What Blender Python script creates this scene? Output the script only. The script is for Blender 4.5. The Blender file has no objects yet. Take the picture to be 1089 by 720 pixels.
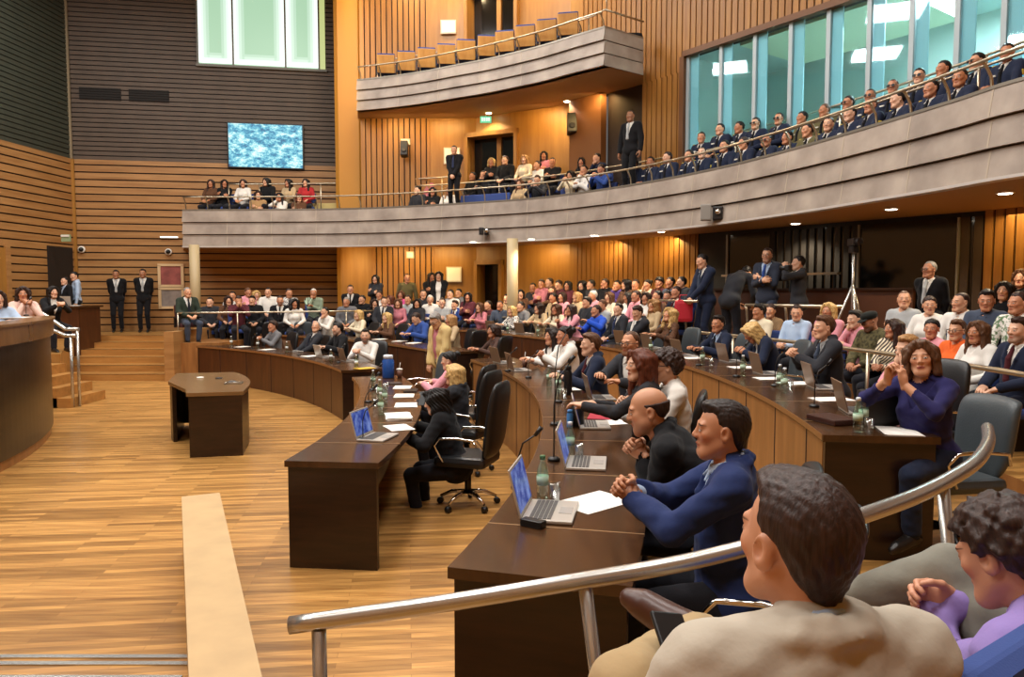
import bpy, bmesh, math, random
import numpy as np
from mathutils import Vector, Matrix, Euler
random.seed(7)
PI = math.pi
SC = bpy.context.scene
COL = SC.collection
CAM_H, PITCH, FPX = 2.03, math.radians(3.64), 786.0
CX, CY = -13.8, 6.5                       # centre of the concentric desk rings

# ------------------------------------------------------------ survey helpers: where a line of sight meets a level
def sight(px, py):
    u, v = (px - 544.5) / FPX, (360 - py) / FPX
    c, s = math.cos(PITCH), math.sin(PITCH)
    return Vector((u, c + v * s, -s + v * c))
def at_z(px, py, z):
    d = sight(px, py); t = (z - CAM_H) / d.z
    return Vector((d.x * t, d.y * t, z))
def at_y(px, py, Y):
    d = sight(px, py); t = Y / d.y
    return Vector((d.x * t, Y, CAM_H + d.z * t))
def ring_hit(px, R, py=330):
    d = sight(px, py); k = d.x / d.y
    # (kY-CX)^2+(Y-CY)^2=R^2
    a = k * k + 1; b = -2 * (k * CX + CY); c = CX * CX + CY * CY - R * R
    return (-b + math.sqrt(max(b * b - 4 * a * c, 0))) / (2 * a)
def pol(R, deg, z=0.0):
    a = math.radians(deg)
    return Vector((CX + R * math.cos(a), CY + R * math.sin(a), z))
def ang_of(x, y):
    return math.degrees(math.atan2(y - CY, x - CX))

# ------------------------------------------------------------ materials
MATS = {}
def lin(c):
    return tuple((x / 12.92 if x <= 0.04045 else ((x + 0.055) / 1.055) ** 2.4) for x in c)
def hexc(h):
    h = h.lstrip('#')
    return lin(tuple(int(h[i:i + 2], 16) / 255 for i in (0, 2, 4)))
def mat(name, col, rough=0.6, metal=0.0, spec=0.5, emit=None, estr=0.0, noise=0.0, nscale=8.0, bump=0.0, bscale=60.0, trans=0.0, alpha=1.0, coat=0.0, sheen=0.0):
    if name in MATS: return MATS[name]
    m = bpy.data.materials.new(name); m.use_nodes = True
    nt = m.node_tree; b = nt.nodes['Principled BSDF']
    if isinstance(col, str): col = hexc(col)
    b.inputs['Base Color'].default_value = (*col, 1)
    b.inputs['Roughness'].default_value = rough
    b.inputs['Metallic'].default_value = metal
    b.inputs['Specular IOR Level'].default_value = spec
    if coat: b.inputs['Coat Weight'].default_value = coat; b.inputs['Coat Roughness'].default_value = 0.12
    if sheen: b.inputs['Sheen Weight'].default_value = sheen
    if trans: b.inputs['Transmission Weight'].default_value = trans
    if alpha < 1: b.inputs['Alpha'].default_value = alpha
    if emit is not None:
        if isinstance(emit, str): emit = hexc(emit)
        b.inputs['Emission Color'].default_value = (*emit, 1); b.inputs['Emission Strength'].default_value = estr
    if noise or bump:
        tc = nt.nodes.new('ShaderNodeTexCoord')
        if noise:
            n = nt.nodes.new('ShaderNodeTexNoise'); n.inputs['Scale'].default_value = nscale; n.inputs['Detail'].default_value = 4
            nt.links.new(tc.outputs['Object'], n.inputs['Vector'])
            r = nt.nodes.new('ShaderNodeMapRange'); r.inputs[1].default_value = 0.3; r.inputs[2].default_value = 0.7
            r.inputs[3].default_value = 1 - noise; r.inputs[4].default_value = 1 + noise
            nt.links.new(n.outputs['Fac'], r.inputs[0])
            mx = nt.nodes.new('ShaderNodeVectorMath'); mx.operation = 'SCALE'
            mx.inputs[0].default_value = col
            nt.links.new(r.outputs[0], mx.inputs['Scale'])
            nt.links.new(mx.outputs[0], b.inputs['Base Color'])
        if bump:
            n2 = nt.nodes.new('ShaderNodeTexNoise'); n2.inputs['Scale'].default_value = bscale; n2.inputs['Detail'].default_value = 3
            nt.links.new(tc.outputs['Object'], n2.inputs['Vector'])
            bp = nt.nodes.new('ShaderNodeBump'); bp.inputs['Strength'].default_value = bump; bp.inputs['Distance'].default_value = 0.01
            nt.links.new(n2.outputs['Fac'], bp.inputs['Height']); nt.links.new(bp.outputs['Normal'], b.inputs['Normal'])
    MATS[name] = m
    return m

def wood(name, c1, c2, rough=0.4, sx=(1.2, 14, 14), coat=0.0, plank=None, gap=None):
    """grain stretched along local X (sx scales); plank=(length,width) gives strip flooring"""
    if name in MATS: return MATS[name]
    m = bpy.data.materials.new(name); m.use_nodes = True
    nt = m.node_tree; N = nt.nodes.new; L = nt.links.new
    b = nt.nodes['Principled BSDF']; b.inputs['Roughness'].default_value = rough
    if coat: b.inputs['Coat Weight'].default_value = coat; b.inputs['Coat Roughness'].default_value = 0.15
    tc = N('ShaderNodeTexCoord')
    mp = N('ShaderNodeMapping'); mp.inputs['Scale'].default_value = sx
    L(tc.outputs['Object'], mp.inputs['Vector'])
    nz = N('ShaderNodeTexNoise'); nz.inputs['Scale'].default_value = 1.0; nz.inputs['Detail'].default_value = 5; nz.inputs['Roughness'].default_value = 0.6
    L(mp.outputs[0], nz.inputs['Vector'])
    rp = N('ShaderNodeValToRGB'); rp.color_ramp.elements[0].position = 0.32; rp.color_ramp.elements[1].position = 0.7
    rp.color_ramp.elements[0].color = (*hexc(c1), 1); rp.color_ramp.elements[1].color = (*hexc(c2), 1)
    L(nz.outputs['Fac'], rp.inputs[0])
    out = rp.outputs[0]
    if plank:
        mp2 = N('ShaderNodeMapping'); mp2.inputs['Rotation'].default_value = (0, 0, plank[2])
        L(tc.outputs['Object'], mp2.inputs['Vector'])
        mp.inputs['Rotation'].default_value = (0, 0, plank[2])
        br = N('ShaderNodeTexBrick'); br.offset = 0.37; br.inputs['Scale'].default_value = 1.0
        br.inputs['Brick Width'].default_value = plank[0]; br.inputs['Row Height'].default_value = plank[1]
        br.inputs['Mortar Size'].default_value = 0.0012; br.inputs['Bias'].default_value = 0.0
        br.inputs['Color1'].default_value = (0.58, 0.55, 0.5, 1); br.inputs['Color2'].default_value = (1.22, 1.22, 1.2, 1); br.inputs['Mortar'].default_value = (0.42, 0.36, 0.3, 1)
        L(mp2.outputs[0], br.inputs['Vector'])
        mx = N('ShaderNodeMix'); mx.data_type = 'RGBA'; mx.blend_type = 'MULTIPLY'; mx.inputs[0].default_value = 1.0
        L(out, mx.inputs[6]); L(br.outputs['Color'], mx.inputs[7]); out = mx.outputs[2]
    L(out, b.inputs['Base Color'])
    MATS[name] = m
    return m

# ------------------------------------------------------------ mesh building
class MB:
    def __init__(self): self.v = []; self.f = []; self.mi = []; self.cur = 0; self.sm = []
    def add(self, vs, fs, smooth=False):
        n = len(self.v); self.v.extend(tuple(p) for p in vs)
        for f in fs: self.f.append(tuple(n + i for i in f)); self.mi.append(self.cur); self.sm.append(smooth)
        return self
    def box(self, c, s, M=None, bev=0.0):
        x, y, z = s[0] / 2, s[1] / 2, s[2] / 2
        if bev:
            b = min(bev, x * .9, y * .9, z * .9); bm = bmesh.new(); bmesh.ops.create_cube(bm, size=1)
            for vv in bm.verts: vv.co = Vector((vv.co.x * 2 * x, vv.co.y * 2 * y, vv.co.z * 2 * z))
            bmesh.ops.bevel(bm, geom=bm.edges[:], offset=b, segments=2, profile=0.6, affect='EDGES')
            bm.verts.index_update()
            vs = [vv.co.copy() for vv in bm.verts]; fs = [[q.index for q in f.verts] for f in bm.faces]; bm.free()
        else:
            vs = [Vector((a * x, bb * y, cc * z)) for a in (-1, 1) for bb in (-1, 1) for cc in (-1, 1)]
            fs = [(0, 1, 3, 2), (4, 6, 7, 5), (0, 4, 5, 1), (2, 3, 7, 6), (0, 2, 6, 4), (1, 5, 7, 3)]
        C = Vector(c)
        vs = [(M @ (p + C)) if M else (p + C) for p in vs]
        return self.add(vs, fs)
    def tube(self, pts, r, n=10, closed=False, caps=True):
        pts = [Vector(p) for p in pts]; k = len(pts)
        rs = r if isinstance(r, (list, tuple)) else [r] * k
        vs = []; prev = None
        for i, p in enumerate(pts):
            if closed: t = (pts[(i + 1) % k] - pts[i - 1]).normalized()
            else: t = (pts[min(i + 1, k - 1)] - pts[max(i - 1, 0)]).normalized()
            if prev is None:
                up = Vector((0, 0, 1)) if abs(t.z) < 0.9 else Vector((1, 0, 0))
                a = t.cross(up).normalized()
            else:
                a = (prev - t * prev.dot(t)).normalized()
            prev = a; b = t.cross(a)
            for j in range(n):
                q = 2 * PI * j / n
                vs.append(p + (a * math.cos(q) + b * math.sin(q)) * rs[i])
        fs = []
        for i in range(k if closed else k - 1):
            for j in range(n):
                i2 = (i + 1) % k
                fs.append((i * n + j, i * n + (j + 1) % n, i2 * n + (j + 1) % n, i2 * n + j))
        self.add(vs, fs, True)
        if caps and not closed:
            m = len(self.v) - len(vs)
            self.f.append(tuple(m + j for j in range(n))[::-1]); self.mi.append(self.cur); self.sm.append(False)
            self.f.append(tuple(m + (k - 1) * n + j for j in range(n))); self.mi.append(self.cur); self.sm.append(False)
        return self
    def lathe(self, prof, n=16, M=None, smooth=True):
        vs = []; fs = []
        for (r, z) in prof:
            for j in range(n):
                q = 2 * PI * j / n; p = Vector((r * math.cos(q), r * math.sin(q), z))
                vs.append(M @ p if M else p)
        k = len(prof)
        for i in range(k - 1):
            for j in range(n): fs.append((i * n + j, i * n + (j + 1) % n, (i + 1) * n + (j + 1) % n, (i + 1) * n + j))
        self.add(vs, fs, smooth)
        m = len(self.v) - len(vs)
        self.f.append(tuple(m + j for j in range(n))[::-1]); self.mi.append(self.cur); self.sm.append(False)
        self.f.append(tuple(m + (k - 1) * n + j for j in range(n))); self.mi.append(self.cur); self.sm.append(False)
        return self
    def prism(self, poly, z0, z1):
        n = len(poly); vs = [(p[0], p[1], z0) for p in poly] + [(p[0], p[1], z1) for p in poly]
        fs = [tuple(range(n))[::-1], tuple(range(n, 2 * n))] + [(i, (i + 1) % n, n + (i + 1) % n, n + i) for i in range(n)]
        return self.add(vs, fs)
    def wall(self, path, z0, z1, t, closed=False):
        """upright band along a ground path, thickness t to the left-hand side"""
        P = [Vector((p[0], p[1], 0)) for p in path]; n = len(P); off = []
        for i in range(n):
            a = P[min(i + 1, n - 1)] - P[max(i - 1, 0)]; a.normalize()
            off.append(P[i] + Vector((-a.y, a.x, 0)) * t)
        vs = []
        for i in range(n):
            for q, z in ((P[i], z0), (off[i], z0), (off[i], z1), (P[i], z1)): vs.append((q.x, q.y, z))
        fs = []
        for i in range(n - 1):
            for j in range(4): fs.append((i * 4 + j, i * 4 + (j + 1) % 4, i * 4 + 4 + (j + 1) % 4, i * 4 + 4 + j))
        fs += [(3, 2, 1, 0), tuple((n - 1) * 4 + j for j in range(4))]
        return self.add(vs, fs)
    def build(self, name, ms, parent=None, loc=None, rz=None):
        me = bpy.data.meshes.new(name); me.from_pydata(self.v, [], self.f); me.update()
        for m in (ms if isinstance(ms, (list, tuple)) else [ms]): me.materials.append(m)
        if len(self.f) == len(me.polygons):
            me.polygons.foreach_set('material_index', self.mi)
            me.polygons.foreach_set('use_smooth', self.sm)
        bm = bmesh.new(); bm.from_mesh(me); bmesh.ops.recalc_face_normals(bm, faces=bm.faces[:]); bm.to_mesh(me); bm.free()
        o = bpy.data.objects.new(name, me); COL.objects.link(o)
        if parent: o.parent = parent
        if loc is not None: o.location = loc
        if rz is not None: o.rotation_euler = (0, 0, rz)
        return o

def empty(name, loc=(0, 0, 0), rz=0.0):
    o = bpy.data.objects.new(name, None); COL.objects.link(o); o.location = loc; o.rotation_euler = (0, 0, rz); o.empty_display_size = 0.1
    return o
def tag(o, label, cat, group=None):
    o['label'] = label; o['category'] = cat
    if group: o['group'] = group
    return o
def struct(o, label=None, cat=None):
    o['kind'] = 'structure'
    if label: o['label'] = label; o['category'] = cat or 'wall'
    return o
def copy_tree(o, parent=None):
    c = o.copy(); COL.objects.link(c)
    if parent: c.parent = parent
    for ch in o.children: copy_tree(ch, c)
    return c
ORD = ['zeroth', 'first', 'second', 'third', 'fourth', 'fifth', 'sixth', 'seventh', 'eighth', 'ninth', 'tenth', 'eleventh', 'twelfth', 'thirteenth',
       'fourteenth', 'fifteenth', 'sixteenth', 'seventeenth', 'eighteenth', 'nineteenth', 'twentieth', 'twenty-first', 'twenty-second', 'twenty-third',
       'twenty-fourth', 'twenty-fifth', 'twenty-sixth', 'twenty-seventh', 'twenty-eighth', 'twenty-ninth', 'thirtieth']

# shared materials
M_FLOOR = wood('oak_strip_floor', '#9a6c38', '#cb9a58', 0.3, (1.5, 22, 1), plank=(1.1, 0.06, math.radians(-8)))
M_WENGE = wood('dark_wenge', '#1c0f09', '#2f1b11', 0.33, (3, 3, 22))
M_DESKTOP = wood('desk_top_veneer', '#382313', '#4c311b', 0.2, (14, 3, 3))
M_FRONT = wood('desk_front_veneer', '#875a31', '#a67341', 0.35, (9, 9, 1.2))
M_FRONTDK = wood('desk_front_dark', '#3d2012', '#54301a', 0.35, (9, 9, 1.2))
M_PLANK = wood('wall_plank', '#93683a', '#b18552', 0.45, (0.8, 0.8, 9))
M_SLATV = wood('wall_slat_upright', '#8e5f2b', '#aa7838', 0.45, (9, 9, 0.7))
M_PANEL = wood('wall_panel_veneer', '#95672c', '#a97a3a', 0.4, (7, 7, 0.6))
M_GROOVE = mat('wall_backing_dark', '#23120b', 0.8)
M_DARKSLAT = mat('dark_wall_slat', '#54463a', 0.6, noise=0.12, nscale=3)
M_DARKSLAT2 = mat('dark_wall_slat_green', '#393d32', 0.6, noise=0.12, nscale=3)
M_DARKBACK = mat('dark_wall_backing', '#1a1613', 0.8)
M_STEEL = mat('brushed_steel', '#b9b7b2', 0.27, .85)
M_RAIL = mat('balcony_rail_metal', '#c4b8a2', 0.32, 0.9)
M_CHROME = mat('chrome', '#d8d8d8', 0.1, 1.0)
M_BLACK = mat('black_plastic', '#121214', 0.4)
M_LEATHER = mat('black_leather', '#17181a', 0.38, bump=0.15, bscale=90)
M_GREYLEATHER = mat('grey_leather', '#3e464a', 0.42, bump=0.15, bscale=90)
M_WHITE = mat('white_paint', '#e8e4dc', 0.6)
M_PAPER = mat('paper', '#f2eee6', 0.8)
M_SILVER = mat('laptop_silver', '#c6c2ba', 0.35, 0.4)
M_BROWNLID = mat('laptop_lid_bronze', '#8a6f58', 0.4, 0.3)
M_SOFFIT = mat('soffit_plaster', '#a07c54', 0.7)
M_CEIL = mat('ceiling_plaster', '#c9bfae', 0.8)
# ============================================================ people: one continuous surface grown from a distance field
f32 = np.float32
class Field:
    def __init__(s, lo, hi, h):
        s.lo = np.array(lo, float); s.h = h
        s.n = np.maximum(np.ceil((np.array(hi, float) - s.lo) / h).astype(int) + 1, 4)
        s.F = np.full(s.n, 0.15, f32); s.L = np.zeros(s.n, np.int8); s.D = np.full(s.n, 9.0, f32)
        s.ax = [(s.lo[i] + h * np.arange(s.n[i])).astype(f32) for i in range(3)]
    def blk(s, lo, hi, m):
        a = np.clip(np.floor((np.array(lo) - m - s.lo) / s.h).astype(int), 0, s.n)
        b = np.clip(np.ceil((np.array(hi) + m - s.lo) / s.h).astype(int) + 1, 0, s.n)
        if (b <= a).any(): return None, None
        sl = tuple(slice(a[i], b[i]) for i in range(3))
        P = (s.ax[0][sl[0]][:, None, None], s.ax[1][sl[1]][None, :, None], s.ax[2][sl[2]][None, None, :])
        return sl, P
    def put(s, fn, lo, hi, k=0.02, lab=0, op='u'):
        m = max(k * 1.2, 2.5 * s.h) + 0.004
        sl, P = s.blk(lo, hi, m)
        if sl is None: return
        d = fn(P).astype(f32); old = s.F[sl]
        if op == 'u':
            hh = np.maximum(k - np.abs(old - d), 0) / max(k, 1e-6)
            s.F[sl] = np.minimum(old, d) - hh * hh * k * 0.25
            w = d < s.D[sl]; s.D[sl] = np.where(w, d, s.D[sl]); Lb = s.L[sl]; Lb[w] = lab
        else:
            nd = -d; hh = np.maximum(k - np.abs(old - nd), 0) / max(k, 1e-6)
            s.F[sl] = np.maximum(old, nd) + hh * hh * k * 0.25
    def cap(s, a, b, ra, rb=None, k=0.02, lab=0, op='u'):
        rb = ra if rb is None else rb
        a = np.array(a, float); b = np.array(b, float); ab = b - a; L2 = float(ab @ ab) + 1e-9; r = max(ra, rb)
        def fn(P):
            x, y, z = P[0] - a[0], P[1] - a[1], P[2] - a[2]
            t = np.clip((x * ab[0] + y * ab[1] + z * ab[2]) / L2, 0, 1)
            return np.sqrt((x - t * ab[0]) ** 2 + (y - t * ab[1]) ** 2 + (z - t * ab[2]) ** 2) - (ra + (rb - ra) * t)
        s.put(fn, np.minimum(a, b) - r, np.maximum(a, b) + r, k, lab, op)
    def ell(s, c, rad, R=None, k=0.02, lab=0, op='u'):
        c = np.array(c, float); rad = np.array(rad, float); R = np.eye(3) if R is None else np.array(R, float)
        ext = np.sqrt(((R * rad) ** 2).sum(1))
        def fn(P):
            x, y, z = P[0] - c[0], P[1] - c[1], P[2] - c[2]
            q = [R[0, i] * x + R[1, i] * y + R[2, i] * z for i in range(3)]
            k0 = np.sqrt(sum((q[i] / rad[i]) ** 2 for i in range(3))); k1 = np.sqrt(sum((q[i] / rad[i] ** 2) ** 2 for i in range(3))) + 1e-6
            return k0 * (k0 - 1) / k1
        s.put(fn, c - ext, c + ext, k, lab, op)
    def cut(s, fn):           # keep only where fn(P) <= 0, whole grid
        P = (s.ax[0][:, None, None], s.ax[1][None, :, None], s.ax[2][None, None, :])
        s.F = np.maximum(s.F, fn(P).astype(f32))
    def disp(s, fn):
        P = (s.ax[0][:, None, None], s.ax[1][None, :, None], s.ax[2][None, None, :])
        s.F = (s.F + fn(P)).astype(f32)
    def mesh(s):
        F = s.F
        F[0], F[-1], F[:, 0], F[:, -1], F[:, :, 0], F[:, :, -1] = .1, .1, .1, .1, .1, .1
        I = F < 0; n = s.n
        cs = np.zeros(n - 1, np.int8)
        offs = [(a, b, c) for a in (0, 1) for b in (0, 1) for c in (0, 1)]
        for (a, b, c) in offs: cs += I[a:n[0] - 1 + a, b:n[1] - 1 + b, c:n[2] - 1 + c]
        mx = (cs > 0) & (cs < 8); idx = np.full(n - 1, -1, np.int64); cells = np.argwhere(mx); idx[mx] = np.arange(len(cells))
        if not len(cells): return np.zeros((0, 3)), np.zeros((0, 4), int), np.zeros(0, int)
        acc = np.zeros((len(cells), 3)); cnt = np.zeros(len(cells))
        for a in offs:
            for ax in range(3):
                if a[ax]: continue
                b = list(a); b[ax] = 1
                fa = F[cells[:, 0] + a[0], cells[:, 1] + a[1], cells[:, 2] + a[2]]; fb = F[cells[:, 0] + b[0], cells[:, 1] + b[1], cells[:, 2] + b[2]]
                m = (fa < 0) != (fb < 0); t = np.where(m, fa / np.where(m, fa - fb, 1), 0)
                p = np.array(a, float)[None, :].repeat(len(cells), 0); p[:, ax] += t
                acc[m] += p[m]; cnt[m] += 1
        V = s.lo + s.h * (cells + acc / cnt[:, None])
        Q = []
        for ax in range(3):
            u, w = [(1, 2), (2, 0), (0, 1)][ax]
            sl0 = [slice(None)] * 3; sl1 = [slice(None)] * 3; sl0[ax] = slice(0, -1); sl1[ax] = slice(1, None)
            e = I[tuple(sl0)] != I[tuple(sl1)]
            g = np.argwhere(e); g = g[(g[:, u] > 0) & (g[:, w] > 0) & (g[:, u] < n[u] - 1) & (g[:, w] < n[w] - 1)]
            if not len(g): continue
            def cell(du, dw):
                q = g.copy(); q[:, u] += du; q[:, w] += dw
                return idx[q[:, 0], q[:, 1], q[:, 2]]
            q = np.stack([cell(-1, -1), cell(0, -1), cell(0, 0), cell(-1, 0)], 1)
            fl = ~I[g[:, 0], g[:, 1], g[:, 2]]; q[fl] = q[fl][:, ::-1]
            Q.append(q)
        Q = np.concatenate(Q); Q = Q[(Q >= 0).all(1)]
        ctr = V[Q].mean(1); gi = np.clip(np.rint((ctr - s.lo) / s.h).astype(int), 0, n - 1)
        return V, Q, s.L[gi[:, 0], gi[:, 1], gi[:, 2]].astype(int)

def nrm(v): v = np.array(v, float); return v / (np.linalg.norm(v) + 1e-9)
def rotm(yaw=0, pitch=0, roll=0):
    """yaw + turns to the figure's left, pitch + looks up, roll + tips to the right"""
    return np.array(Matrix.Rotation(math.radians(yaw), 3, 'Z') @ Matrix.Rotation(math.radians(pitch), 3, 'X') @ Matrix.Rotation(math.radians(roll), 3, 'Y'))
def ik(a, t, l1, l2, pole):
    a, t = np.array(a, float), np.array(t, float); d = t - a; L = np.linalg.norm(d); Lc = min(max(L, abs(l1 - l2) + .02), l1 + l2 - .004)
    d = d / (L + 1e-9); t = a + d * Lc
    x = (l1 * l1 - l2 * l2 + Lc * Lc) / (2 * Lc); h = math.sqrt(max(l1 * l1 - x * x, 0))
    p = np.array(pole, float); p = nrm(p - d * (p @ d))
    return a + d * x + p * h, t

# ---- head
def head_mesh(kind, h=0.006):
    F = Field((-.11, -.14, -.2), (.11, .15, .15), h)
    w = {'m': 1.0, 'f': .93, 'o': 1.07}[kind]
    F.ell((0, -.014, .034), (.075 * (.98 if kind == 'f' else 1), .095, .086), k=.0)
    F.ell((0, .024, -.032), (.060 * w, .064, .082), k=.03)
    F.cap((-.022 * w, .062, -.092), (.022 * w, .062, -.092), .019 * w, k=.03)
    for sx in (-1, 1):
        F.cap((sx * .052 * w, .0, -.05), (sx * .02 * w, .06, -.093), .017 * w, k=.03)
        F.ell((sx * .036, .062, -.012), (.022, .02, .02), k=.025)
        if kind == 'o': F.ell((sx * .046, .04, -.055), (.026, .03, .03), k=.03)
    F.cap((-.036, .078, .027), (.036, .078, .027), .0105 if kind != 'f' else .007, k=.018)
    for sx in (-1, 1):
        F.ell((sx * .031, .099, .006), (.017, .014, .012), k=.012, op='s')
        F.ell((sx * .031, .0795, .006), (.0135, .0125, .0115), k=.003)
    F.cap((0, .083, .018), (0, .103, -.018), .0078, .0105, k=.014)
    for sx in (-1, 1): F.ell((sx * .0115, .094, -.023), (.0075, .0105, .0075), k=.008)
    F.cap((-.017, .084, -.052), (.017, .084, -.052), .0062, k=.006); F.cap((0, .091, -.0505), (0, .0915, -.0505), .005, k=.008)
    F.cap((-.014, .083, -.0615), (.014, .083, -.0615), .0065, k=.006)
    F.cap((-.022, .0935, -.0568), (.022, .0935, -.0568), .0028, k=.003, op='s')
    for sx in (-1, 1):
        R = rotm(sx * -18, 0, 0)
        F.ell((sx * .079, -.008, -.002), (.011, .021, .034), R, k=.008)
        F.ell((sx * .088, -.002, .003), (.008, .011, .018), R, k=.006, op='s')
    F.cap((0, -.026, -.05), (0, -.042, -.185), .050 if kind != 'f' else .044, k=.025)
    return F.mesh()
HEADS = {}
def get_head(kind, h):
    if (kind, h) not in HEADS: HEADS[(kind, h)] = head_mesh(kind, h)
    return HEADS[(kind, h)]

# ---- right hand: wrist at origin, fingers along +Y, palm faces -Z, thumb on -X side (mirrored for the left)
CURL = {'relax': (18, 30, 22, 20), 'flat': (4, 6, 4, 8), 'clasp': (42, 62, 34, 24), 'fist': (78, 92, 55, 40), 'hold': (38, 52, 30, 42), 'point': (10, 14, 10, 12)}
def hand_mesh(curl, h=0.004):
    c1, c2, c3, th = CURL[curl]
    F = Field((-.085, -.05, -.12), (.085, .21, .06), h)
    F.ell((0, .045, 0), (.041, .055, .0165), k=.0); F.cap((0, -.03, 0), (0, .03, 0), .027, .026, k=.02); F.ell((-.024, .035, -.006), (.02, .034, .017), k=.015)
    for i, (x, L, r, spread) in enumerate(((-.030, .074, .0088, 5), (-.010, .083, .0092, 1), (.011, .076, .0088, -3), (.030, .060, .0078, -8))):
        p = np.array((x, .086 - .004 * abs(i - 1.2), .003)); a = 0; yaw = math.radians(spread * (1 if curl in ('flat', 'relax', 'point') else .3))
        seg = (L * .46, L * .3, L * .24); rr = (r * 1.08, r, r * .92, r * .8)
        F.cap((x * .8, .05, 0), p, .011, r * 1.1, k=.01)
        cc = (c1, c2, c3) if not (curl == 'point' and i > 0) else (70, 85, 50)
        for j in range(3):
            a += math.radians(cc[j]); q = p + seg[j] * np.array((-math.sin(yaw) * math.cos(a), math.cos(yaw) * math.cos(a), -math.sin(a)))
            F.cap(p, q, rr[j], rr[j + 1], k=.004); p = q
    p = np.array((-.032, .026, -.006)); d = nrm((-.62, .72, -.25 - th / 120)); q = p + d * .042; F.cap(p, q, .0135, .0108, k=.012)
    d2 = nrm((-.28 + th / 160, .86, -.3 - th / 90)); q2 = q + d2 * .03; F.cap(q, q2, .0105, .0096, k=.005)
    d3 = nrm((.05 + th / 120, .86, -.35 - th / 90)); F.cap(q2, q2 + d3 * .024, .0096, .0078, k=.004)
    return F.mesh()
HANDS = {}
def get_hand(curl, h):
    if (curl, h) not in HANDS: HANDS[(curl, h)] = hand_mesh(curl, h)
    return HANDS[(curl, h)]

def wob(P, amp, fr, ph=0.0):
    x, y, z = P
    return amp * (np.sin(fr * (x * 1.0 + y * .6 + z * .35) + ph) * np.sin(fr * (.5 * y - z * 1.1 + .3 * x) + ph * 1.7) + .6 * np.sin(fr * 1.9 * (z * .8 - x * .5 + y * .2) + ph))

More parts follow.
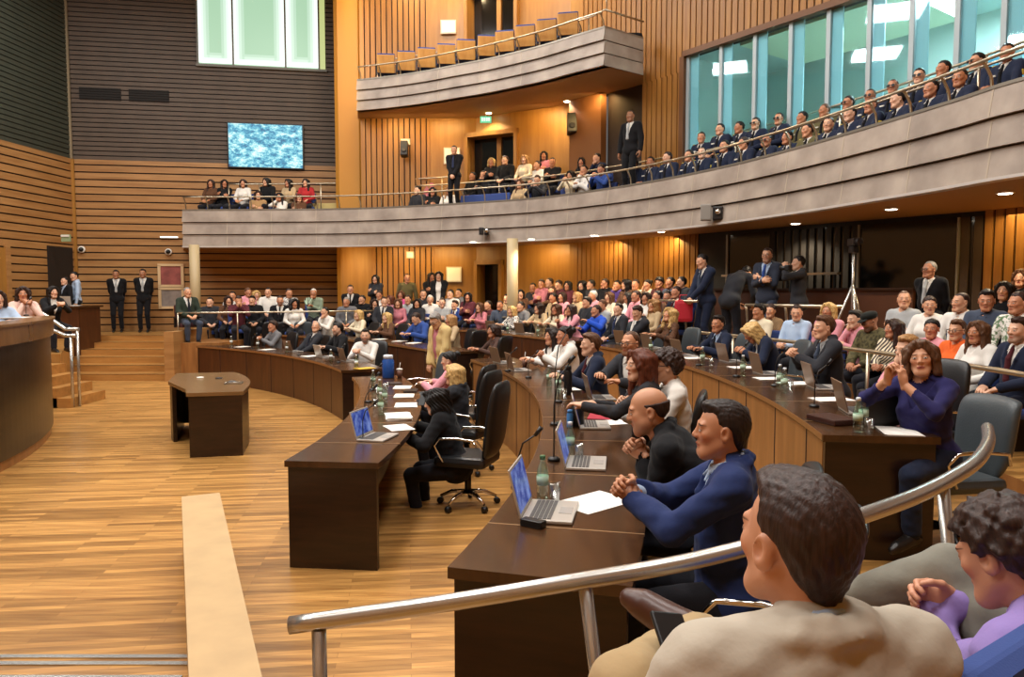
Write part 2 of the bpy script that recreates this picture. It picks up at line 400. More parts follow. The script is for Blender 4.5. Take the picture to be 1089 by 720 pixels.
def figure(s):
    """s: pose and dress; returns {part: (V,Q,MI)}, head frame"""
    sex = s.get('sex', 'm'); fem = sex == 'f'; bulk = s.get('bulk', 1.0); h = s.get('h', .016); hero = h <= .011
    style = s.get('style', 'shirt'); sz = .95 if fem else 1.0
    pz = s.get('pz', .54); lean = s.get('lean', 0); tw = s.get('twist', 0); rl = s.get('tilt', 0)
    RT = rotm(tw, -lean, rl); T0 = np.array((s.get('px', 0), s.get('py', 0), pz), float)
    hun = s.get('hunch', 0)
    def T(x, y, z):
        # spine bends forward with height when hunched
        if hun and z > .15:
            a = math.radians(hun) * min((z - .15) / .35, 1.0); zz = z - .15
            y2 = y * math.cos(a) + zz * math.sin(a); z2 = .15 + zz * math.cos(a) - y * math.sin(a); y, z = y2, z2
        return T0 + RT @ np.array((x, y, z))
    RB = RT @ rotm(0, -hun * .9, 0)
    sw = (.163 if fem else .186) * (0.6 + .4 * bulk)
    # joints
    neck = T(0, -.012, .545 * sz)
    RH = rotm(s.get('hyaw', 0), s.get('hpitch', 0), s.get('hroll', 0))
    hs = s.get('hs', 1.0) * (.965 if fem else 1.0)
    hc = neck + RH @ np.array((0, .034, .118)) * hs + RB @ np.array((0, .004, .002))
    J = {}
    for sd, sx in (('l', -1), ('r', 1)):
        sh = T(sx * sw, -.012, .475 * sz)
        shr = np.array(s.get('sh_' + sd, (0, 0, 0)), float); sh = sh + shr
        tgt = s.get('h' + sd) or (sx * .2, .25, pz + .1)
        pole = s.get('e' + sd) or (sx * .8, -.5, -.6)
        el, wr = ik(sh, tgt, .285 * sz, .255 * sz, pole)
        hp = T(sx * .088, .0, -.02)
        ft = s.get('f' + sd) or (sx * .12, .34, .07)
        kn, an = ik(hp, ft, .43 * sz, .42 * sz, s.get('k' + sd) or (sx * .15, 1, .6))
        if s.get('kn_' + sd): kn = np.array(s['kn_' + sd], float); an = np.array(ft, float)
        J[sd] = dict(sh=sh, el=el, wr=wr, hp=hp, kn=kn, an=an, sx=sx)
    pts = [neck, hc] + [J[a][b] for a in 'lr' for b in ('sh', 'el', 'wr', 'hp', 'kn', 'an')] + [T(0, 0, -.1)]
    lo = np.min(pts, 0) - .24; hi = np.max(pts, 0) + .24
    def torso(F, e, lab, k=.05, top=False):
        F.ell(T(0, -.01, .0), (.158 * bulk + e, .118 * bulk + e, .115 + e), RT, k=k, lab=lab)
        F.ell(T(0, .012 * bulk, .17 * sz), (.140 * bulk * (.92 if fem else 1) + e, .104 * bulk + e, .17 + e), RT, k=k, lab=lab)
        F.ell(T(0, -.004, .335 * sz), (.158 * (.9 if fem else 1) * (.5 + .5 * bulk) + e, .108 * (.5 + .5 * bulk) + e, .165 + e), RB, k=k, lab=lab)
        if fem:
            for sx in (-1, 1): F.ell(T(sx * .062, .088, .315 * sz), (.055 + e, .048 + e, .058 + e), RB, k=.05, lab=lab)
        for sx in (-1, 1):
            F.cap(T(0, -.02, .47 * sz), J['l' if sx < 0 else 'r']['sh'] - RB @ np.array((sx * .03, 0, 0)), .068 + e, .056 + e, k=.05, lab=lab)
            F.cap(T(sx * .025, -.03, .535 * sz), T(sx * .13, -.025, .485 * sz), .036 + e, .034 + e, k=.04, lab=lab)
    def arms(F, e, lab, lab2=None, cutw=0.0, frac=1.0, k=.03):
        for sd in 'lr':
            j = J[sd]; wr = j['wr'] + (j['el'] - j['wr']) * cutw
            m = .9 if fem else 1.0
            F.cap(j['sh'], j['el'], (.052 * m + e), (.042 * m + e), k=k, lab=lab)
            if frac >= 1: F.cap(j['el'], wr, (.043 * m + e), (.029 * m + e + (.006 if e > .01 else 0)), k=.02, lab=lab if lab2 is None else lab2)
    P = {}
    suit = style in ('suit', 'uniform', 'blazer'); bare = s.get('sleeve', 'long')
    # --- body
    B = Field(lo, hi, h if hero else max(h, .017))
    torso(B, 0, 1)
    for sd in 'lr':
        j = J[sd]; m = .9 if fem else 1.0; sk = 0 if bare != 'long' else 1
        B.cap(j['sh'], j['el'], .052 * m, .042 * m, k=.03, lab=1 if bare != 'none' else 0)
        B.cap(j['el'], j['wr'], .043 * m, .028 * m, k=.02, lab=sk)
    for sd in 'lr':
        j = J[sd]
        B.cap(j['hp'], j['kn'], .086 * (.5 + .5 * bulk), .058, k=.04, lab=2); B.cap(j['kn'], j['an'], .057, .042, k=.02, lab=2)
        fd = np.array(s.get('foot_' + sd) or (0, 1, -.12)); fd = nrm(fd); up = nrm(np.cross(np.cross(fd, (0, 0, 1)), fd)) if abs(fd[2]) < .95 else np.array((0, -1, 0))
        a = j['an'] - up * .03
        B.cap(a - fd * .035, a + fd * .15, .044, .036, k=.02, lab=3); B.cap(a + fd * .05 + up * .01, a + fd * .19 - up * .008, .04, .026, k=.02, lab=3)
    B.cap(neck - RB @ np.array((0, 0, .05)), hc + RH @ np.array((0, -.03, -.07)) * hs, .057 if not fem else .049, .046 if not fem else .041, k=.03, lab=0)
    V, Q, Lb = B.mesh()
    VV, QQ, LL, HP = [V], [Q], [Lb], [np.tile((0., -9., 0.), (len(V), 1))]; n = len(V)
    hv, hq, _ = get_head('f' if fem else s.get('head', 'm'), .005 if hero else .0068)
    VV.append(hc + (hv * hs) @ RH.T); QQ.append(hq + n); LL.append(np.zeros(len(hq), int)); HP.append(hv.copy()); n += len(hv)
    for sd in 'lr':
        j = J[sd]; sx = j['sx']
        kh, kq, _ = get_hand(s.get('curl_' + sd) or s.get('curl', 'relax'), .004 if hero else .0055)
        fdir = nrm(s.get('hd_' + sd) or (j['wr'] - j['el'])); pn = np.array(s.get('pn_' + sd) or s.get('pn') or (0, 0, -1), float)
        zax = nrm(-(pn - fdir * (pn @ fdir))); xax = np.cross(fdir, zax)
        hv2 = kh.copy() * (.93 if fem else 1.0)
        kq2 = kq
        if sd == 'l': hv2[:, 0] *= -1; kq2 = kq[:, ::-1]
        Mh = np.stack([xax, fdir, zax], 1)
        VV.append(j['wr'] + hv2 @ Mh.T + fdir * .008); QQ.append(kq2 + n); LL.append(np.zeros(len(kq), int)); HP.append(np.tile((0., -9., 0.), (len(kh), 1))); n += len(kh)
    P['body'] = (np.concatenate(VV), np.concatenate(QQ), np.concatenate(LL), np.concatenate(HP))
    # --- top garment
    e = {'suit': .02, 'uniform': .02, 'blazer': .02, 'coat': .024, 'shirt': .012, 'blouse': .012, 'tee': .011, 'knit': .016}[style] + (s.get('ease', 0))
    F = Field(lo, hi, h); torso(F, e, 0)
    if bare == 'long': arms(F, e * .8, 0, cutw=.06 if suit else .0)
    elif bare == 'short': arms(F, e * .8 + .004, 0, frac=0)
    elif bare == 'three': arms(F, e * .8, 0, cutw=.35)
    if suit or style == 'coat':
        F.ell(T(0, -.01, -.03), (.165 * bulk + e, .125 * bulk + e, .12 + e), RT, k=.05)
    if style == 'shirt' or suit:
        C = Field(T(0, 0, .53) - .14, T(0, 0, .53) + .14, .0062 if hero else .008); rr = .064 if not fem else .056
        def cp(a, dz=0, k=1.0): return T(rr * k * math.cos(a), -.008 + rr * k * .98 * math.sin(a), .548 * sz + dz - .026 * math.sin(a))
        for i in range(14):
            a0, a1 = PI * .56 + 2 * PI * .94 * i / 14, PI * .56 + 2 * PI * .94 * (i + 1) / 14
            C.cap(cp(a0), cp(a1), .011, k=.006); C.cap(cp(a0, -.018, 1.07), cp(a1, -.018, 1.07), .011, k=.008)
        for sx in (-1, 1): C.cap(cp(PI / 2 - sx * .2, -.012, 1.06), T(sx * .05, .085, .475 * sz), .009, .006, k=.008)
        P['collar'] = C.mesh()
    if suit or style == 'coat': F.cap(neck - RB @ np.array((0, .0, .09)), neck - RB @ np.array((0, .004, .012)), .075 if not fem else .066, .062 if not fem else .054, k=.03)
    if suit or style == 'coat':   # jacket collar round the back of the neck and down the lapels
        for i in range(9):
            a0, a1 = -PI * 1.15 + PI * 1.3 * i / 9, -PI * 1.15 + PI * 1.3 * (i + 1) / 9
            def cq(a): return T(.082 * math.cos(a), -.016 + .079 * math.sin(a), .545 * sz - .03 * math.sin(a))
            F.cap(cq(a0), cq(a1), .0155, k=.01, lab=0)
            u0, u1 = cq(a0), cq(a1); w0, w1 = u0 + (u0 - T(0, -.016, .545 * sz)) * .16 - RB @ np.array((0, 0, .022)), u1 + (u1 - T(0, -.016, .545 * sz)) * .16 - RB @ np.array((0, 0, .022))
            F.cap(w0, w1, .016, k=.016, lab=0)
        for sx in (-1, 1):
            if style != 'uniform':
                F.cap(T(sx * .085, .05, .5 * sz), T(sx * .075, .112, .4 * sz), .015, .014, k=.008, lab=0); F.cap(T(sx * .075, .112, .4 * sz), T(sx * .035, .128, .27 * sz), .014, .008, k=.008, lab=0)
    wr_a = s.get('wrinkle', .0035 if not hero else .004)
    F.disp(lambda Pp: wob(Pp, wr_a, 23.0, s.get('seed', 0)) + (wob(Pp, .0024, 61.0, 1.3) if hero else 0))
    iRB = RB.T; c0 = T(0, 0, .0)
    def loc(Pp):
        x, y, z = Pp[0] - c0[0], Pp[1] - c0[1], Pp[2] - c0[2]
        q = [RT[0, i] * x + RT[1, i] * y + RT[2, i] * z for i in range(3)]
        if hun:
            a = math.radians(hun) * np.clip((q[2] - .15) / .33, 0, 1); zz = q[2] - .15
            q = [q[0] + 0 * zz, q[1] * np.cos(a) - zz * np.sin(a), .15 + zz * np.cos(a) + q[1] * np.sin(a)]
        return q
    if suit or s.get('open'):
        zv = s.get('vz', .2 if style != 'uniform' else .36); wv = s.get('vw', .27 if style != 'uniform' else .42)
        if s.get('open'): zv, wv = -.6, .07
        Fl = F.L.copy()
        def vcut(Pp):
            x, y, z = loc(Pp)
            d = np.maximum(np.abs(x) - wv * (z - zv), .0 - y)
            return np.where(Fl == 1, -1.0, -d * .9)
        F.cut(vcut)
    elif style in ('blouse', 'tee', 'knit', 'shirt'):
        zv = s.get('vz', {'blouse': .42, 'tee': .5, 'knit': .47, 'shirt': .46}[style]); wv = {'blouse': .62, 'tee': 1.4, 'knit': 1.0, 'shirt': .45}[style]
        Fl = F.L.copy()
        def vcut(Pp):
            x, y, z = loc(Pp)
            return np.where(Fl == 1, -1.0, -np.maximum(np.abs(x) - wv * (z - zv), .02 - y) * .8)
        F.cut(vcut)
    nb = T(0, .0, .575 * sz)
    if style not in ('shirt',) and not suit:
        F.ell(nb, (.06, .06, .05), RB, k=.01, op='s')
    P['top'] = F.mesh()
    # --- trousers
    if s.get('legs', True):
        F = Field(lo, hi, h)
        F.ell(T(0, -.01, -.01), (.16 * bulk + .008, .12 * bulk + .008, .11), RT, k=.05)
        for sd in 'lr':
            j = J[sd]
            F.cap(j['hp'], j['kn'], .088 * (.5 + .5 * bulk) + .01, .066, k=.03); F.cap(j['kn'], j['an'] + (j['kn'] - j['an']) * .1, .066, .056, k=.02)
        F.disp(lambda Pp: wob(Pp, .003, 20.0, 2.0) + (wob(Pp, .0022, 57.0, .3) if hero else 0))
        P['trousers'] = F.mesh()
    if s.get('tie') or (suit and s.get('tie', True) and not fem):
        F = Field(T(0, .12, .3) - .3, T(0, .12, .3) + .35, .008)
        yy = .108 * (.5 + .5 * bulk) + .006
        F.cap(T(0, .062, .515 * sz), T(0, .075, .495 * sz), .017, k=.01)
        F.cap(T(0, .07, .5 * sz), T(0, yy + .004, .4 * sz), .016, .024, k=.01); F.cap(T(0, yy + .004, .4 * sz), T(0, yy + .012, .2 * sz), .024, .036, k=.01)
        P['tie'] = F.mesh()
    return P, hc, RH, hs, J, T

# ---- hair, in head space
def hair_mesh(kind, h=.0065):
    if kind == 'crop': h = .0042
    lo, hi = (-.19, -.24, -.46), (.19, .16, .19)
    if kind in ('crop', 'short', 'buzz', 'recede', 'fringe', 'side', 'quiff', 'curly', 'bun', 'capstyle', 'beanie'): lo = (-.15, -.2, -.16)
    F = Field(lo, hi, h)
    e = {'short': .0105, 'crop': .0115, 'buzz': .005, 'recede': .006, 'fringe': .008, 'side': .016, 'quiff': .015, 'curly': .026, 'bun': .011, 'beanie': .013}.get(kind, .016)
    ex, ez = (e * .6, e * 1.25) if kind in ('crop', 'short', 'side', 'quiff') else (e, e)
    F.ell((0, -.016, .034), (.075 + ex, .096 + e, .087 + ez), k=0)
    if kind == 'crop': F.ell((0, .035, .1), (.05, .045, .022), rotm(0, 14, 0), k=.03)
    if kind == 'crop': F.cap((0, -.047, -.02), (0, -.046, -.075), .053, .047, k=.03)
    if kind == 'quiff': F.ell((0, .05, .098), (.045, .036, .022), rotm(0, 20, 0), k=.03)
    if kind == 'side': F.ell((-.02, .04, .1), (.055, .05, .03), rotm(0, 12, -12), k=.03)
    def face(P):       # hairline: rises at the front, falls behind the ears
        x, y, z = P
        fz = {'recede': .088, 'buzz': .074, 'short': .078, 'side': .076, 'crop': .074, 'quiff': .08}.get(kind, .068)
        line = np.where(y > .0, fz * np.clip(y / .07, 0, 1) ** .6 + .002, np.where(y > -.03, .012, np.where(y > -.055, .012 + (y + .03) * 2.6, -.053 + (y + .055) * 1.2)))
        line = np.maximum(line, -.092)
        tmp = .055 * np.exp(-((np.abs(x) - .06) / .03) ** 2) * (y > .03) if kind == 'recede' else .024 * np.exp(-((np.abs(x) - .052) / .022) ** 2) * (y > .02) if kind in ('short', 'side', 'buzz', 'crop', 'quiff') else 0
        return line + tmp - z
    F.disp(lambda P: (.011 if kind not in ('curly', 'wavy', 'curlylong') else .004) * np.exp(np.clip(face(P), -1, 0) / .016))
    F.cut(lambda P: face(P) * .7)
    if kind == 'fringe': F.cut(lambda P: (P[2] - .045 + 0 * P[0] + 0 * P[1]))
    if kind in ('long', 'wavy', 'bob', 'curlylong', 'pony'):
        zb = {'long': -.30, 'wavy': -.27, 'bob': -.12, 'curlylong': -.2, 'pony': -.06}[kind]; th = {'wavy': .052, 'curlylong': .06}.get(kind, .04)
        for i in range(5):
            a = math.radians(-90 + (i - 2) * 42); x, y = .078 * math.cos(a), -.02 + .085 * math.sin(a)
            k2 = 1.0 if abs(i - 2) < 2 else .9
            F.cap((x, y, .05), (x * 1.12, y * 1.0 - .012, zb * k2), th, th * .8, k=.03)
        for sx in (-1, 1):
            F.cap((sx * .078, .02, .055), (sx * .092, .02, zb * .75), .024, .03 if kind != 'pony' else .01, k=.03)
            F.cap((sx * .03, .07, .105), (sx * .082, .045, .0), .018, .02, k=.025)
    if kind == 'pony': F.cap((0, -.12, .05), (0, -.17, -.2), .035, .02, k=.03)
    if kind == 'bun': F.ell((0, -.13, .075), (.045, .042, .042), k=.015)
    if kind == 'curly':
        F.disp(lambda P: .009 * np.sin(95 * P[0] + 2) * np.sin(95 * P[1]) * np.sin(95 * P[2]) + .006 * np.sin(170 * P[0]) * np.sin(160 * P[1] + 1) * np.sin(180 * P[2]))
    elif kind in ('wavy', 'curlylong'):
        F.disp(lambda P: .008 * np.sin(26 * np.arctan2(P[0], -P[1] + .02) + 9 * np.sin(14 * P[2])) + .005 * np.sin(50 * P[2] + 40 * P[0]))
    elif kind == 'crop':
        F.disp(lambda P: .0009 * np.sin(210 * P[0] + 60 * P[1] + 4 * np.sin(50 * P[2])) * np.sin(70 * P[2] + 40 * P[1]) + .0009 * np.sin(260 * P[1] - 120 * P[2] + 5 * np.sin(70 * P[0])) + .0007 * np.sin(330 * P[0] + 200 * P[2]))
    else:
        F.disp(lambda P: (.0008 if kind in ('buzz', 'recede', 'fringe', 'beanie') else .0016) * (np.sin(170 * P[0] + 40 * P[1] + 3 * np.sin(40 * P[2])) + np.sin(130 * P[1] - 90 * P[2] + 2 * np.sin(60 * P[0]))))
    return F.mesh()[:2]
HAIRS = {}
def hair_data(kind):
    if kind not in HAIRS:
        v, q = hair_mesh(kind)
        HAIRS[kind] = np_mesh('hair', v, q, None, 1)
    return HAIRS[kind]
PLACE = None
def np_mesh(name, V, Q, MI=None, nm=1, hp=None):
    global PLACE
    if PLACE is None: PLACE = mat('cloth_plain', '#808080', 0.8)
    me = bpy.data.meshes.new(name)
    me.vertices.add(len(V)); me.vertices.foreach_set('co', np.asarray(V, f32).ravel())
    me.loops.add(len(Q) * 4); me.loops.foreach_set('vertex_index', np.asarray(Q, np.int32).ravel())
    me.polygons.add(len(Q)); me.polygons.foreach_set('loop_start', np.arange(len(Q), dtype=np.int32) * 4)
    try: me.polygons.foreach_set('loop_total', np.full(len(Q), 4, np.int32))
    except Exception: pass
    for i in range(nm): me.materials.append(PLACE)
    if MI is not None: me.polygons.foreach_set('material_index', np.asarray(MI, np.int32))
    me.polygons.foreach_set('use_smooth', np.ones(len(Q), bool))
    me.update(calc_edges=True)
    if hp is not None:
        at = me.attributes.new('facespace', 'FLOAT_VECTOR', 'POINT'); at.data.foreach_set('vector', np.asarray(hp, f32).ravel())
    return me

# ---- skin with lips, brows, eyes laid out in face space
def skin(tone='#c98f6b', brow='#2a1a12', beard=0.0, beardcol='#2b1d15', lip=None):
    key = f'skin_{tone}_{brow}_{beard}_{lip}'
    if key in MATS: return MATS[key]
    m = bpy.data.materials.new(key.replace('#', '')); m.use_nodes = True; nt = m.node_tree; b = nt.nodes['Principled BSDF']
    b.inputs['Roughness'].default_value = .5; b.inputs['Subsurface Weight'].default_value = 0.0
    N = nt.nodes.new; L = nt.links.new
    at = N('ShaderNodeAttribute'); at.attribute_name = 'facespace'
    sp = N('ShaderNodeSeparateXYZ'); L(at.outputs['Vector'], sp.inputs[0])
    def M(op, a, c=None, d=None):
        n = N('ShaderNodeMath'); n.operation = op
        for i, v in enumerate((a, c, d)):
            if v is None: continue
            if isinstance(v, (int, float)): n.inputs[i].default_value = v
            else: L(v, n.inputs[i])
        return n.outputs[0]
    X = M('ABSOLUTE', sp.outputs[0]); Y = sp.outputs[1]; Z = sp.outputs[2]
    front = M('GREATER_THAN', Y, .05)
    def ell(cx, cz, rx, rz, tilt=0.0):
        dx = M('SUBTRACT', X, cx); dz = M('SUBTRACT', Z, cz)
        if tilt: dz = M('MULTIPLY_ADD', dx, -tilt, dz)
        q = M('ADD', M('POWER', M('DIVIDE', dx, rx), 2.0), M('POWER', M('DIVIDE', dz, rz), 2.0))
        mr = N('ShaderNodeMapRange'); mr.inputs[1].default_value = 1.15; mr.inputs[2].default_value = .75; L(q, mr.inputs[0])
        return M('MULTIPLY', mr.outputs[0], front)
    base = hexc(tone); cur = None
    def mix(mask, col, k=1.0):
        nonlocal cur
        n = N('ShaderNodeMix'); n.data_type = 'RGBA'
        if cur is None: n.inputs[6].default_value = (*base, 1)
        else: L(cur, n.inputs[6])
        n.inputs[7].default_value = (*col, 1)
        L(M('MULTIPLY', mask, k) if k != 1.0 else mask, n.inputs[0]); cur = n.outputs[2]
    red = tuple(min(1, c * f) for c, f in zip(base, (1.05, .72, .66)))
    mix(ell(.04, -.022, .026, .022), red, .35)
    if beard:
        bm_ = N('ShaderNodeMapRange'); bm_.inputs[1].default_value = -.024; bm_.inputs[2].default_value = -.05; L(Z, bm_.inputs[0])
        yk = N('ShaderNodeMapRange'); yk.inputs[1].default_value = -.005; yk.inputs[2].default_value = .02; L(Y, yk.inputs[0])
        zk = M('GREATER_THAN', Z, -.115)
        mix(M('MULTIPLY', M('MULTIPLY', bm_.outputs[0], yk.outputs[0]), zk), hexc(beardcol), beard)
    lipc = hexc(lip) if lip else tuple(c * f for c, f in zip(base, (.8, .5, .5)))
    mix(ell(0, -.0565, .025, .0105), lipc, .85)
    mix(ell(0, -.0568, .023, .0016), (.03, .01, .01), .8)
    mix(ell(.031, .029, .019, .0042, -.12), hexc(brow), .85)
    mix(ell(.031, .0065, .0155, .0085), tuple(c * .35 for c in base), .7)
    mix(ell(.031, .0055, .0118, .0046), (.62, .58, .54))
    mix(ell(.031, .0058, .0048, .0048), (.02, .012, .008))
    L(cur, b.inputs['Base Color'])
    MATS[key] = m
    return m

def cloth(col, kind='plain'):
    key = f'cloth_{kind}_{col}'
    if key in MATS: return MATS[key]
    c = hexc(col)
    if kind == 'plain':
        return mat(key, c, .85, spec=.2, sheen=.06, bump=.22, bscale=28)
    m = mat(key, c, .8, spec=.25); nt = m.node_tree; b = nt.nodes['Principled BSDF']; N = nt.nodes.new; L = nt.links.new
    tc = N('ShaderNodeTexCoord')
    c2 = {'stripe': '#3a3034', 'pattern': '#2b2624', 'plaid': '#4a3a30', 'camo': '#3f3a26', 'floral': '#5f7a58', 'leopard': '#4a2f1c', 'dots': '#2c2c38'}[kind]
    if kind in ('stripe', 'plaid'):
        t = N('ShaderNodeTexWave'); t.inputs['Scale'].default_value = 14; t.bands_direction = 'DIAGONAL'; fac = t.outputs['Fac']
    elif kind in ('leopard', 'dots'):
        t = N('ShaderNodeTexVoronoi'); t.inputs['Scale'].default_value = 34; fac = t.outputs['Distance']
    else:
        t = N('ShaderNodeTexNoise'); t.inputs['Scale'].default_value = 26; t.inputs['Detail'].default_value = 3; fac = t.outputs['Fac']
    L(tc.outputs['Object'], t.inputs['Vector'])
    r = N('ShaderNodeValToRGB'); r.color_ramp.elements[0].position = .42; r.color_ramp.elements[1].position = .52
    r.color_ramp.elements[0].color = (*hexc(c2), 1); r.color_ramp.elements[1].color = (*c, 1)
    L(fac, r.inputs[0]); L(r.outputs[0], b.inputs['Base Color'])
    return m
def hairmat(col):
    key = 'hair_' + col
    if key in MATS: return MATS[key]
    m = mat(key, col, .5, spec=.35); nt = m.node_tree; b = nt.nodes['Principled BSDF']; N = nt.nodes.new; L = nt.links.new
    tc = N('ShaderNodeTexCoord'); mp = N('ShaderNodeMapping'); mp.inputs['Scale'].default_value = (120, 120, 14); L(tc.outputs['Object'], mp.inputs[0])
    n = N('ShaderNodeTexNoise'); n.inputs['Scale'].default_value = 1; n.inputs['Detail'].default_value = 3; L(mp.outputs[0], n.inputs['Vector'])
    c = hexc(col); r = N('ShaderNodeValToRGB'); r.color_ramp.elements[0].position = .3; r.color_ramp.elements[1].position = .75
    r.color_ramp.elements[0].color = (*(x * .55 for x in c), 1); r.color_ramp.elements[1].color = (*(min(1, x * 1.5) for x in c), 1)
    L(n.outputs['Fac'], r.inputs[0]); L(r.outputs[0], b.inputs['Base Color'])
    bp = N('ShaderNodeBump'); bp.inputs['Strength'].default_value = .5; bp.inputs['Distance'].default_value = .006; L(n.outputs['Fac'], bp.inputs['Height']); L(bp.outputs['Normal'], b.inputs['Normal'])
    return m

FIGS = {}
PEOPLE = []        # (object, base label, sort key)
TOPNAME = {'suit': 'suit_jacket', 'uniform': 'uniform_jacket', 'blazer': 'blazer', 'coat': 'coat', 'shirt': 'shirt', 'blouse': 'blouse', 'tee': 'top', 'knit': 'pullover'}
def fig_data(spec):
    key = repr(sorted((k, v) for k, v in spec.items()))
    if key not in FIGS:
        P, hc, RH, hs, J, T = figure(spec); d = {}
        b = P['body']; d['body'] = np_mesh('person', b[0], b[1], b[2], 4, b[3])
        for k, nm in (('top', 1), ('trousers', 1), ('tie', 1), ('collar', 1)):
            if k in P and len(P[k][1]): d[k] = np_mesh(k, P[k][0], P[k][1], P[k][2] if nm > 1 else None, nm)
        M4 = Matrix.Identity(4)
        for i in range(3):
            for j in range(3): M4[i][j] = RH[i, j] * hs
            M4[i][3] = hc[i]
        FIGS[key] = (d, M4, hc, J, T)
    return FIGS[key]
def setm(o, ms):
    for i, m in enumerate(ms):
        o.material_slots[i].link = 'OBJECT'; o.material_slots[i].material = m
def person(spec, loc, rz, look, label, sort=0.0, group=None, z_head=None):
    """look: tone, hair, haircol, top, shirt, legs, tie, shoes, extras"""
    d, M4, hc, J, T = fig_data(spec)
    o = bpy.data.objects.new('person', d['body']); COL.objects.link(o)
    o.location = loc; o.rotation_euler = (0, 0, rz)
    if z_head is not None: o.location.z = z_head - hc[2]
    tone = look.get('tone', '#c9916c'); hcol = look.get('haircol', '#1d1512')
    sk = skin(tone, look.get('brow', hcol), look.get('beard', 0.0), look.get('beardcol', '#2b1d15'), look.get('lip'))
    top = cloth(look.get('top', '#22242a'), look.get('kind', 'plain')); shirt = cloth(look['shirt']) if look.get('shirt') else (top if spec.get('sleeve', 'long') == 'long' and spec.get('style') not in ('blouse', 'tee', 'knit', 'shirt') else top)
    legs = cloth(look.get('legs', '#1c1d22'))
    setm(o, [sk, shirt, legs, mat('shoe_' + look.get('shoe', '#17120f'), look.get('shoe', '#17120f'), .35)])
    def child(nm, data, ms, M=None):
        c = bpy.data.objects.new(nm, data); COL.objects.link(c); c.parent = o
        if M is not None: c.matrix_local = M
        setm(c, ms); return c
    child(look.get('topname') or TOPNAME[spec.get('style', 'shirt')], d['top'], [top])
    if 'collar' in d: child('collar', d['collar'], [shirt if look.get('shirt') else top])
    if 'trousers' in d: child('trousers', d['trousers'], [legs])
    if 'tie' in d and look.get('tie'): child('tie', d['tie'], [cloth(look['tie'])])
    hk = look.get('hair', 'short')
    if hk: child('hair' if hk != 'beanie' else 'knitted_cap', hair_data(hk), [hairmat(hcol) if hk != 'beanie' else cloth(hcol)], M4)
    for ex in look.get('extras', ()):
        g = EXTRA(ex)
        c = bpy.data.objects.new(ex, g[0]); COL.objects.link(c); c.parent = o; c.matrix_local = M4 if g[1] == 'head' else Matrix.Translation(Vector(T(0, 0, 0)))
    o['category'] = 'person'
    PEOPLE.append((o, label, sort, group))
    return o
EXM = {}
def EXTRA(nm):
    if nm in EXM: return EXM[nm]
    if nm in ('glasses', 'dark_glasses'):
        mb = MB()
        for sx in (-1, 1):
            mb.tube([(sx * .033 + .023 * math.cos(a * PI / 8), .105, .004 + .018 * math.sin(a * PI / 8)) for a in range(16)], .0026, 6, closed=True)
            mb.tube([(sx * .056, .104, .01), (sx * .08, .06, .012), (sx * .084, .0, .012), (sx * .082, -.02, -.002)], .0025, 6)
            if nm == 'dark_glasses': mb.lathe([(.0225, 0), (.0225, .003)], 14, Matrix.Translation((sx * .033, .108, .004)) @ Matrix.Rotation(PI / 2, 4, 'X'))
        mb.tube([(-.011, .107, .008), (0, .112, .011), (.011, .107, .008)], .0025, 6)
        o = mb.build(nm, M_BLACK); me = o.data; bpy.data.objects.remove(o); EXM[nm] = (me, 'head')
    elif nm in ('name_tape', 'flag_patch', 'epaulette'):
        mb = MB()
        if nm == 'name_tape': mb.box((.08, .145, .375), (.075, .02, .022)); m_ = cloth('#d8d4c8')
        elif nm == 'flag_patch': mb.box((-.245, .02, .36), (.03, .06, .07), bev=.01); m_ = cloth('#c9b04a')
        else: mb.box((.17, -.01, .545), (.05, .08, .014), bev=.004); m_ = cloth('#c9b04a')
        o = mb.build(nm, m_); me = o.data; bpy.data.objects.remove(o); EXM[nm] = (me, 'torso')
    elif nm == 'peaked_cap':
        mb = MB(); mb.lathe([(.08, .05), (.098, .06), (.102, .1), (.09, .125), (.05, .14), (.001, .142)], 24, Matrix.Translation((0, -.012, 0)))
        pts = [(.085 * math.sin(t), .055 + .095 * math.cos(t), .056 - .02 * math.cos(t)) for t in np.linspace(-1.2, 1.2, 10)]
        for a, b in zip(pts, pts[1:]): mb.add([a, b, (b[0] * .8, .05, .066), (a[0] * .8, .05, .066), (a[0], a[1], a[2] + .006), (b[0], b[1], b[2] + .006), (b[0] * .8, .05, .074), (a[0] * .8, .05, .074)], [(0, 1, 2, 3), (7, 6, 5, 4), (0, 4, 5, 1)])
        o = mb.build(nm, cloth('#1b1d1a')); me = o.data; bpy.data.objects.remove(o); EXM[nm] = (me, 'head')
    return EXM[nm]
# ============================================================ the chamber
Z1, Z2, Z3 = 0.80, 0.98, 1.13           # desk tops of the three rings
R1, R2 = 12.22, 14.08
def R3(deg): return 16.0 + 0.016 * max(min(deg, 45), -8)
F2, F3 = Z2 - .8, Z3 - .8               # ring floors
RAIL_R = 18.2
TIERS = [(17.95, .5), (18.85, .75), (19.6, 1.0), (20.4, 1.22)]

def sector(mb, Ra, Rb, a0, a1, z0, z1, n=48, two=False):
    ra = Ra if callable(Ra) else (lambda d: Ra); rb = Rb if callable(Rb) else (lambda d: Rb)
    vs = []; fs = []
    for i in range(n + 1):
        d = a0 + (a1 - a0) * i / n
        for q in (pol(ra(d), d, z0), pol(rb(d), d, z0), pol(rb(d), d, z1), pol(ra(d), d, z1)): vs.append(q)
    for i in range(n):
        for j in range(4): fs.append((i * 4 + j, i * 4 + (j + 1) % 4, i * 4 + 4 + (j + 1) % 4, i * 4 + 4 + j))
    fs += [(3, 2, 1, 0), tuple(n * 4 + j for j in range(4))]
    mb.add(vs, fs)
    if two:
        for i in range(len(mb.mi) - 2): mb.mi[i] = 0 if i % 4 == 2 else 1

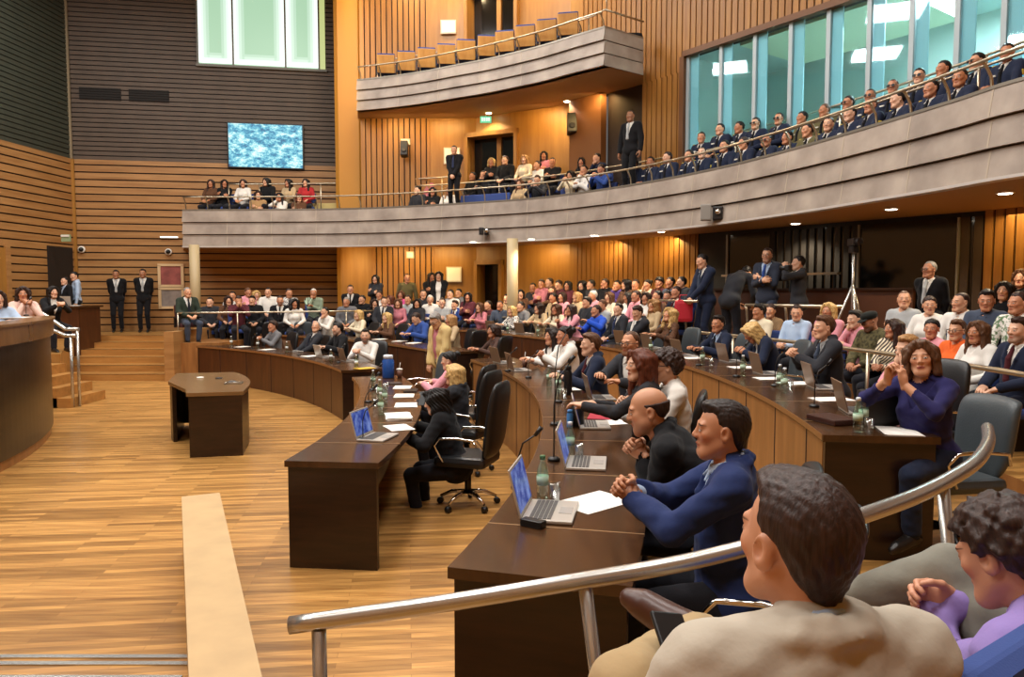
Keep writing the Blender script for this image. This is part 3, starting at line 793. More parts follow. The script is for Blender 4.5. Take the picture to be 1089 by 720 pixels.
# floor and terraces
mb = MB(); mb.prism([(-16, -4), (11, -4), (11, 25), (-16, 25)], -.1, 0)
struct(mb.build('floor', M_FLOOR), 'oak strip floor of the chamber', 'floor')
for nm, ra, rb, a0, a1, z in (('floor_ring_terrace', R2 + .02, lambda d: R3(d) + .02, -15.2, 58, F2), ('floor_ring_terrace', lambda d: R3(d) + .02, TIERS[0][0], -12, 58, F3),
                              ('floor_audience_terrace', TIERS[0][0], TIERS[1][0], -24, 47, .5), ('floor_audience_terrace', TIERS[1][0], TIERS[2][0], -24, 43, .75),
                              ('floor_audience_terrace', TIERS[2][0], TIERS[3][0], -24, 31, 1.0), ('floor_audience_terrace', TIERS[3][0], 22.4, -24, 16, 1.22)):
    mb = MB(); sector(mb, ra, rb, a0, a1, 0.0, z, two=True)
    struct(mb.build(nm, [M_FLOOR, M_FRONT]), 'stepped wooden terrace under the curved seating', 'floor')
# platform where the man in the dark blazer sits, behind the ends of the far desks
PLX0 = -7.62
mb = MB(); mb.prism([(PLX0, 16.95), (-6.75, 16.95), (-6.6, 17.4), (-6.6, 19.2), (-4.0, 20.2), (-4.0, 24), (PLX0, 24)], 0, .85)
struct(mb.build('floor_audience_terrace', M_FRONT), 'raised wooden platform at the end of the far desks', 'floor')
mb = MB(); mb.prism([(-4.0, 18.75), (-1.4, 18.3), (.3, 18.1), (1.0, 19.4), (-1, 20.7), (-4.0, 20.9)], 0, .55)
struct(mb.build('floor_audience_terrace', M_FLOOR), 'wooden terrace before the slatted wall under the balcony', 'floor')
# spectators' platform at the camera, its steps and the low flanking wall
mb = MB(); mb.prism([(-1.1, 2.75), (-1.0, 2.1), (.9, 1.95), (1.5, 2.7), (1.9, 3.3), (2.8, 3.45), (10, 3.45), (10, -4), (-14, -4), (-14, 2.75)], 0, .42)
struct(mb.build('floor_spectator_platform', M_FLOOR), 'raised wooden floor of the spectators', 'floor')
t = empty('staircase', (0, 0, 0)); struct(t, 'low wooden steps with metal nosings beside the low pale wall', 'staircase')
for z, y in ((.14, 3.75), (.28, 3.28)):
    mb = MB(); mb.prism([(-14, 2.7), (-1.25, 2.7), (-1.55, y), (-14, y + .02)], 0, z); mb.build('step', M_FLOOR, t)
for z, y in ((.14, 3.75), (.28, 3.28), (.42, 2.75)):
    for k in range(2):
        mb = MB(); mb.box((-7.8, y - .035 - .07 * k, z + .003), (12.6, .035, .008)); mb.build('nosing', M_STEEL, t)
LW0, LW1 = at_z(240, 722, .45), at_z(213.5, 526, .45)
def low_wall():
    d = (LW1 - LW0); d.z = 0; d.normalize(); n = Vector((-d.y, d.x, 0)) * .137
    a, b = LW0 - d * .25, LW1
    mb = MB(); mb.prism([(a + n).to_2d(), (b + n).to_2d(), (b - n).to_2d(), (a - n).to_2d()][::-1], 0, .45)
    o = mb.build('wall_stair_flank', mat('pale_wall_cap', '#b99a6c', .55, noise=.08, nscale=5)); struct(o, 'low pale wall flanking the near steps', 'wall')
low_wall()

# ---- far stage-side walls
FW0, FW1 = Vector((-12.84, 21.85, 0)), Vector((-4.95, 23.2, 0))
LWd = Vector((.065, 1, 0)).normalized()
CEIL = 11.2
def boards(name, A, B, z0, z1, pitch, gap, m, back, thick=.03, label='', side=1, parent=None):
    """horizontal boards along A-B"""
    d = (B - A); L = d.length; d.normalize(); n = Vector((-d.y, d.x, 0)) * side
    mb = MB(); mb.cur = 1
    M4 = Matrix(((d.x, n.x, 0, A.x), (d.y, n.y, 0, A.y), (0, 0, 1, 0), (0, 0, 0, 1)))
    mb.box((L / 2, .1, (z0 + z1) / 2), (L, .2, z1 - z0), M4); mb.cur = 0
    z = z0
    while z < z1 - .02:
        zz = min(z + pitch - gap, z1); mb.box((L / 2, -thick / 2, (z + zz) / 2), (L, thick, zz - z), M4); z += pitch
    o = mb.build(name, [m, back], parent); struct(o, label, 'wall'); return o
def uprights(name, A, B, z0, z1, pitch, gap, m, back, thick=.035, label='', side=1, parent=None):
    d = (B - A); L = d.length; d.normalize(); n = Vector((-d.y, d.x, 0)) * side
    mb = MB(); mb.cur = 1
    M4 = Matrix(((d.x, n.x, 0, A.x), (d.y, n.y, 0, A.y), (0, 0, 1, 0), (0, 0, 0, 1)))
    mb.box((L / 2, .1, (z0 + z1) / 2), (L, .2, z1 - z0), M4); mb.cur = 0
    x = 0
    while x < L - .02:
        w = min(pitch - gap, L - x); mb.box((x + w / 2, -thick / 2, (z0 + z1) / 2), (w, thick, z1 - z0), M4); x += pitch
    o = mb.build(name, [m, back], parent); struct(o, label, 'wall'); return o
def flat(name, A, B, z0, z1, m, thick=.2, label='', side=1, parent=None, fwd=0.0):
    d = (B - A); L = d.length; d.normalize(); n = Vector((-d.y, d.x, 0)) * side
    M4 = Matrix(((d.x, n.x, 0, A.x), (d.y, n.y, 0, A.y), (0, 0, 1, 0), (0, 0, 0, 1)))
    mb = MB(); mb.box((L / 2, thick / 2 - fwd, (z0 + z1) / 2), (L, thick, z1 - z0), M4)
    o = mb.build(name, m, parent)
    if not parent: struct(o, label, 'wall')
    return o
ZB = 5.88
boards('wall_far', FW0, FW1, 0, ZB, .213, .04, M_PLANK, M_GROOVE, label='far wall of pale horizontal planks with dark gaps')
wf_dark = boards('wall_far_upper', FW0, FW1, ZB, CEIL, .136, .03, M_DARKSLAT, M_DARKBACK, label='dark slatted upper part of the far wall')
LA, LB = FW0 - LWd * 22, FW0
boards('wall_left', LA, LB, 0, ZB, .213, .04, M_PLANK, M_GROOVE, label='side wall of pale horizontal planks beyond the podium')
boards('wall_left_upper', LA, LB, ZB, CEIL, .136, .03, M_DARKSLAT2, M_DARKBACK, label='dark slatted upper part of the side wall')
flat('trim_corner', FW0 + Vector((-.02, -.12, 0)), FW0 + Vector((.07, -.12, 0)), ZB, CEIL, mat('corner_trim', '#8f8168', .5), .05, 'thin pale corner strip between the dark walls')
flat('trim_corner', FW0 + Vector((-.03, -.1, 0)), FW0 + Vector((.09, -.1, 0)), 0, ZB, M_PANEL, .05, 'wooden corner strip between the plank walls')

# glowing light-panel window high in the far wall
def on_far(px, py):
    d = sight(px, py); n = Vector((-(FW1 - FW0).y, (FW1 - FW0).x, 0)).normalized()
    t = (FW0 - Vector((0, 0, CAM_H))).dot(n) / d.dot(n); return Vector((0, 0, CAM_H)) + d * t
fd = (FW1 - FW0).normalized(); fn = Vector((fd.y, -fd.x, 0))     # fn points into the room
MFW = Matrix(((fd.x, fn.x, 0, FW0.x), (fd.y, fn.y, 0, FW0.y), (0, 0, 1, 0), (0, 0, 0, 1)))
def fx(px, py=100): return (on_far(px, py) - FW0).dot(fd)
def fz(px, py): return on_far(px, py).z
w = empty('window_1', FW0); struct(w, 'tall backlit glass window high in the dark far wall', 'window'); w.matrix_world = MFW
xa, xb, xc, xd, xe = fx(211, 60), fx(248.5, 60), fx(304, 60), fx(339.5, 60), fx(346, 60)
wz0, wz1 = fz(280, 72), CEIL - .05
M_GLOW = mat('lit_glass', '#2c342c', .4, emit='#b9e2be', estr=.8); M_GLOW2 = mat('lit_glass_edge', '#404840', .4, emit='#e4fff0', estr=1.3); M_GLOW3 = mat('lit_glass_side', '#3a3a20', .4, emit='#d3dc90', estr=.75)
for a, b in ((xa, xb), (xb, xc), (xc, xd)):
    mb = MB(); mb.box(((a + b) / 2, .045, (wz0 + wz1) / 2), (b - a - .05, .03, wz1 - wz0)); p = mb.build('lit_pane', M_GLOW, w)
    for k_, (o_, w_) in enumerate(((.035, .075), (.11, .075), (.185, .075), (.26, .075))):  # stepped emissive bands paint the edge glow fading into each pane
        em = mat(f'lit_glass_edge{k_}', '#353d35', .4, emit=('#f4fff8', '#e6fbec', '#d8f3de', '#caebd0')[k_], estr=(1.25, 1.0, .92, .85)[k_])
        for q in (a + o_ + .03, b - o_ - .03):
            mb = MB(); mb.box((q, .065, (wz0 + wz1) / 2), (w_, .02, wz1 - wz0 - .1)); mb.build('edge_glow_band', em, p)
        mb = MB(); mb.box(((a + b) / 2, .067 - .001 * k_, wz0 + o_ + .05), (b - a - .1 - 2 * o_, .02, w_)); mb.build('edge_glow_band', em, p)
mb = MB(); mb.box(((xd + xe) / 2, .05, (wz0 + wz1) / 2), (xe - xd, .04, wz1 - wz0)); mb.build('lit_side_pane', M_GLOW3, w)
for q in (xa, xb, xc, xd):
    mb = MB(); mb.box((q, .06, (wz0 + wz1) / 2), (.05, .08, wz1 - wz0)); mb.build('mullion', mat('mullion_grey', '#6b6a62', .5), w)
mb = MB(); mb.box(((xa + xe) / 2, .06, wz0 - .03), (xe - xa + .1, .1, .07)); mb.build('window_sill', mat('mullion_grey', '#6b6a62', .5), w)
# television
t = empty('television', FW0); t.matrix_world = MFW @ Matrix.Translation(((fx(243, 155) + fx(323, 158)) / 2, .0, fz(283, 156)))
tag(t, 'flat television showing the assembly, mounted on the dark far wall', 'television')
tw_, th_ = fx(322, 156) - fx(244, 156), fz(283, 133) - fz(283, 178.5)
mb = MB(); mb.box((0, .09, 0), (tw_ + .08, .07, th_ + .08), bev=.015); mb.build('bezel', M_BLACK, t)
def screen_mat():
    m = bpy.data.materials.new('screen_picture'); m.use_nodes = True; nt = m.node_tree; b = nt.nodes['Principled BSDF']; N = nt.nodes.new; L = nt.links.new
    tc = N('ShaderNodeTexCoord'); mp = N('ShaderNodeMapping'); mp.inputs['Rotation'].default_value = (0, math.radians(-15), 0); mp.inputs['Scale'].default_value = (2.6, 1, 4.6); L(tc.outputs['Object'], mp.inputs[0])
    n = N('ShaderNodeTexNoise'); n.inputs['Scale'].default_value = 1.3; n.inputs['Detail'].default_value = 9; n.inputs['Roughness'].default_value = .78; L(mp.outputs[0], n.inputs['Vector'])
    r = N('ShaderNodeValToRGB'); e = r.color_ramp.elements; e[0].position = .36; e[0].color = (*hexc('#123f6e'), 1); e[1].position = .62; e[1].color = (*hexc('#eefcff'), 1)
    x = e.new(.47); x.color = (*hexc('#3f9fc4'), 1); x = e.new(.53); x.color = (*hexc('#8fdfe6'), 1)
    L(n.outputs['Fac'], r.inputs[0]); L(r.outputs[0], b.inputs['Emission Color']); b.inputs['Emission Strength'].default_value = 1.0; b.inputs['Base Color'].default_value = (.02, .02, .02, 1)
    return m
M_SCREEN = screen_mat()
mb = MB(); mb.box((0, .128, 0), (tw_, .006, th_)); mb.build('screen', M_SCREEN, t)
# ventilation slots
for i, (p0, p1) in enumerate(((85, 129), (137.5, 180))):
    t = empty('ventilation_grille', FW0); t.matrix_world = MFW; tag(t, 'dark ventilation slot in the far wall, ' + ('next to the corner' if i == 0 else 'on the window side of the pair'), 'grille')
    a, b = fx(p0, 99), fx(p1, 99); z0_, z1_ = fz(130, 107.5), fz(130, 95)
    mb = MB(); mb.box(((a + b) / 2, .04, (z0_ + z1_) / 2), (b - a, .03, z1_ - z0_)); mb.build('opening', M_DARKBACK, t)
    for q in range(5):
        mb = MB(); mb.box(((a + b) / 2, .06, z0_ + (q + .5) * (z1_ - z0_) / 5), (b - a, .025, .012)); mb.build('blade', M_DARKBACK, t)
# small wall fittings
t = empty('emergency_sign', FW0); t.matrix_world = Matrix.Translation(at_y(68, 253, 20.5)); tag(t, 'small pale green emergency sign in the corner of the plank walls', 'sign')
mb = MB(); mb.box((0, .1, 0), (.24, .08, .2), bev=.01); mb.build('housing', mat('sign_green', '#8fa27c', .5), t); mb = MB(); mb.box((0, .05, .06), (.22, .03, .05)); mb.build('lens', M_WHITE, t)
for px, py, lb in ((88, 265.5, 'white dome camera on the far plank wall beside the dark alcove'), (180, 268, 'small round dome camera on the far plank wall beside the pictures')):
    t = empty('dome_camera', FW0); t.matrix_world = MFW @ Matrix.Translation((fx(px, py), .05, fz(px, py))); tag(t, lb, 'camera')
    mb = MB(); mb.lathe([(.001, 0), (.1, 0), (.1, .05), (.085, .07), (.001, .075)], 16, Matrix.Rotation(-PI / 2, 4, 'X')); mb.build('mount', M_WHITE, t)
    mb = MB(); mb.lathe([(.07, .07), (.06, .11), (.03, .14), (.001, .145)], 16, Matrix.Rotation(-PI / 2, 4, 'X')); mb.build('dome', M_BLACK, t)
t = empty('wall_lamp', FW0); t.matrix_world = MFW @ Matrix.Translation((fx(181, 252.5), .06, fz(181, 252.5))); tag(t, 'white bar lamp on the far plank wall beside the balcony end', 'lamp')
mb = MB(); mb.box((0, .02, 0), (.52, .08, .05), bev=.01); mb.build('housing', M_WHITE, t); mb = MB(); mb.box((0, .065, 0), (.48, .012, .04)); mb.build('tube', mat('lamp_white', '#ffffff', .5, emit='#fff6e4', estr=1.4), t)
for (y0, y1, c, lb) in ((283, 303, '#96504a', 'red picture in a pale frame on the far wall, above the grey one'), (308, 326, '#8a8078', 'grey picture in a pale frame on the far wall, below the red one')):
    t = empty('framed_picture', FW0); t.matrix_world = MFW; tag(t, lb, 'picture')
    a, b, z0_, z1_ = fx(172, 300), fx(193.5, 300), fz(183, y1), fz(183, y0)
    fr = MB(); 
    for (cx_, cz_, sx_, sz_) in (((a + b) / 2, z1_ + .03, b - a + .16, .07), ((a + b) / 2, z0_ - .03, b - a + .16, .07), (a - .04, (z0_ + z1_) / 2, .08, z1_ - z0_ + .06), (b + .04, (z0_ + z1_) / 2, .08, z1_ - z0_ + .06)): fr.box((cx_, .07, cz_), (sx_, .06, sz_))
    fr.build('picture_frame', mat('pale_frame', '#d8b98c', .5), t)
    mb = MB(); mb.box(((a + b) / 2, .055, (z0_ + z1_) / 2), (b - a, .03, z1_ - z0_)); mb.build('print', mat('print' + c, c, .5, noise=.25, nscale=6), t)

# dark alcove and door in the plank side wall
def lwp(px, py=300):
    d = sight(px, py); n = Vector((LWd.y, -LWd.x, 0)); t = (FW0 - Vector((0, 0, CAM_H))).dot(n) / d.dot(n); return Vector((0, 0, CAM_H)) + d * t
a, b = lwp(50), lwp(76)
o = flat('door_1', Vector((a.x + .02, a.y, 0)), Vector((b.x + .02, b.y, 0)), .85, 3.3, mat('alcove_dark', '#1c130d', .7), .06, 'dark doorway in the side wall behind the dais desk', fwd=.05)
a, b = lwp(-30), lwp(7)
d2 = empty('door_2', (0, 0, 0)); struct(d2, 'pale wooden door in the side wall behind the podium', 'door')
flat('door_leaf', Vector((a.x, a.y, 0)), Vector((b.x, b.y, 0)), .85, 3.15, M_PANEL, .06, parent=d2, fwd=.05)
flat('door_frame', Vector((b.x, b.y - .06, 0)), Vector((b.x + .01, b.y + .08, 0)), .85, 3.25, M_PLANK, .1, parent=d2, fwd=.08)

# ---- curved back wall under and behind the balconies, and the long right wall
WP = [Vector((-4.95, 21.05, 0)), Vector((-1.0, 20.9, 0)), Vector((1.5, 19.4, 0)), Vector((3.04, 17.57, 0)), Vector((7.6, 11.2, 0)), Vector((9.4, 7.5, 0)), Vector((9.9, 2, 0)), Vector((9.9, -4, 0))]
def wall_at(px):
    d = sight(px, 310); k = d.x / d.y
    for A, B in zip(WP, WP[1:]):
        fa, fb = A.x - k * A.y, B.x - k * B.y
        if (fa <= 0 <= fb): return A + (B - A) * (-fa / (fb - fa))
    return None
def span(p0, p1):
    """ground path of the wall between two sight columns (keeps the polyline's corners)"""
    A, B = wall_at(p0), wall_at(p1); out = [A]
    for q in WP[1:-1]:
        k = q.x / q.y; px = 544.5 + FPX * k
        if p0 < px < p1: out.append(q)
    return out + [B]
def wseg(kind, p0, p1, z0, z1, nm='wall_back', m=None, label=None, fwd=0.0):
    pts = span(p0, p1)
    for A, B in zip(pts, pts[1:]):
        if (B - A).length < .02: continue
        lb = label or {'s': 'back wall of upright wooden slats with dark gaps', 'p': 'smooth wooden panel of the back wall', 'd': 'dark part of the back wall'}[kind]
        if kind == 's': uprights(nm, A, B, z0, z1, .155, .035, m or M_SLATV, M_GROOVE, label=lb)
        else: flat(nm, A, B, z0, z1, m or (M_PANEL if kind == 'p' else M_GROOVE), label=lb, fwd=fwd)
Z_S, Z_T = 3.28, 4.28                       # lower balcony: soffit and parapet top
Z_U, Z_V = 6.85, 7.66                       # upper balcony
M_DK = mat('dark_glazing', '#0e0d0c', .12, spec=.6); M_DKSLAT = mat('dark_curtain_slat', '#2a2622', .7)
for p0, p1, k in ((364, 396, 'p'), (396, 461, 's'), (461, 507, 'p'), (536, 611, 'p'), (611, 742, 's')): wseg(k, p0, p1, 0, Z_S)
wseg('d', 507, 536, 2.9, Z_S, m=M_PANEL)
wseg('d', 742, 1046, 0, Z_S, nm='wall_right', m=mat('control_wall_dark', '#17130f', .6), label='dark glazed wall beside the audience')
pa, pb = wall_at(1046), WP[5]
uprights('wall_right', pa, pb, 0, Z_S, .155, .035, M_SLATV, M_GROOVE, label='side wall of upright wooden slats beyond the dark glazing')
flat('wall_right', WP[5], WP[6], 0, CEIL, M_PANEL, label='plain wooden side wall behind the spectators'); flat('wall_right', WP[6], WP[7], 0, CEIL, M_PANEL, label='plain wooden side wall behind the spectators')
for p0, p1, k in ((386, 458, 's'), (458, 497, 'p'), (552, 612, 'p'), (682, 726, 's')): wseg(k, p0, p1, Z_S, Z_U)
wseg('p', 612, 645, Z_S, Z_U, m=mat('brown_pillar', '#7a4e28', .5), fwd=.25)
wseg('d', 645, 682, Z_S, Z_U, m=mat('dark_doorway', '#2a1a10', .7))  # dark balcony doorway beside the brown pillar
for p0, p1, k in ((386, 455, 's'), (455, 497, 'p'), (552, 616, 'p'), (616, 726, 's')): wseg(k, p0, p1, Z_U, CEIL)
wseg('p', 497, 552, 10.4, CEIL); wseg('p', 497, 552, 6.4, Z_U + .3)
ZW0, ZW1 = 4.2, 7.15
pts = [wall_at(726), WP[4]]
uprights('wall_right_upper', pts[0], pts[1], ZW1, CEIL, .155, .035, M_SLATV, M_GROOVE, label='upright wooden slats above the long glass front')
flat('wall_right_upper', pts[0], pts[1], Z_S, ZW0, M_PANEL, label='panel below the long glass front')
flat('wall_right_upper', WP[4], WP[5], Z_S, CEIL, M_PANEL, label='wooden wall past the long glass front')
# doors with dark leaves: ground, balcony, upper balcony
def dark_door(n, p0, p1, z0, z1, lb, two=True):
    A, B = wall_at(p0), wall_at(p1); d = (B - A).normalized(); nn = Vector((-d.y, d.x, 0)); L = (B - A).length
    t = empty(f'door_{n}', A); t.matrix_world = Matrix(((d.x, nn.x, 0, A.x), (d.y, nn.y, 0, A.y), (0, 0, 1, z0), (0, 0, 0, 1))); struct(t, lb, 'door')
    H = z1 - z0
    mb = MB(); mb.box((L / 2, .3, H / 2), (L, .05, H)); mb.build('door_leaf', M_DK, t)
    mb = MB(); mb.box((.05, .1, H / 2), (.1, .5, H)); mb.box((L - .05, .1, H / 2), (.1, .5, H)); mb.box((L / 2, .1, H - .06), (L, .5, .12)); mb.build('door_frame', M_PANEL, t)
    if two:
        mb = MB(); mb.box((L * .56, .24, H / 2), (.13, .1, H)); mb.build('door_post', M_PANEL, t)
dark_door(3, 507, 536, .0, 2.9, 'dark door in the back wall under the balcony', False)
dark_door(4, 497, 552, Z_S, 6.4, 'dark double door on the lower balcony under the exit sign')
dark_door(5, 497, 552, Z_U + .3, 10.4, 'dark double door on the upper balcony')
# orange pilaster with its cove light
M_PIL = mat('pilaster_orange', '#b47d2a', .5)
A, B = Vector((-5.02, 21.3, 0)), Vector((-4.2, 21.3, 0))
mb = MB(); mb.wall([(A.x, A.y), (A.x + .12, A.y - .1), (B.x - .12, B.y - .1), (B.x, B.y)][::-1], 0, CEIL, -.25)
struct(mb.build('wall_pilaster', M_PIL), 'tall orange lit pilaster at the end of the far wall', 'wall')
# round columns
for px, d, z0, lb in ((207.5, 20.3, .85, 'round beige column under the balcony end by the far wall'), (545, 17.9, .5, 'round beige column under the balcony among the audience')):
    p = at_y(px, 300, d); mb = MB(); mb.lathe([(.135, z0), (.135, Z_S + .02)], 24, Matrix.Translation((p.x, p.y, 0))); struct(mb.build('column', mat('column_beige', '#b5a27c', .5)), lb, 'column')

# ---- balconies
def spline(P, n):
    P = [Vector((p[0], p[1], 0)) for p in P]; P = [2 * P[0] - P[1]] + P + [2 * P[-1] - P[-2]]; out = []
    for i in range(1, len(P) - 2):
        for j in range(n):
            t = j / n; a, b, c, d = P[i - 1], P[i], P[i + 1], P[i + 2]
            out.append(.5 * ((2 * b) + (c - a) * t + (2 * a - 5 * b + 4 * c - d) * t * t + (3 * b - a - 3 * c + d) * t ** 3))
    out.append(P[-2]); return out
def resample(P, step):
    out = [P[0]]; acc = 0
    for a, b in zip(P, P[1:]):
        L = (b - a).length; t = step - acc
        while t <= L: out.append(a + (b - a) * (t / L)); t += step
        acc = L - (t - step)
    return out
def offset(P, t):
    n = len(P); out = []
    for i in range(n):
        a = (P[min(i + 1, n - 1)] - P[max(i - 1, 0)]).normalized(); out.append(P[i] + Vector((-a.y, a.x, 0)) * t)
    return out
def bal_pts(rows, z):
    return [at_z(px, py, z) for px, py in rows]
LBAL = spline([at_z(px, py, Z_S) for px, py in ((195, 262), (278, 261.8), (360, 261.4), (430, 260), (500, 257.8), (570, 255), (640, 250), (700, 244.5), (770, 236.5), (850, 225), (930, 212), (1010, 198.3), (1089, 184.5))] + [Vector((6.15, 6.6, 0)), Vector((6.6, 4.5, 0)), Vector((6.9, 2, 0)), Vector((7, -1, 0))], 10)
UBAL = spline([at_z(px, py, Z_U) for px, py in ((380, 118), (417, 114.5), (452, 110), (485, 104.5), (516, 99.5), (546, 93.5), (578, 86.5), (610, 78), (643, 69.7))], 6)
def stone():
    m = bpy.data.materials.new('parapet_stone'); m.use_nodes = True; nt = m.node_tree; b = nt.nodes['Principled BSDF']; N = nt.nodes.new; L = nt.links.new
    tc = N('ShaderNodeTexCoord'); n = N('ShaderNodeTexNoise'); n.inputs['Scale'].default_value = 2.2; n.inputs['Detail'].default_value = 6; L(tc.outputs['Object'], n.inputs['Vector'])
    r = N('ShaderNodeValToRGB'); r.color_ramp.elements[0].position = .3; r.color_ramp.elements[1].position = .72; r.color_ramp.elements[0].color = (*hexc('#85786d'), 1); r.color_ramp.elements[1].color = (*hexc('#ab9d8f'), 1)
    L(n.outputs['Fac'], r.inputs[0]); L(r.outputs[0], b.inputs['Base Color']); b.inputs['Roughness'].default_value = .55; return m
M_STONE = stone(); M_JOINT = mat('stone_joint', '#a89a88', .7); M_SHADOWGAP = mat('stone_course_gap', '#2c211a', .8)
def parapet(path, z0, z1, name, label, joint):
    t = empty(name, (0, 0, 0)); struct(t, label, 'balcony parapet')
    H = (z1 - z0) / 3
    for c in range(3):
        za, zb = z0 + c * H, z0 + (c + 1) * H - .018
        lo_, hi_ = offset(path, -.05), offset(path, .0); bk = offset(path, .16)
        mb = MB(); n = len(path); vs = []
        for i in range(n):
            for q, z in ((lo_[i], za), (hi_[i], zb), (bk[i], zb), (bk[i], za)): vs.append((q.x, q.y, z))
        fs = []
        for i in range(n - 1):
            for j in range(4): fs.append((i * 4 + j, i * 4 + (j + 1) % 4, i * 4 + 4 + (j + 1) % 4, i * 4 + 4 + j))
        fs += [(3, 2, 1, 0), tuple((n - 1) * 4 + j for j in range(4))]
        mb.add(vs, fs); mb.build('stone_course', M_STONE, t)
    core = MB(); core.wall([(p.x, p.y) for p in offset(path, .05)], z0 + .02, z1 - .02, .12); core.build('parapet_core', M_SHADOWGAP, t)
    cap = MB(); cap.wall([(p.x, p.y) for p in offset(path, -.01)], z1 - .018, z1 + .02, .2); cap.build('parapet_cap', mat('cap_metal', '#8f887c', .35, .6), t)
    js = resample(path, joint); pj = path
    mb = MB()
    for q in js[1:-1]:
        i = min(range(len(pj)), key=lambda k: (pj[k] - q).length); a = (pj[min(i + 1, len(pj) - 1)] - pj[max(i - 1, 0)]).normalized(); nn = Vector((-a.y, a.x, 0))
        for c in range(3):
            za, zb = z0 + c * H, z0 + (c + 1) * H - .018; w_ = a * .012
            f0, f1 = q - nn * .053, q - nn * .003
            mb.add([(f0 - w_).to_3d() + Vector((0, 0, za)), f0 + w_ + Vector((0, 0, za)), f1 + w_ + Vector((0, 0, zb)), f1 - w_ + Vector((0, 0, zb)), f0 - w_ + nn * .03 + Vector((0, 0, za)), f0 + w_ + nn * .03 + Vector((0, 0, za)), f1 + w_ + nn * .03 + Vector((0, 0, zb)), f1 - w_ + nn * .03 + Vector((0, 0, zb))],
                   [(0, 1, 2, 3), (0, 4, 5, 1), (3, 2, 6, 7), (0, 3, 7, 4), (1, 5, 6, 2)])
    mb.build('stone_joint', M_JOINT, t)
    return t
def dedup(P):
    out = [P[0]]
    for q in P[1:]:
        if (q - out[-1]).length > .02: out.append(q)
    return out
LBAL = dedup(LBAL)
parapet(LBAL, Z_S, Z_T, 'wall_balcony_parapet', 'long curved stone parapet of the lower balcony', 1.25)
UC = UBAL[-1]; UR = at_z(684, 80, Z_U)
UPATH = dedup(UBAL + [UC + (UR - UC) * k for k in (.5, 1.0)])
parapet(UBAL, Z_U, Z_V, 'wall_balcony_parapet', 'stone parapet of the small upper balcony', 1.25)
parapet([UC, UC + (UR - UC) * .5, UR], Z_U, Z_V, 'wall_balcony_parapet', 'short end return of the upper stone parapet', 3)
def slab(path, back, z0, z1, nm, m, lb):
    mb = MB(); n = len(path); vs = []
    for i in range(n):
        vs += [(path[i].x, path[i].y, z0), (back[i].x, back[i].y, z0), (back[i].x, back[i].y, z1), (path[i].x, path[i].y, z1)]
    fs = []
    for i in range(n - 1):
        for j in range(4): fs.append((i * 4 + j, i * 4 + (j + 1) % 4, i * 4 + 4 + (j + 1) % 4, i * 4 + 4 + j))
    fs += [(3, 2, 1, 0), tuple((n - 1) * 4 + j for j in range(4))]
    mb.add(vs, fs); struct(mb.build(nm, m), lb, 'floor')
def backset(path, far):
    """matching points on the room wall behind a balcony edge"""
    out = []
    for p in path:
        px = 544.5 + FPX * p.x / max(p.y, .5)
        if p.y < 7.6: out.append(Vector((9.95, p.y, 0))); continue
        if px < 366:
            k = p.x / p.y; n = Vector((fd.y, -fd.x, 0)); dd = Vector((k, 1, 0)); tt = FW0.dot(n) / dd.dot(n); out.append(dd * tt); continue
        q = wall_at(px); out.append(q if q else Vector((9.95, p.y, 0)))
    return out
BK = backset(LBAL, 0)
slab(offset(LBAL, .02), BK, Z_S, Z_S + .12, 'ceiling_soffit', M_SOFFIT, 'brown underside of the lower balcony')
F_BA, F_BB = 3.68, 4.18
slab(offset(LBAL, .17), BK, Z_S + .12, F_BA, 'floor_balcony', M_FLOOR, 'front step of the lower balcony floor')
slab(offset(LBAL, 1.12), [b + (b - p).normalized() * .05 if (b - p).length > 1.4 else p + (b - p).normalized() * 1.5 for p, b in zip(LBAL, BK)], F_BA, F_BB, 'floor_balcony', M_FLOOR, 'rear step of the lower balcony floor')
lip = MB(); lip.wall([(p.x, p.y) for p in offset(LBAL, -.07)], Z_S - .035, Z_S, .16); struct(lip.build('trim_parapet', mat('pale_metal_lip', '#cfc9c2', .4, .3)), 'pale metal lip under the lower parapet', 'trim')
UBK = [wall_at(544.5 + FPX * p.x / p.y) for p in UPATH]
slab(offset(UPATH, .02), UBK, Z_U, Z_U + .12, 'ceiling_soffit', M_SOFFIT, 'brown underside of the upper balcony')
slab(offset(UPATH, .16), UBK, Z_U + .12, Z_U + .3, 'floor_balcony', M_FLOOR, 'floor of the small upper balcony')
# ceiling, rear walls (out of sight, they close the room)
mb = MB(); mb.prism([(-16, -4.4), (10.6, -4.4), (10.6, 25), (-16, 25)], CEIL, CEIL + .1); struct(mb.build('ceiling', M_CEIL), 'plain high ceiling of the chamber', 'ceiling')
flat('wall_rear', Vector((10.2, -4, 0)), Vector((-15, -4, 0)), 0, CEIL, M_PANEL, label='wooden wall behind the spectators')

# ---- railings
def railing(name, path, z0, z1, r, step, label, bend=.16, parent=None, zs=None, out=0.0):
    t = empty(name, (0, 0, 0)); tag(t, label, 'railing')
    mb = MB(); mb.tube([(p.x, p.y, z1) for p in path], r, 8); mb.build('rail', M_RAIL, t)
    for q in resample(path, step):
        i = min(range(len(path)), key=lambda k: (path[k] - q).length); a = (path[min(i + 1, len(path) - 1)] - path[max(i - 1, 0)]).normalized(); nn = Vector((-a.y, a.x, 0))
        H = z1 - z0; mb = MB()
        mb.tube([q + nn * bend * 1.0 + Vector((0, 0, z0)), q + nn * bend * .8 + Vector((0, 0, z0 + H * .55)), q + nn * bend * .3 + Vector((0, 0, z0 + H * .9)), q + Vector((0, 0, z1))] if bend else [q + Vector((0, 0, z0)), q + Vector((0, 0, z1))], r * .85, 6); mb.build('post', M_RAIL, t)
    return t
vis = [p for p in LBAL if p.y > 6.2]
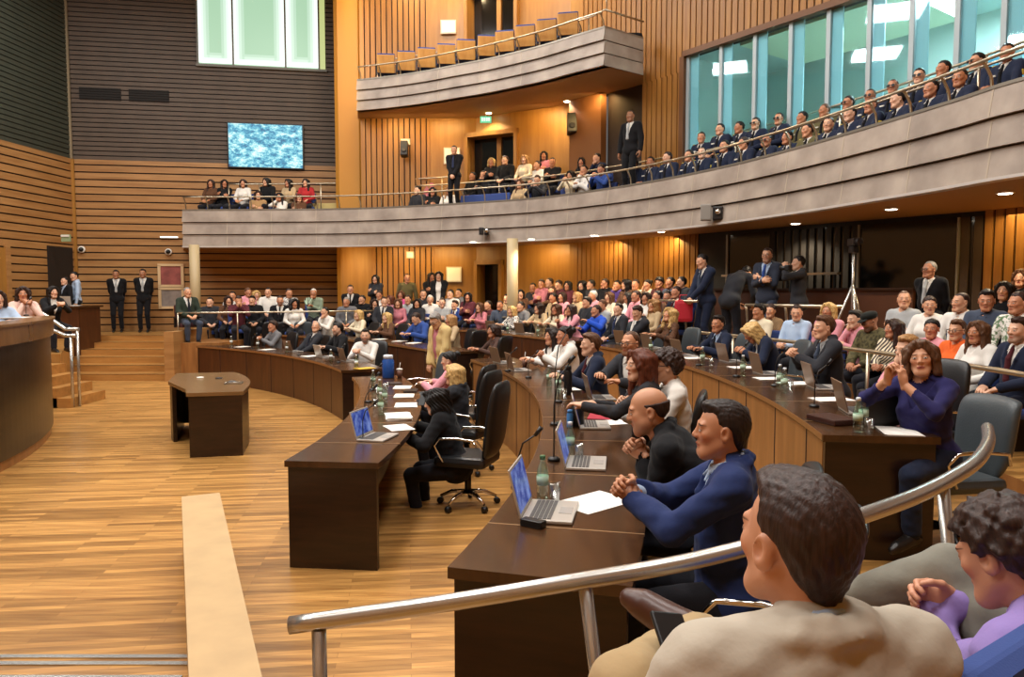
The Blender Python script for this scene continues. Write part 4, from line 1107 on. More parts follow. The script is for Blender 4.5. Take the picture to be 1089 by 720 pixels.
railing('balcony_railing', offset(vis, .06), Z_T, Z_T + .36, .021, .62, 'low metal railing with bent posts along the lower stone parapet')
def sub(path, p0, p1): return [p for p in path if p.y > 3 and p0 <= 544.5 + FPX * p.x / p.y <= p1]
railing('balcony_railing', offset(sub(LBAL, 224, 362), 1.05), F_BA + .5, F_BB + .95, .02, .9, 'straight metal railing behind the balcony front row at the far wall end', 0)
railing('balcony_railing', offset(sub(LBAL, 418, 676), 1.0), F_BA + .5, F_BB + .78, .02, 1.3, 'straight metal railing between the balcony rows under the small upper balcony', 0)
railing('balcony_railing', offset(sub(LBAL, 692, 1089), 1.0), F_BA + .5, F_BB + .74, .02, 1.3, 'straight metal railing between the two rows of uniforms', 0)
railing('balcony_railing', offset(sub(LBAL, 700, 1089), 1.95), F_BB, F_BB + 1.22, .022, 1.4, 'dark metal railing in front of the long glass front', 0)
railing('balcony_railing', offset(sub(LBAL, 540, 612), 1.95), F_BB, F_BB + 1.05, .02, 1.0, 'short metal railing by the balcony double door', 0)
railing('balcony_railing', offset(sub(LBAL, 394, 462), 1.15), F_BB, F_BB + 1.0, .02, .8, 'short metal railing before the slatted wall on the balcony', 0)
railing('balcony_railing', offset(UPATH, .06), Z_V, Z_V + .36, .021, .6, 'low metal railing with bent posts on the upper stone parapet')
railing('balcony_railing', offset(sub(UBAL, 386, 490), .8), Z_U + .3, Z_V + .72, .02, .8, 'straight metal railing before the slatted wall on the upper balcony', 0)
railing('balcony_railing', offset(sub(UBAL, 520, 612), .8), Z_U + .3, Z_V + .66, .02, .8, 'straight metal railing by the upper balcony door', 0)
# audience rail behind the third ring
arc = [pol(RAIL_R - .02, d) for d in np.linspace(-13, 21, 40)]
railing('audience_railing', arc, .34, 1.32, .026, 1.6, 'long curved steel rail between the third desks and the seated audience', 0)
arc = [pol(RAIL_R - .02, d) for d in np.linspace(25, 44, 24)]
railing('audience_railing', arc, .34, 1.38, .022, 1.6, 'thin curved steel rail before the audience rows under the balcony', 0)
arc = [at_y(px, 331, d) for px, d in ((189, 17.2), (240, 17.6), (300, 18.1), (345, 18.6), (398, 18.9))]
railing('audience_railing', [Vector((p.x, p.y, 0)) for p in arc], .85, 1.53, .022, 1.3, 'thin straight steel rail before the seats at the far plank wall', 0)
a1, a2 = at_y(742, 322, 13.6), at_y(702, 320, 14.6)
railing('audience_railing', [Vector((a2.x, a2.y, 0)), Vector((a1.x, a1.y, 0))], .75, 1.85, .024, .7, 'short steel rail beside the red bag', .1)
a1, a2 = at_y(793, 325, 12.6), at_y(898, 328, 11.2)
railing('audience_railing', [Vector((a1.x, a1.y, 0)), (Vector((a1.x, a1.y, 0)) + Vector((a2.x, a2.y, 0))) / 2, Vector((a2.x, a2.y, 0))], .75, 1.8, .026, .75, 'pale steel rail behind the audience, below the tripod', .1)
# ---- long glass front above the right balcony and the bright room behind it
gA, gB = wall_at(726), WP[4]
gd = (gB - gA).normalized(); gn = Vector((-gd.y, gd.x, 0)); GL = (gB - gA).length
MG = Matrix(((gd.x, gn.x, 0, gA.x), (gd.y, gn.y, 0, gA.y), (0, 0, 1, 0), (0, 0, 0, 1)))
def gx(px):
    q = wall_at(px); return (q - gA).dot(gd)
w = empty('window_2'); w.matrix_world = MG; struct(w, 'long glass front of a bright room above the uniformed rows', 'window')
M_GLASSF = bpy.data.materials.new('tinted_glass'); M_GLASSF.use_nodes = True
nt = M_GLASSF.node_tree; nt.nodes.clear(); o_ = nt.nodes.new('ShaderNodeOutputMaterial'); tr = nt.nodes.new('ShaderNodeBsdfTransparent'); tr.inputs[0].default_value = (.84, .97, .98, 1)
gl = nt.nodes.new('ShaderNodeBsdfGlossy'); gl.inputs['Roughness'].default_value = .03; gl.inputs[0].default_value = (.8, .95, 1, 1); mx = nt.nodes.new('ShaderNodeMixShader'); mx.inputs[0].default_value = .07
nt.links.new(tr.outputs[0], mx.inputs[1]); nt.links.new(gl.outputs[0], mx.inputs[2]); nt.links.new(mx.outputs[0], o_.inputs[0])
M_MULL = mat('mullion_blue', '#b4dcea', .4, .0); M_FRAMEBR = mat('window_frame_brown', '#6b4526', .5)
edges = [0.0] + [gx(p) for p in (760, 795, 832, 871, 913, 957, 1004, 1052)]
k = edges[-1] - edges[-2]
while edges[-1] + k < GL: edges.append(edges[-1] + k)
edges.append(GL)
for a, b in zip(edges, edges[1:]):
    mb = MB(); mb.box(((a + b) / 2, .05, (ZW0 + ZW1) / 2), (b - a, .012, ZW1 - ZW0)); mb.build('glass_pane', M_GLASSF, w)
for i, a in enumerate(edges):
    mb = MB(); mb.box((a + .04, .06, (ZW0 + ZW1) / 2), (.08, .1, ZW1 - ZW0)); mb.build('mullion', mat('mullion_grey2', '#a8b4b8', .4, .1), w)
    mb = MB(); mb.box((a + .19, .085, (ZW0 + ZW1) / 2), (.2, .03, ZW1 - ZW0)); mb.build('glass_fin', M_MULL, w)
mb = MB(); mb.box((GL / 2, .0, ZW1 + .05), (GL + .1, .16, .12)); mb.build('window_frame', M_FRAMEBR, w)
mb = MB(); mb.box((-.06, .0, (ZW0 + ZW1) / 2), (.12, .16, ZW1 - ZW0)); mb.build('window_frame', M_FRAMEBR, w)
M_COOL = mat('cool_wall', '#d3e2dd', .7); M_COOLC = mat('cool_ceiling', '#b9cfcb', .7)
DB = 4.2
for nm, c, s, m in (('wall_booth_rear', (GL / 2, DB, 5.9), (GL + 4, .1, 5), M_COOL), ('ceiling_booth', (GL / 2, DB / 2 + .1, 7.75), (GL + 4, DB, .1), M_COOLC), ('floor_booth', (GL / 2, DB / 2 + .1, 3.9), (GL + 4, DB - .1, .1), M_COOL),
                    ('wall_booth_end', (-1.2, DB / 2 + .1, 5.8), (.1, DB, 4), M_COOL), ('wall_booth_end', (GL + 1.5, DB / 2 + .1, 5.8), (.1, DB, 4), M_COOL)):
    mb = MB(); mb.box(c, s); o = mb.build(nm, m); o.matrix_world = MG; struct(o, 'plain pale wall, floor or ceiling of the room behind the glass', 'wall')
mb = MB(); mb.box((GL * .42, 1.6, 7.45), (3.4, 2.2, .5)); o = mb.build('ceiling_booth_drop', mat('booth_drop', '#dfe8c8', .7)); o.matrix_world = MG; struct(o, 'dropped pale ceiling box in the room behind the glass', 'ceiling')
mb = MB(); mb.box((.3, 3.2, 4.9), (1.3, .12, 2.2)); o = mb.build('door_6', mat('booth_door', '#b9a078', .6)); o.matrix_world = MG; struct(o, 'beige door in the room behind the glass', 'door')
M_LAMP = mat('lamp_cool', '#ffffff', .5, emit='#f6ffff', estr=4.0)
for i, (x, y, lb) in enumerate(((.9, 2.6, 'by the beige door'), (2.1, 1.4, 'before the blue screen'), (2.9, 2.9, 'over the blue screen'), (4.6, 2.9, 'beyond the dropped box'), (5.6, 1.6, 'past the middle of the glass front'), (6.4, 2.8, 'at its far end'))):
    t = empty('ceiling_lamp'); t.matrix_world = MG @ Matrix.Translation((x, y, 7.7)); tag(t, 'round white lamp in the room behind the glass, ' + lb, 'lamp')
    mb = MB(); mb.lathe([(.2, 0), (.2, -.05), (.17, -.06), (.001, -.06)], 20); mb.build('lamp_ring', M_WHITE, t)
    mb = MB(); mb.lathe([(.16, -.058), (.16, -.066), (.001, -.068)], 20); mb.build('lamp_disc', M_LAMP, t)
t = empty('display_screen'); t.matrix_world = MG @ Matrix.Translation((gx(800) + 1.15, DB - .14, 5.35)); tag(t, 'blue display on the rear wall of the room behind the glass', 'screen')
mb = MB(); mb.box((0, 0, 0), (2.1, .1, 1.2), bev=.02); mb.build('bezel', M_BLACK, t)
def bluepic():
    m = bpy.data.materials.new('blue_picture'); m.use_nodes = True; nt = m.node_tree; b = nt.nodes['Principled BSDF']; tc = nt.nodes.new('ShaderNodeTexCoord'); n = nt.nodes.new('ShaderNodeTexNoise'); n.inputs['Scale'].default_value = 9; n.inputs['Detail'].default_value = 5
    r = nt.nodes.new('ShaderNodeValToRGB'); r.color_ramp.elements[0].position = .4; r.color_ramp.elements[1].position = .65; r.color_ramp.elements[0].color = (*hexc('#15489c'), 1); r.color_ramp.elements[1].color = (*hexc('#7fb2ef'), 1)
    nt.links.new(tc.outputs['Object'], n.inputs['Vector']); nt.links.new(n.outputs['Fac'], r.inputs[0]); nt.links.new(r.outputs[0], b.inputs['Emission Color']); b.inputs['Emission Strength'].default_value = .8; b.inputs['Base Color'].default_value = (.02, .02, .03, 1); return m
M_BLUEPIC = bluepic()
mb = MB(); mb.box((0, -.055, 0), (2.0, .01, 1.1)); mb.build('screen', M_BLUEPIC, t)
for i in range(4):
    t = empty('interior_window'); t.matrix_world = MG @ Matrix.Translation((GL * .66 + i * 1.15, DB - .1, 6.0)); tag(t, f'blue-grey inner window on the booth rear wall, {ORD[i+1]} from the blue display', 'window')
    mb = MB(); mb.box((0, 0, 0), (.95, .06, 1.5)); mb.build('pane', mat('inner_pane', '#4f7d94', .2), t)
    mb = MB(); mb.box((-.5, 0, 0), (.1, .1, 1.6)); mb.box((.5, 0, 0), (.1, .1, 1.6)); mb.box((0, 0, .78), (1.1, .1, .08)); mb.build('frame', M_MULL, t)

# ---- dark control booth wall under the balcony: glass fronts, curtain slats, ledge
def WL(px, z, fwd=0.0):
    q = wall_at(px); d = (WP[4] - WP[3]).normalized(); n = Vector((d.y, -d.x, 0)); return Vector((q.x, q.y, z)) + n * fwd
def wbox(nm, p0, p1, z0, z1, th, m, fwd, parent=None):
    a, b = WL(p0, 0, fwd), WL(p1, 0, fwd); d = (b - a); L = d.length; d.normalize(); n = Vector((-d.y, d.x, 0))
    mb = MB(); mb.box((L / 2, 0, (z0 + z1) / 2), (L, th, z1 - z0), Matrix(((d.x, n.x, 0, a.x), (d.y, n.y, 0, a.y), (0, 0, 1, 0), (0, 0, 0, 1)))); return mb.build(nm, m, parent)
t = empty('window_3'); struct(t, 'black glass front of the control room under the balcony', 'window')
wbox('glass_pane', 775, 820, .9, 3.2, .04, M_DK, .06, t); wbox('glass_pane', 914, 1020, .9, 3.2, .04, M_DK, .06, t)
for p in (775, 914, 1019): wbox('mullion', p, p + 2, .9, 3.2, .06, mat('mullion_pale', '#8a8378', .4, .5), .09, t)
for i, p in enumerate(np.linspace(822, 912, 17)):
    pass
a, b = WL(820, 0, .03), WL(913, 0, .03)
uprights('wall_curtain_slats', Vector((a.x, a.y, 0)), Vector((b.x, b.y, 0)), .9, 3.2, .17, .07, M_DKSLAT, M_DK, label='dark upright slats between the black glass fronts')
a, b = WL(1021, 0, .03), WL(1044, 0, .03)
uprights('wall_curtain_slats', Vector((a.x, a.y, 0)), Vector((b.x, b.y, 0)), .9, 3.2, .2, .07, mat('brown_slat_dim', '#3a2a1c', .7), M_DK, label='dim brown upright slats beside the black glass front')
t = empty('control_counter'); tag(t, 'long dark wooden counter with a pale ledge below the black glass', 'counter')
wbox('counter_front', 780, 990, 1.0, 2.05, .08, mat('counter_brown', '#4a2a18', .5), .55, t); wbox('ledge', 782, 905, 2.33, 2.37, .12, M_RAIL, .4, t); wbox('counter_top', 780, 992, 2.05, 2.09, .3, M_WENGE, .5, t)
for p in (790, 850, 900): wbox('ledge_bracket', p, p + 1.5, 2.08, 2.34, .05, M_BLACK, .4, t)

# ---- recessed lamps in the soffits, with bpy spot lights
M_DOWN = mat('downlight_glow', '#ffffff', .5, emit='#fff3dc', estr=14.0)
def downlight(x, y, z, lb, power=18, r=.085):
    t = empty('ceiling_downlight', (x, y, z)); tag(t, lb, 'lamp')
    mb = MB(); mb.lathe([(r, 0), (r * 1.25, 0), (r * 1.25, -.012), (r, -.012)], 20); mb.build('lamp_ring', M_WHITE, t)
    mb = MB(); mb.lathe([(r, -.004), (r * .9, -.016), (.001, -.02)], 20); mb.build('lamp_disc', M_DOWN, t)
    L = bpy.data.lights.new('downlight', 'SPOT'); L.energy = power * 7; L.color = (1, .82, .58); L.spot_size = math.radians(130); L.spot_blend = .6; L.shadow_soft_size = .08
    lo = bpy.data.objects.new('downlight', L); COL.objects.link(lo); lo.location = (x, y, z - .04); lo.parent = None
    return t
for px, py, lb in ((433, 127.5, 'over the slatted balcony wall'), (519.5, 120, 'above the exit sign'), (603, 107.5, 'before the brown pillar')):
    p = at_z(px, py, Z_U); downlight(p.x, p.y, Z_U, 'round lamp in the upper balcony underside ' + lb)
for px, py, lb in ((503, 257, 'near the middle column'), (565, 254, 'over the far audience rows'), (632, 250, 'over the middle audience rows'), (703, 246, 'before the slatted wall end'), (752, 248.5, 'by the hanging projector'), (846, 237.5, 'over the photographer'), (948, 222, 'before the black glass'), (1069, 205, 'over the seated audience by the counter')):
    p = at_z(px, py, Z_S); q = wall_at(px); k = p
    downlight(p.x, p.y, Z_S, 'round lamp in the long balcony underside ' + lb)
# exit sign
p = at_z(517, 125, Z_U); q = wall_at(517)
t = empty('exit_sign', (q.x * .97, q.y * .97, 6.62)); tag(t, 'small lit green exit sign hanging above the balcony double door', 'sign')
mb = MB(); mb.box((0, 0, 0), (.3, .05, .17), bev=.01); mb.build('housing', mat('exit_green', '#79c9a5', .5, emit='#5fd0a4', estr=.8), t); mb = MB(); mb.box((0, 0, .12), (.03, .03, .1)); mb.build('bracket', M_WHITE, t)
for k in range(4): 
    mb = MB(); mb.box((-.09 + .06 * k, -.028, 0), (.035, .006, .09)); mb.build('lettering', mat('exit_white', '#f2fff8', .5, emit='#f2fff8', estr=1.0), t)
# loudspeakers / wall boxes
def speaker(p, lb, s=1.0):
    t = empty('wall_speaker', p); tag(t, lb, 'speaker'); t.rotation_euler = (math.radians(-12), 0, 0)
    mb = MB(); mb.box((0, 0, 0), (.2 * s, .22 * s, .42 * s), bev=.02); mb.build('cabinet', M_BLACK, t); mb = MB(); mb.lathe([(.07 * s, 0), (.06 * s, .02), (.001, .005)], 16, Matrix.Translation((0, -.11 * s, -.07 * s)) @ Matrix.Rotation(PI / 2, 4, 'X')); mb.build('cone', mat('cone_grey', '#2d2d30', .6), t)
    mb = MB(); mb.box((0, .16 * s, .0), (.05, .14, .05)); mb.build('bracket', M_BLACK, t)
q = wall_at(433); speaker((q.x, q.y - .3, 5.95), 'black loudspeaker on the slatted balcony wall under the round lamp')
q = wall_at(608); speaker((q.x - .05, q.y - .35, 6.25), 'black loudspeaker on the panel beside the brown pillar', 1.2)
# devices hanging on the parapet
for px, py, s, lb in ((517, 246.5, .5, 'small black camera box hung on the stone parapet near the middle column'), (755, 227, .8, 'pale and black camera box hung on the stone parapet beside the uniforms')):
    i = min(range(len(LBAL)), key=lambda k: abs(544.5 + FPX * LBAL[k].x / max(LBAL[k].y, 1) - px)); q = LBAL[i]; nn = Vector((q.x, q.y, 0)).normalized(); q = q - nn * .24
    z = CAM_H - (py - 310) * q.y / FPX
    t = empty('parapet_camera', (q.x, q.y, z)); tag(t, lb, 'camera'); t.rotation_euler = (0, 0, math.atan2(-nn.x, nn.y))
    mb = MB(); mb.box((-.1 * s, 0, 0), (.24 * s, .22, .36 * s), bev=.02); mb.build('housing', mat('device_grey', '#8b8780', .4) if s > .6 else M_BLACK, t)
    mb = MB(); mb.box((.16 * s, .02, -.02), (.22 * s, .24, .3 * s), bev=.02); mb.build('camera_body', M_BLACK, t)
    mb = MB(); mb.lathe([(.05, 0), (.05, .06), (.04, .07), (.001, .07)], 14, Matrix.Translation((.16 * s, -.09, 0)) @ Matrix.Rotation(PI / 2, 4, 'X')); mb.build('lens', M_CHROME, t)
# notices
for px0, px1, py0, py1, lv, lb in ((475, 491, 284, 300, 0, 'white notice board on the wooden panel under the balcony'), (470.5, 486.5, 30, 44, 2, 'white notice on the upper balcony panel'), (473, 490, 160, 177, 1, 'white notice behind the standing person in black on the balcony'), (428, 438, 151, 157, 1, 'small pale sign on the slatted balcony wall'), (433, 441, 268, 275, 0, 'small pale sign on the slatted wall under the balcony')):
    a, b = wall_at(px0), wall_at(px1); z0_ = CAM_H - (py1 - 310) * a.y / FPX; z1_ = CAM_H - (py0 - 310) * a.y / FPX
    off = Vector((0, -.07, 0)); d = (b - a); L = d.length; d.normalize(); n = Vector((-d.y, d.x, 0))
    t = empty('notice_sign'); t.matrix_world = Matrix(((d.x, n.x, 0, a.x), (d.y, n.y, 0, a.y - .08), (0, 0, 1, 0), (0, 0, 0, 1))); tag(t, lb, 'notice')
    mb = MB(); mb.box((L / 2, .01, (z0_ + z1_) / 2), (L, .03, z1_ - z0_)); mb.build('board', mat('notice_frame', '#cfc6b4', .5), t); mb = MB(); mb.box((L / 2, -.01, (z0_ + z1_) / 2), (L - .06, .012, z1_ - z0_ - .06)); mb.build('sheet', M_PAPER, t)

# ============================================================ podium, dais, lectern, far stair
mb = MB(); sector(mb, 1.0, 8.14, -30, 42, 0, .85, 40); struct(mb.build('floor_dais', M_FLOOR), 'raised floor of the podium', 'floor')
DX = -8.05
mb = MB(); mb.prism([(-13.6, 13.95), (-8.55, 13.95), (-10.0, 16.6), (-11.0, 18.4), (-11.0, 20.4), (PLX0 - .22, 20.4), (PLX0 - .22, 22.6), (-13.1, 21.6)], 0, .85); struct(mb.build('floor_dais', M_FLOOR), 'raised floor beside the far stair', 'floor')
t = empty('podium_desk', (0, 0, 0)); tag(t, 'tall dark curved podium front with a lighter rim, beside the steel handrail', 'podium')
M_POD = wood('podium_dark', '#231b13', '#32271a', .3, (2, 2, 9)); M_PODRIM = wood('podium_rim', '#6a4c2c', '#7e5c38', .25, (6, 6, 2))
mb = MB(); sector(mb, 8.17, 8.25, -32, 35, 0.12, 1.42, 60); mb.build('front_panel', M_POD, t)
mb = MB(); sector(mb, 8.15, 8.22, -32, 35, 0, .12, 60); mb.build('plinth', M_FRONT, t)
mb = MB(); sector(mb, 8.12, 8.3, -32.2, 35.2, 1.42, 1.63, 60); mb.build('rim_band', M_PODRIM, t)
mb = MB(); sector(mb, 7.9, 8.32, -32.2, 35.2, 1.63, 1.66, 60); mb.build('desktop', M_PODRIM, t)
mb = MB(); a, b = pol(7.92, 34.6), pol(8.2, 34.6); mb.wall([(a.x, a.y), (b.x, b.y)], .0, 1.6, .06); mb.build('end_panel', M_POD, t)
# stair onto the dais with a double steel handrail
M_STAIR = wood('stair_wood', '#986a37', '#b98749', .35, (1, 9, 9))
t = empty('dais_stair', (0, 0, 0)); struct(t, 'small wooden stair up to the podium', 'staircase')
for k in range(4):
    x1 = -7.7 - .24 * k; mb = MB(); mb.box(((-9.4 + x1) / 2, 13.35, .17 * (k + 1) / 2), (x1 + 9.4, 1.1, .17 * (k + 1))); mb.build('step', M_STAIR, t)
t = empty('stair_handrail', (0, 0, 0)); tag(t, 'double steel handrail of the podium stair beside the curved podium', 'handrail')
for pts in (((30, 325, 13.0), (47, 334.5, 13.0), (69.5, 350, 13.0), (84, 350, 13.0)), ((30, 341, 12.9), (47, 347, 12.9), (69.5, 357, 12.9), (81, 357, 12.9))):
    P = [at_y(*q) for q in pts]; mb = MB(); mb.tube([P[0], P[1], P[1] + (P[2] - P[1]) * .93, P[2], P[2] + (P[3] - P[2]) * .1, P[3]], .032, 10); mb.build('rail', M_STEEL, t)
for px, d, top in ((75, 12.9, 357), (82, 13.0, 350)):
    p = at_y(px, top, d); mb = MB(); mb.tube([(p.x, p.y, 0), (p.x, p.y, p.z)], .026, 10); mb.build('post', M_STEEL, t)
# far dais desk
t = empty('dais_desk', (0, 0, 0)); tag(t, 'brown wooden end desk on the dais near the two standing suits', 'desk')
mb = MB(); mb.box((-11.4, 18.53, .82), (1.1, .06, 1.6)); mb.build('front_panel', M_FRONTDK, t)
mb = MB(); mb.box((-10.88, 19.0, .82), (.06, .95, 1.6)); mb.build('end_panel', M_FRONTDK, t)
mb = MB(); mb.box((-11.4, 19.0, 1.645), (1.2, 1.1, .05)); mb.build('desktop', M_DESKTOP, t)
# far stair: six steps with little lights along the flank wall
t = empty('far_staircase', (0, 0, 0)); struct(t, 'broad wooden stair rising to the far wall', 'staircase')
for k in range(6):
    y0 = 16.75 + .6 * k; mb = MB(); mb.prism([(-10.0 - .36 * k, y0), (PLX0 - .22, y0), (PLX0 - .22, 20.42), (-11.5, 20.42)], 0, .1417 * (k + 1)); mb.build('step', M_STAIR, t)
    mb = MB(); mb.box(((-10.0 - .36 * k + PLX0 - .22) / 2, y0 + .03, .1417 * (k + 1) + .003), (PLX0 - .22 + 10.0 + .36 * k, .05, .008)); mb.build('nosing', M_WENGE, t)
t = empty('wall_stair_side', (0, 0, 0)); struct(t, 'low wooden flank wall of the far stair with small step lights', 'wall')
mb = MB(); mb.prism([(PLX0 - .22, 16.6), (PLX0, 16.6), (PLX0, 20.4), (PLX0 - .22, 20.4)], 0, 1.12); mb.build('flank', M_PLANK, t)
for k in range(6):
    mb = MB(); mb.box((PLX0 - .235, 16.95 + .6 * k, .14 * k + .34), (.03, .1, .1)); mb.build('step_light', mat('step_light', '#ffffff', .5, emit='#fff0d8', estr=3.0), t)

# stenographers' desk on the open floor
def lectern():
    FL, FR = at_z(202, 487, 0), at_z(258.5, 484.5, 0); d = (FR - FL); L = d.length; d.normalize(); n = Vector((-d.y, d.x, 0))
    t = empty('clerk_desk', FL); t.matrix_world = Matrix(((d.x, n.x, 0, FL.x), (d.y, n.y, 0, FL.y), (0, 0, 1, 0), (0, 0, 0, 1))); tag(t, 'free-standing dark wooden desk with a curved edge on the open floor', 'desk')
    dp = 2.35; x0 = -.62
    right = [(L + .02, 0)] + [(L - .0 - .0 * j + .12 * math.sin(PI * .5 * j / 8) - .55 * (j / 8) ** 2, dp * j / 8) for j in range(1, 9)]
    mb = MB(); mb.prism([(-.02, -.02)] + right + [(x0 - .02, dp), (x0 + .1, dp * .55), (-.1, .35)], Z1 - .045, Z1); mb.build('desktop', wood('clerk_top', '#6a4f30', '#7d5f3c', .22, (3, 12, 3)), t)
    mb = MB(); mb.box((L / 2, .03, (Z1 - .045) / 2), (L, .06, Z1 - .045)); mb.build('end_panel', M_WENGE, t)
    mb = MB(); mb.wall([(p[0] - .03, p[1] + .03) for p in right], 0, Z1 - .045, .05); mb.build('front_panel', M_WENGE, t)
    mb = MB(); mb.wall([(x0 + .02, dp - .02), (x0 + .12, dp * .55), (x0 + .2, dp * .45)], 0.0, Z1 - .045, .05); mb.build('end_panel', M_WENGE, t)
    mb = MB(); mb.box(((x0 + L - .4) / 2, dp - .05, .4), (L - x0 - .45, .05, .7)); mb.build('back_panel', M_WENGE, t)
    for i, (px, py) in enumerate(((213, 402), (233, 402.5), (247, 406))):
        p = at_z(px, py, Z1); q = t.matrix_world.inverted() @ p
        mb = MB(); mb.lathe([(.001, .0), (.05, .0), (.05, .012), (.03, .016), (.001, .016)], 18, Matrix.Translation((q.x, q.y, Z1))); mb.build('cable_cover', M_BLACK if i else M_WHITE, t)
    q = t.matrix_world.inverted() @ at_z(249, 408, Z1); mb = MB(); mb.tube([(q.x - .12, q.y - .05, Z1 + .006), (q.x + .1, q.y - .05, Z1 + .006), (q.x + .1, q.y + .12, Z1 + .006), (q.x - .12, q.y + .12, Z1 + .006)], .007, 6, closed=True); mb.build('floor_box_frame', M_STEEL, t)
lectern()

# ============================================================ the ringed desks
def ring_desk(R, a0, a1, zt, zb, zf, label, fm, joints, depth=.68, top=M_DESKTOP):
    rf = R if callable(R) else (lambda d: R)
    t = empty('curved_desk', pol(rf((a0 + a1) / 2), (a0 + a1) / 2, 0)); t.location = (0, 0, 0); tag(t, label, 'desk')
    n = 60
    mb = MB(); sector(mb, lambda d: rf(d) - .02, lambda d: rf(d) + depth, a0 - .08, a1 + .08, zt - .045, zt, n); mb.build('desktop', top, t)
    mb = MB(); sector(mb, rf, lambda d: rf(d) + .03, a0 + .25, a1 - .25, zb, zt - .045, n); mb.build('front_panel', fm, t)
    for a in (a0, a1):
        mb = MB(); da = math.degrees(.05 / rf(a)); s = 1 if a == a0 else -1; sector(mb, lambda d: rf(d) - .0, lambda d: rf(d) + depth - .02, a, a + s * da, zb, zt - .045, 2); mb.build('end_panel', M_WENGE, t)
    mb = MB(); sector(mb, lambda d: rf(d) + .32, lambda d: rf(d) + .35, a0 + .3, a1 - .3, zf + .25, zt - .05, n); mb.build('modesty_panel', M_WENGE, t)
    for a in joints:
        mb = MB(); da = math.degrees(.009 / rf(a)); sector(mb, lambda d: rf(d) - .003, lambda d: rf(d) + .004, a - da, a + da, zb, zt - .046, 1); mb.build('panel_joint', M_GROOVE, t)
        mb = MB(); sector(mb, lambda d: rf(d) - .021, lambda d: rf(d) + depth + .001, a - da * .5, a + da * .5, zt - .01, zt + .0008, 1); mb.build('top_inlay', mat('inlay_pale', '#9a7a55', .3), t)
    mb = MB(); sector(mb, lambda d: rf(d) - .022, lambda d: rf(d) - .019, a0, a1, zt - .04, zt - .002, n); mb.build('edge_strip', mat('edge_brown', '#8a5f38', .3), t)
    return t
A1 = ang_of(*at_z(324, 490, Z1).to_2d()); A2 = ang_of(*at_z(467, 600, Z2).to_2d()); A3 = ang_of(*at_z(885, 462, Z3).to_2d())
A1e = ang_of(*at_z(384, 400, Z1).to_2d())
ring_desk(R1, A1, 19.5, Z1, 0, 0, 'inner curved desk with the open white laptop, beside the black office chairs', M_FRONT, np.arange(A1 + 3, 19, 4.2))
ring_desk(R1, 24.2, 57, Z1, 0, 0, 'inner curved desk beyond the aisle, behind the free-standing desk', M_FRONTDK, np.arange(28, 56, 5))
ring_desk(R2, A2, 20.6, Z2, 0, F2, 'middle curved desk with the white sheet and blue-screened laptops', M_FRONT, np.arange(A2 + 2.2, 20, 3.9))
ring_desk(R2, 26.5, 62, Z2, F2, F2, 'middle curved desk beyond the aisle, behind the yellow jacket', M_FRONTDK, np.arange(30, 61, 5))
ring_desk(R3, A3, 21.2, Z3, F2, F3, 'outer curved desk of the row with bronze laptops and the purple blouse', M_FRONT, np.arange(A3 + 1.8, 21, 3.3))
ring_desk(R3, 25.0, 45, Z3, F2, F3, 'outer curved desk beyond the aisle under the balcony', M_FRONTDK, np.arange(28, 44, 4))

# ---- near handrail
t = empty('steel_handrail', (0, 0, 0)); tag(t, 'thick brushed steel handrail sweeping up before the two seated spectators', 'handrail')
HR = [(308, 665, 2.0), (470, 642, 2.02), (620, 617.5, 2.05), (720, 600, 2.08), (800, 581, 2.1), (870, 563, 2.13), (930, 544, 2.2), (980, 525, 2.32), (1018, 505, 2.48), (1040, 489, 2.65), (1051, 470, 2.95), (1050, 455, 3.35)]
HRP = [at_y(*p) for p in HR]
def spl3(P, n):
    P = [2 * P[0] - P[1]] + P + [2 * P[-1] - P[-2]]; out = []
    for i in range(1, len(P) - 2):
        for j in range(n):
            u = j / n; a, b, c, d = P[i - 1:i + 3]; out.append(.5 * ((2 * b) + (c - a) * u + (2 * a - 5 * b + 4 * c - d) * u * u + (3 * b - a - 3 * c + d) * u ** 3))
    return out + [P[-2]]
mb = MB(); mb.tube(spl3(HRP, 6), .0245, 20); mb.build('rail', M_STEEL, t)
for px, py, d, lx, ly in ((339, 664, 2.0, .0, .02), (622, 618, 2.05, .1, -.04), (1003, 514, 2.4, .09, -.05)):
    p = at_y(px, py, d); mb = MB(); mb.tube([(p.x + lx, p.y + ly, .42 if p.y < 2.7 else .3), (p.x, p.y, p.z - .012)], .02, 14); mb.build('post', M_STEEL, t)
    mb = MB(); mb.lathe([(.033, 0), (.033, .012), (.022, .016)], 16, Matrix.Translation((p.x + lx, p.y + ly, .42))); mb.build('post_flange', M_STEEL, t)
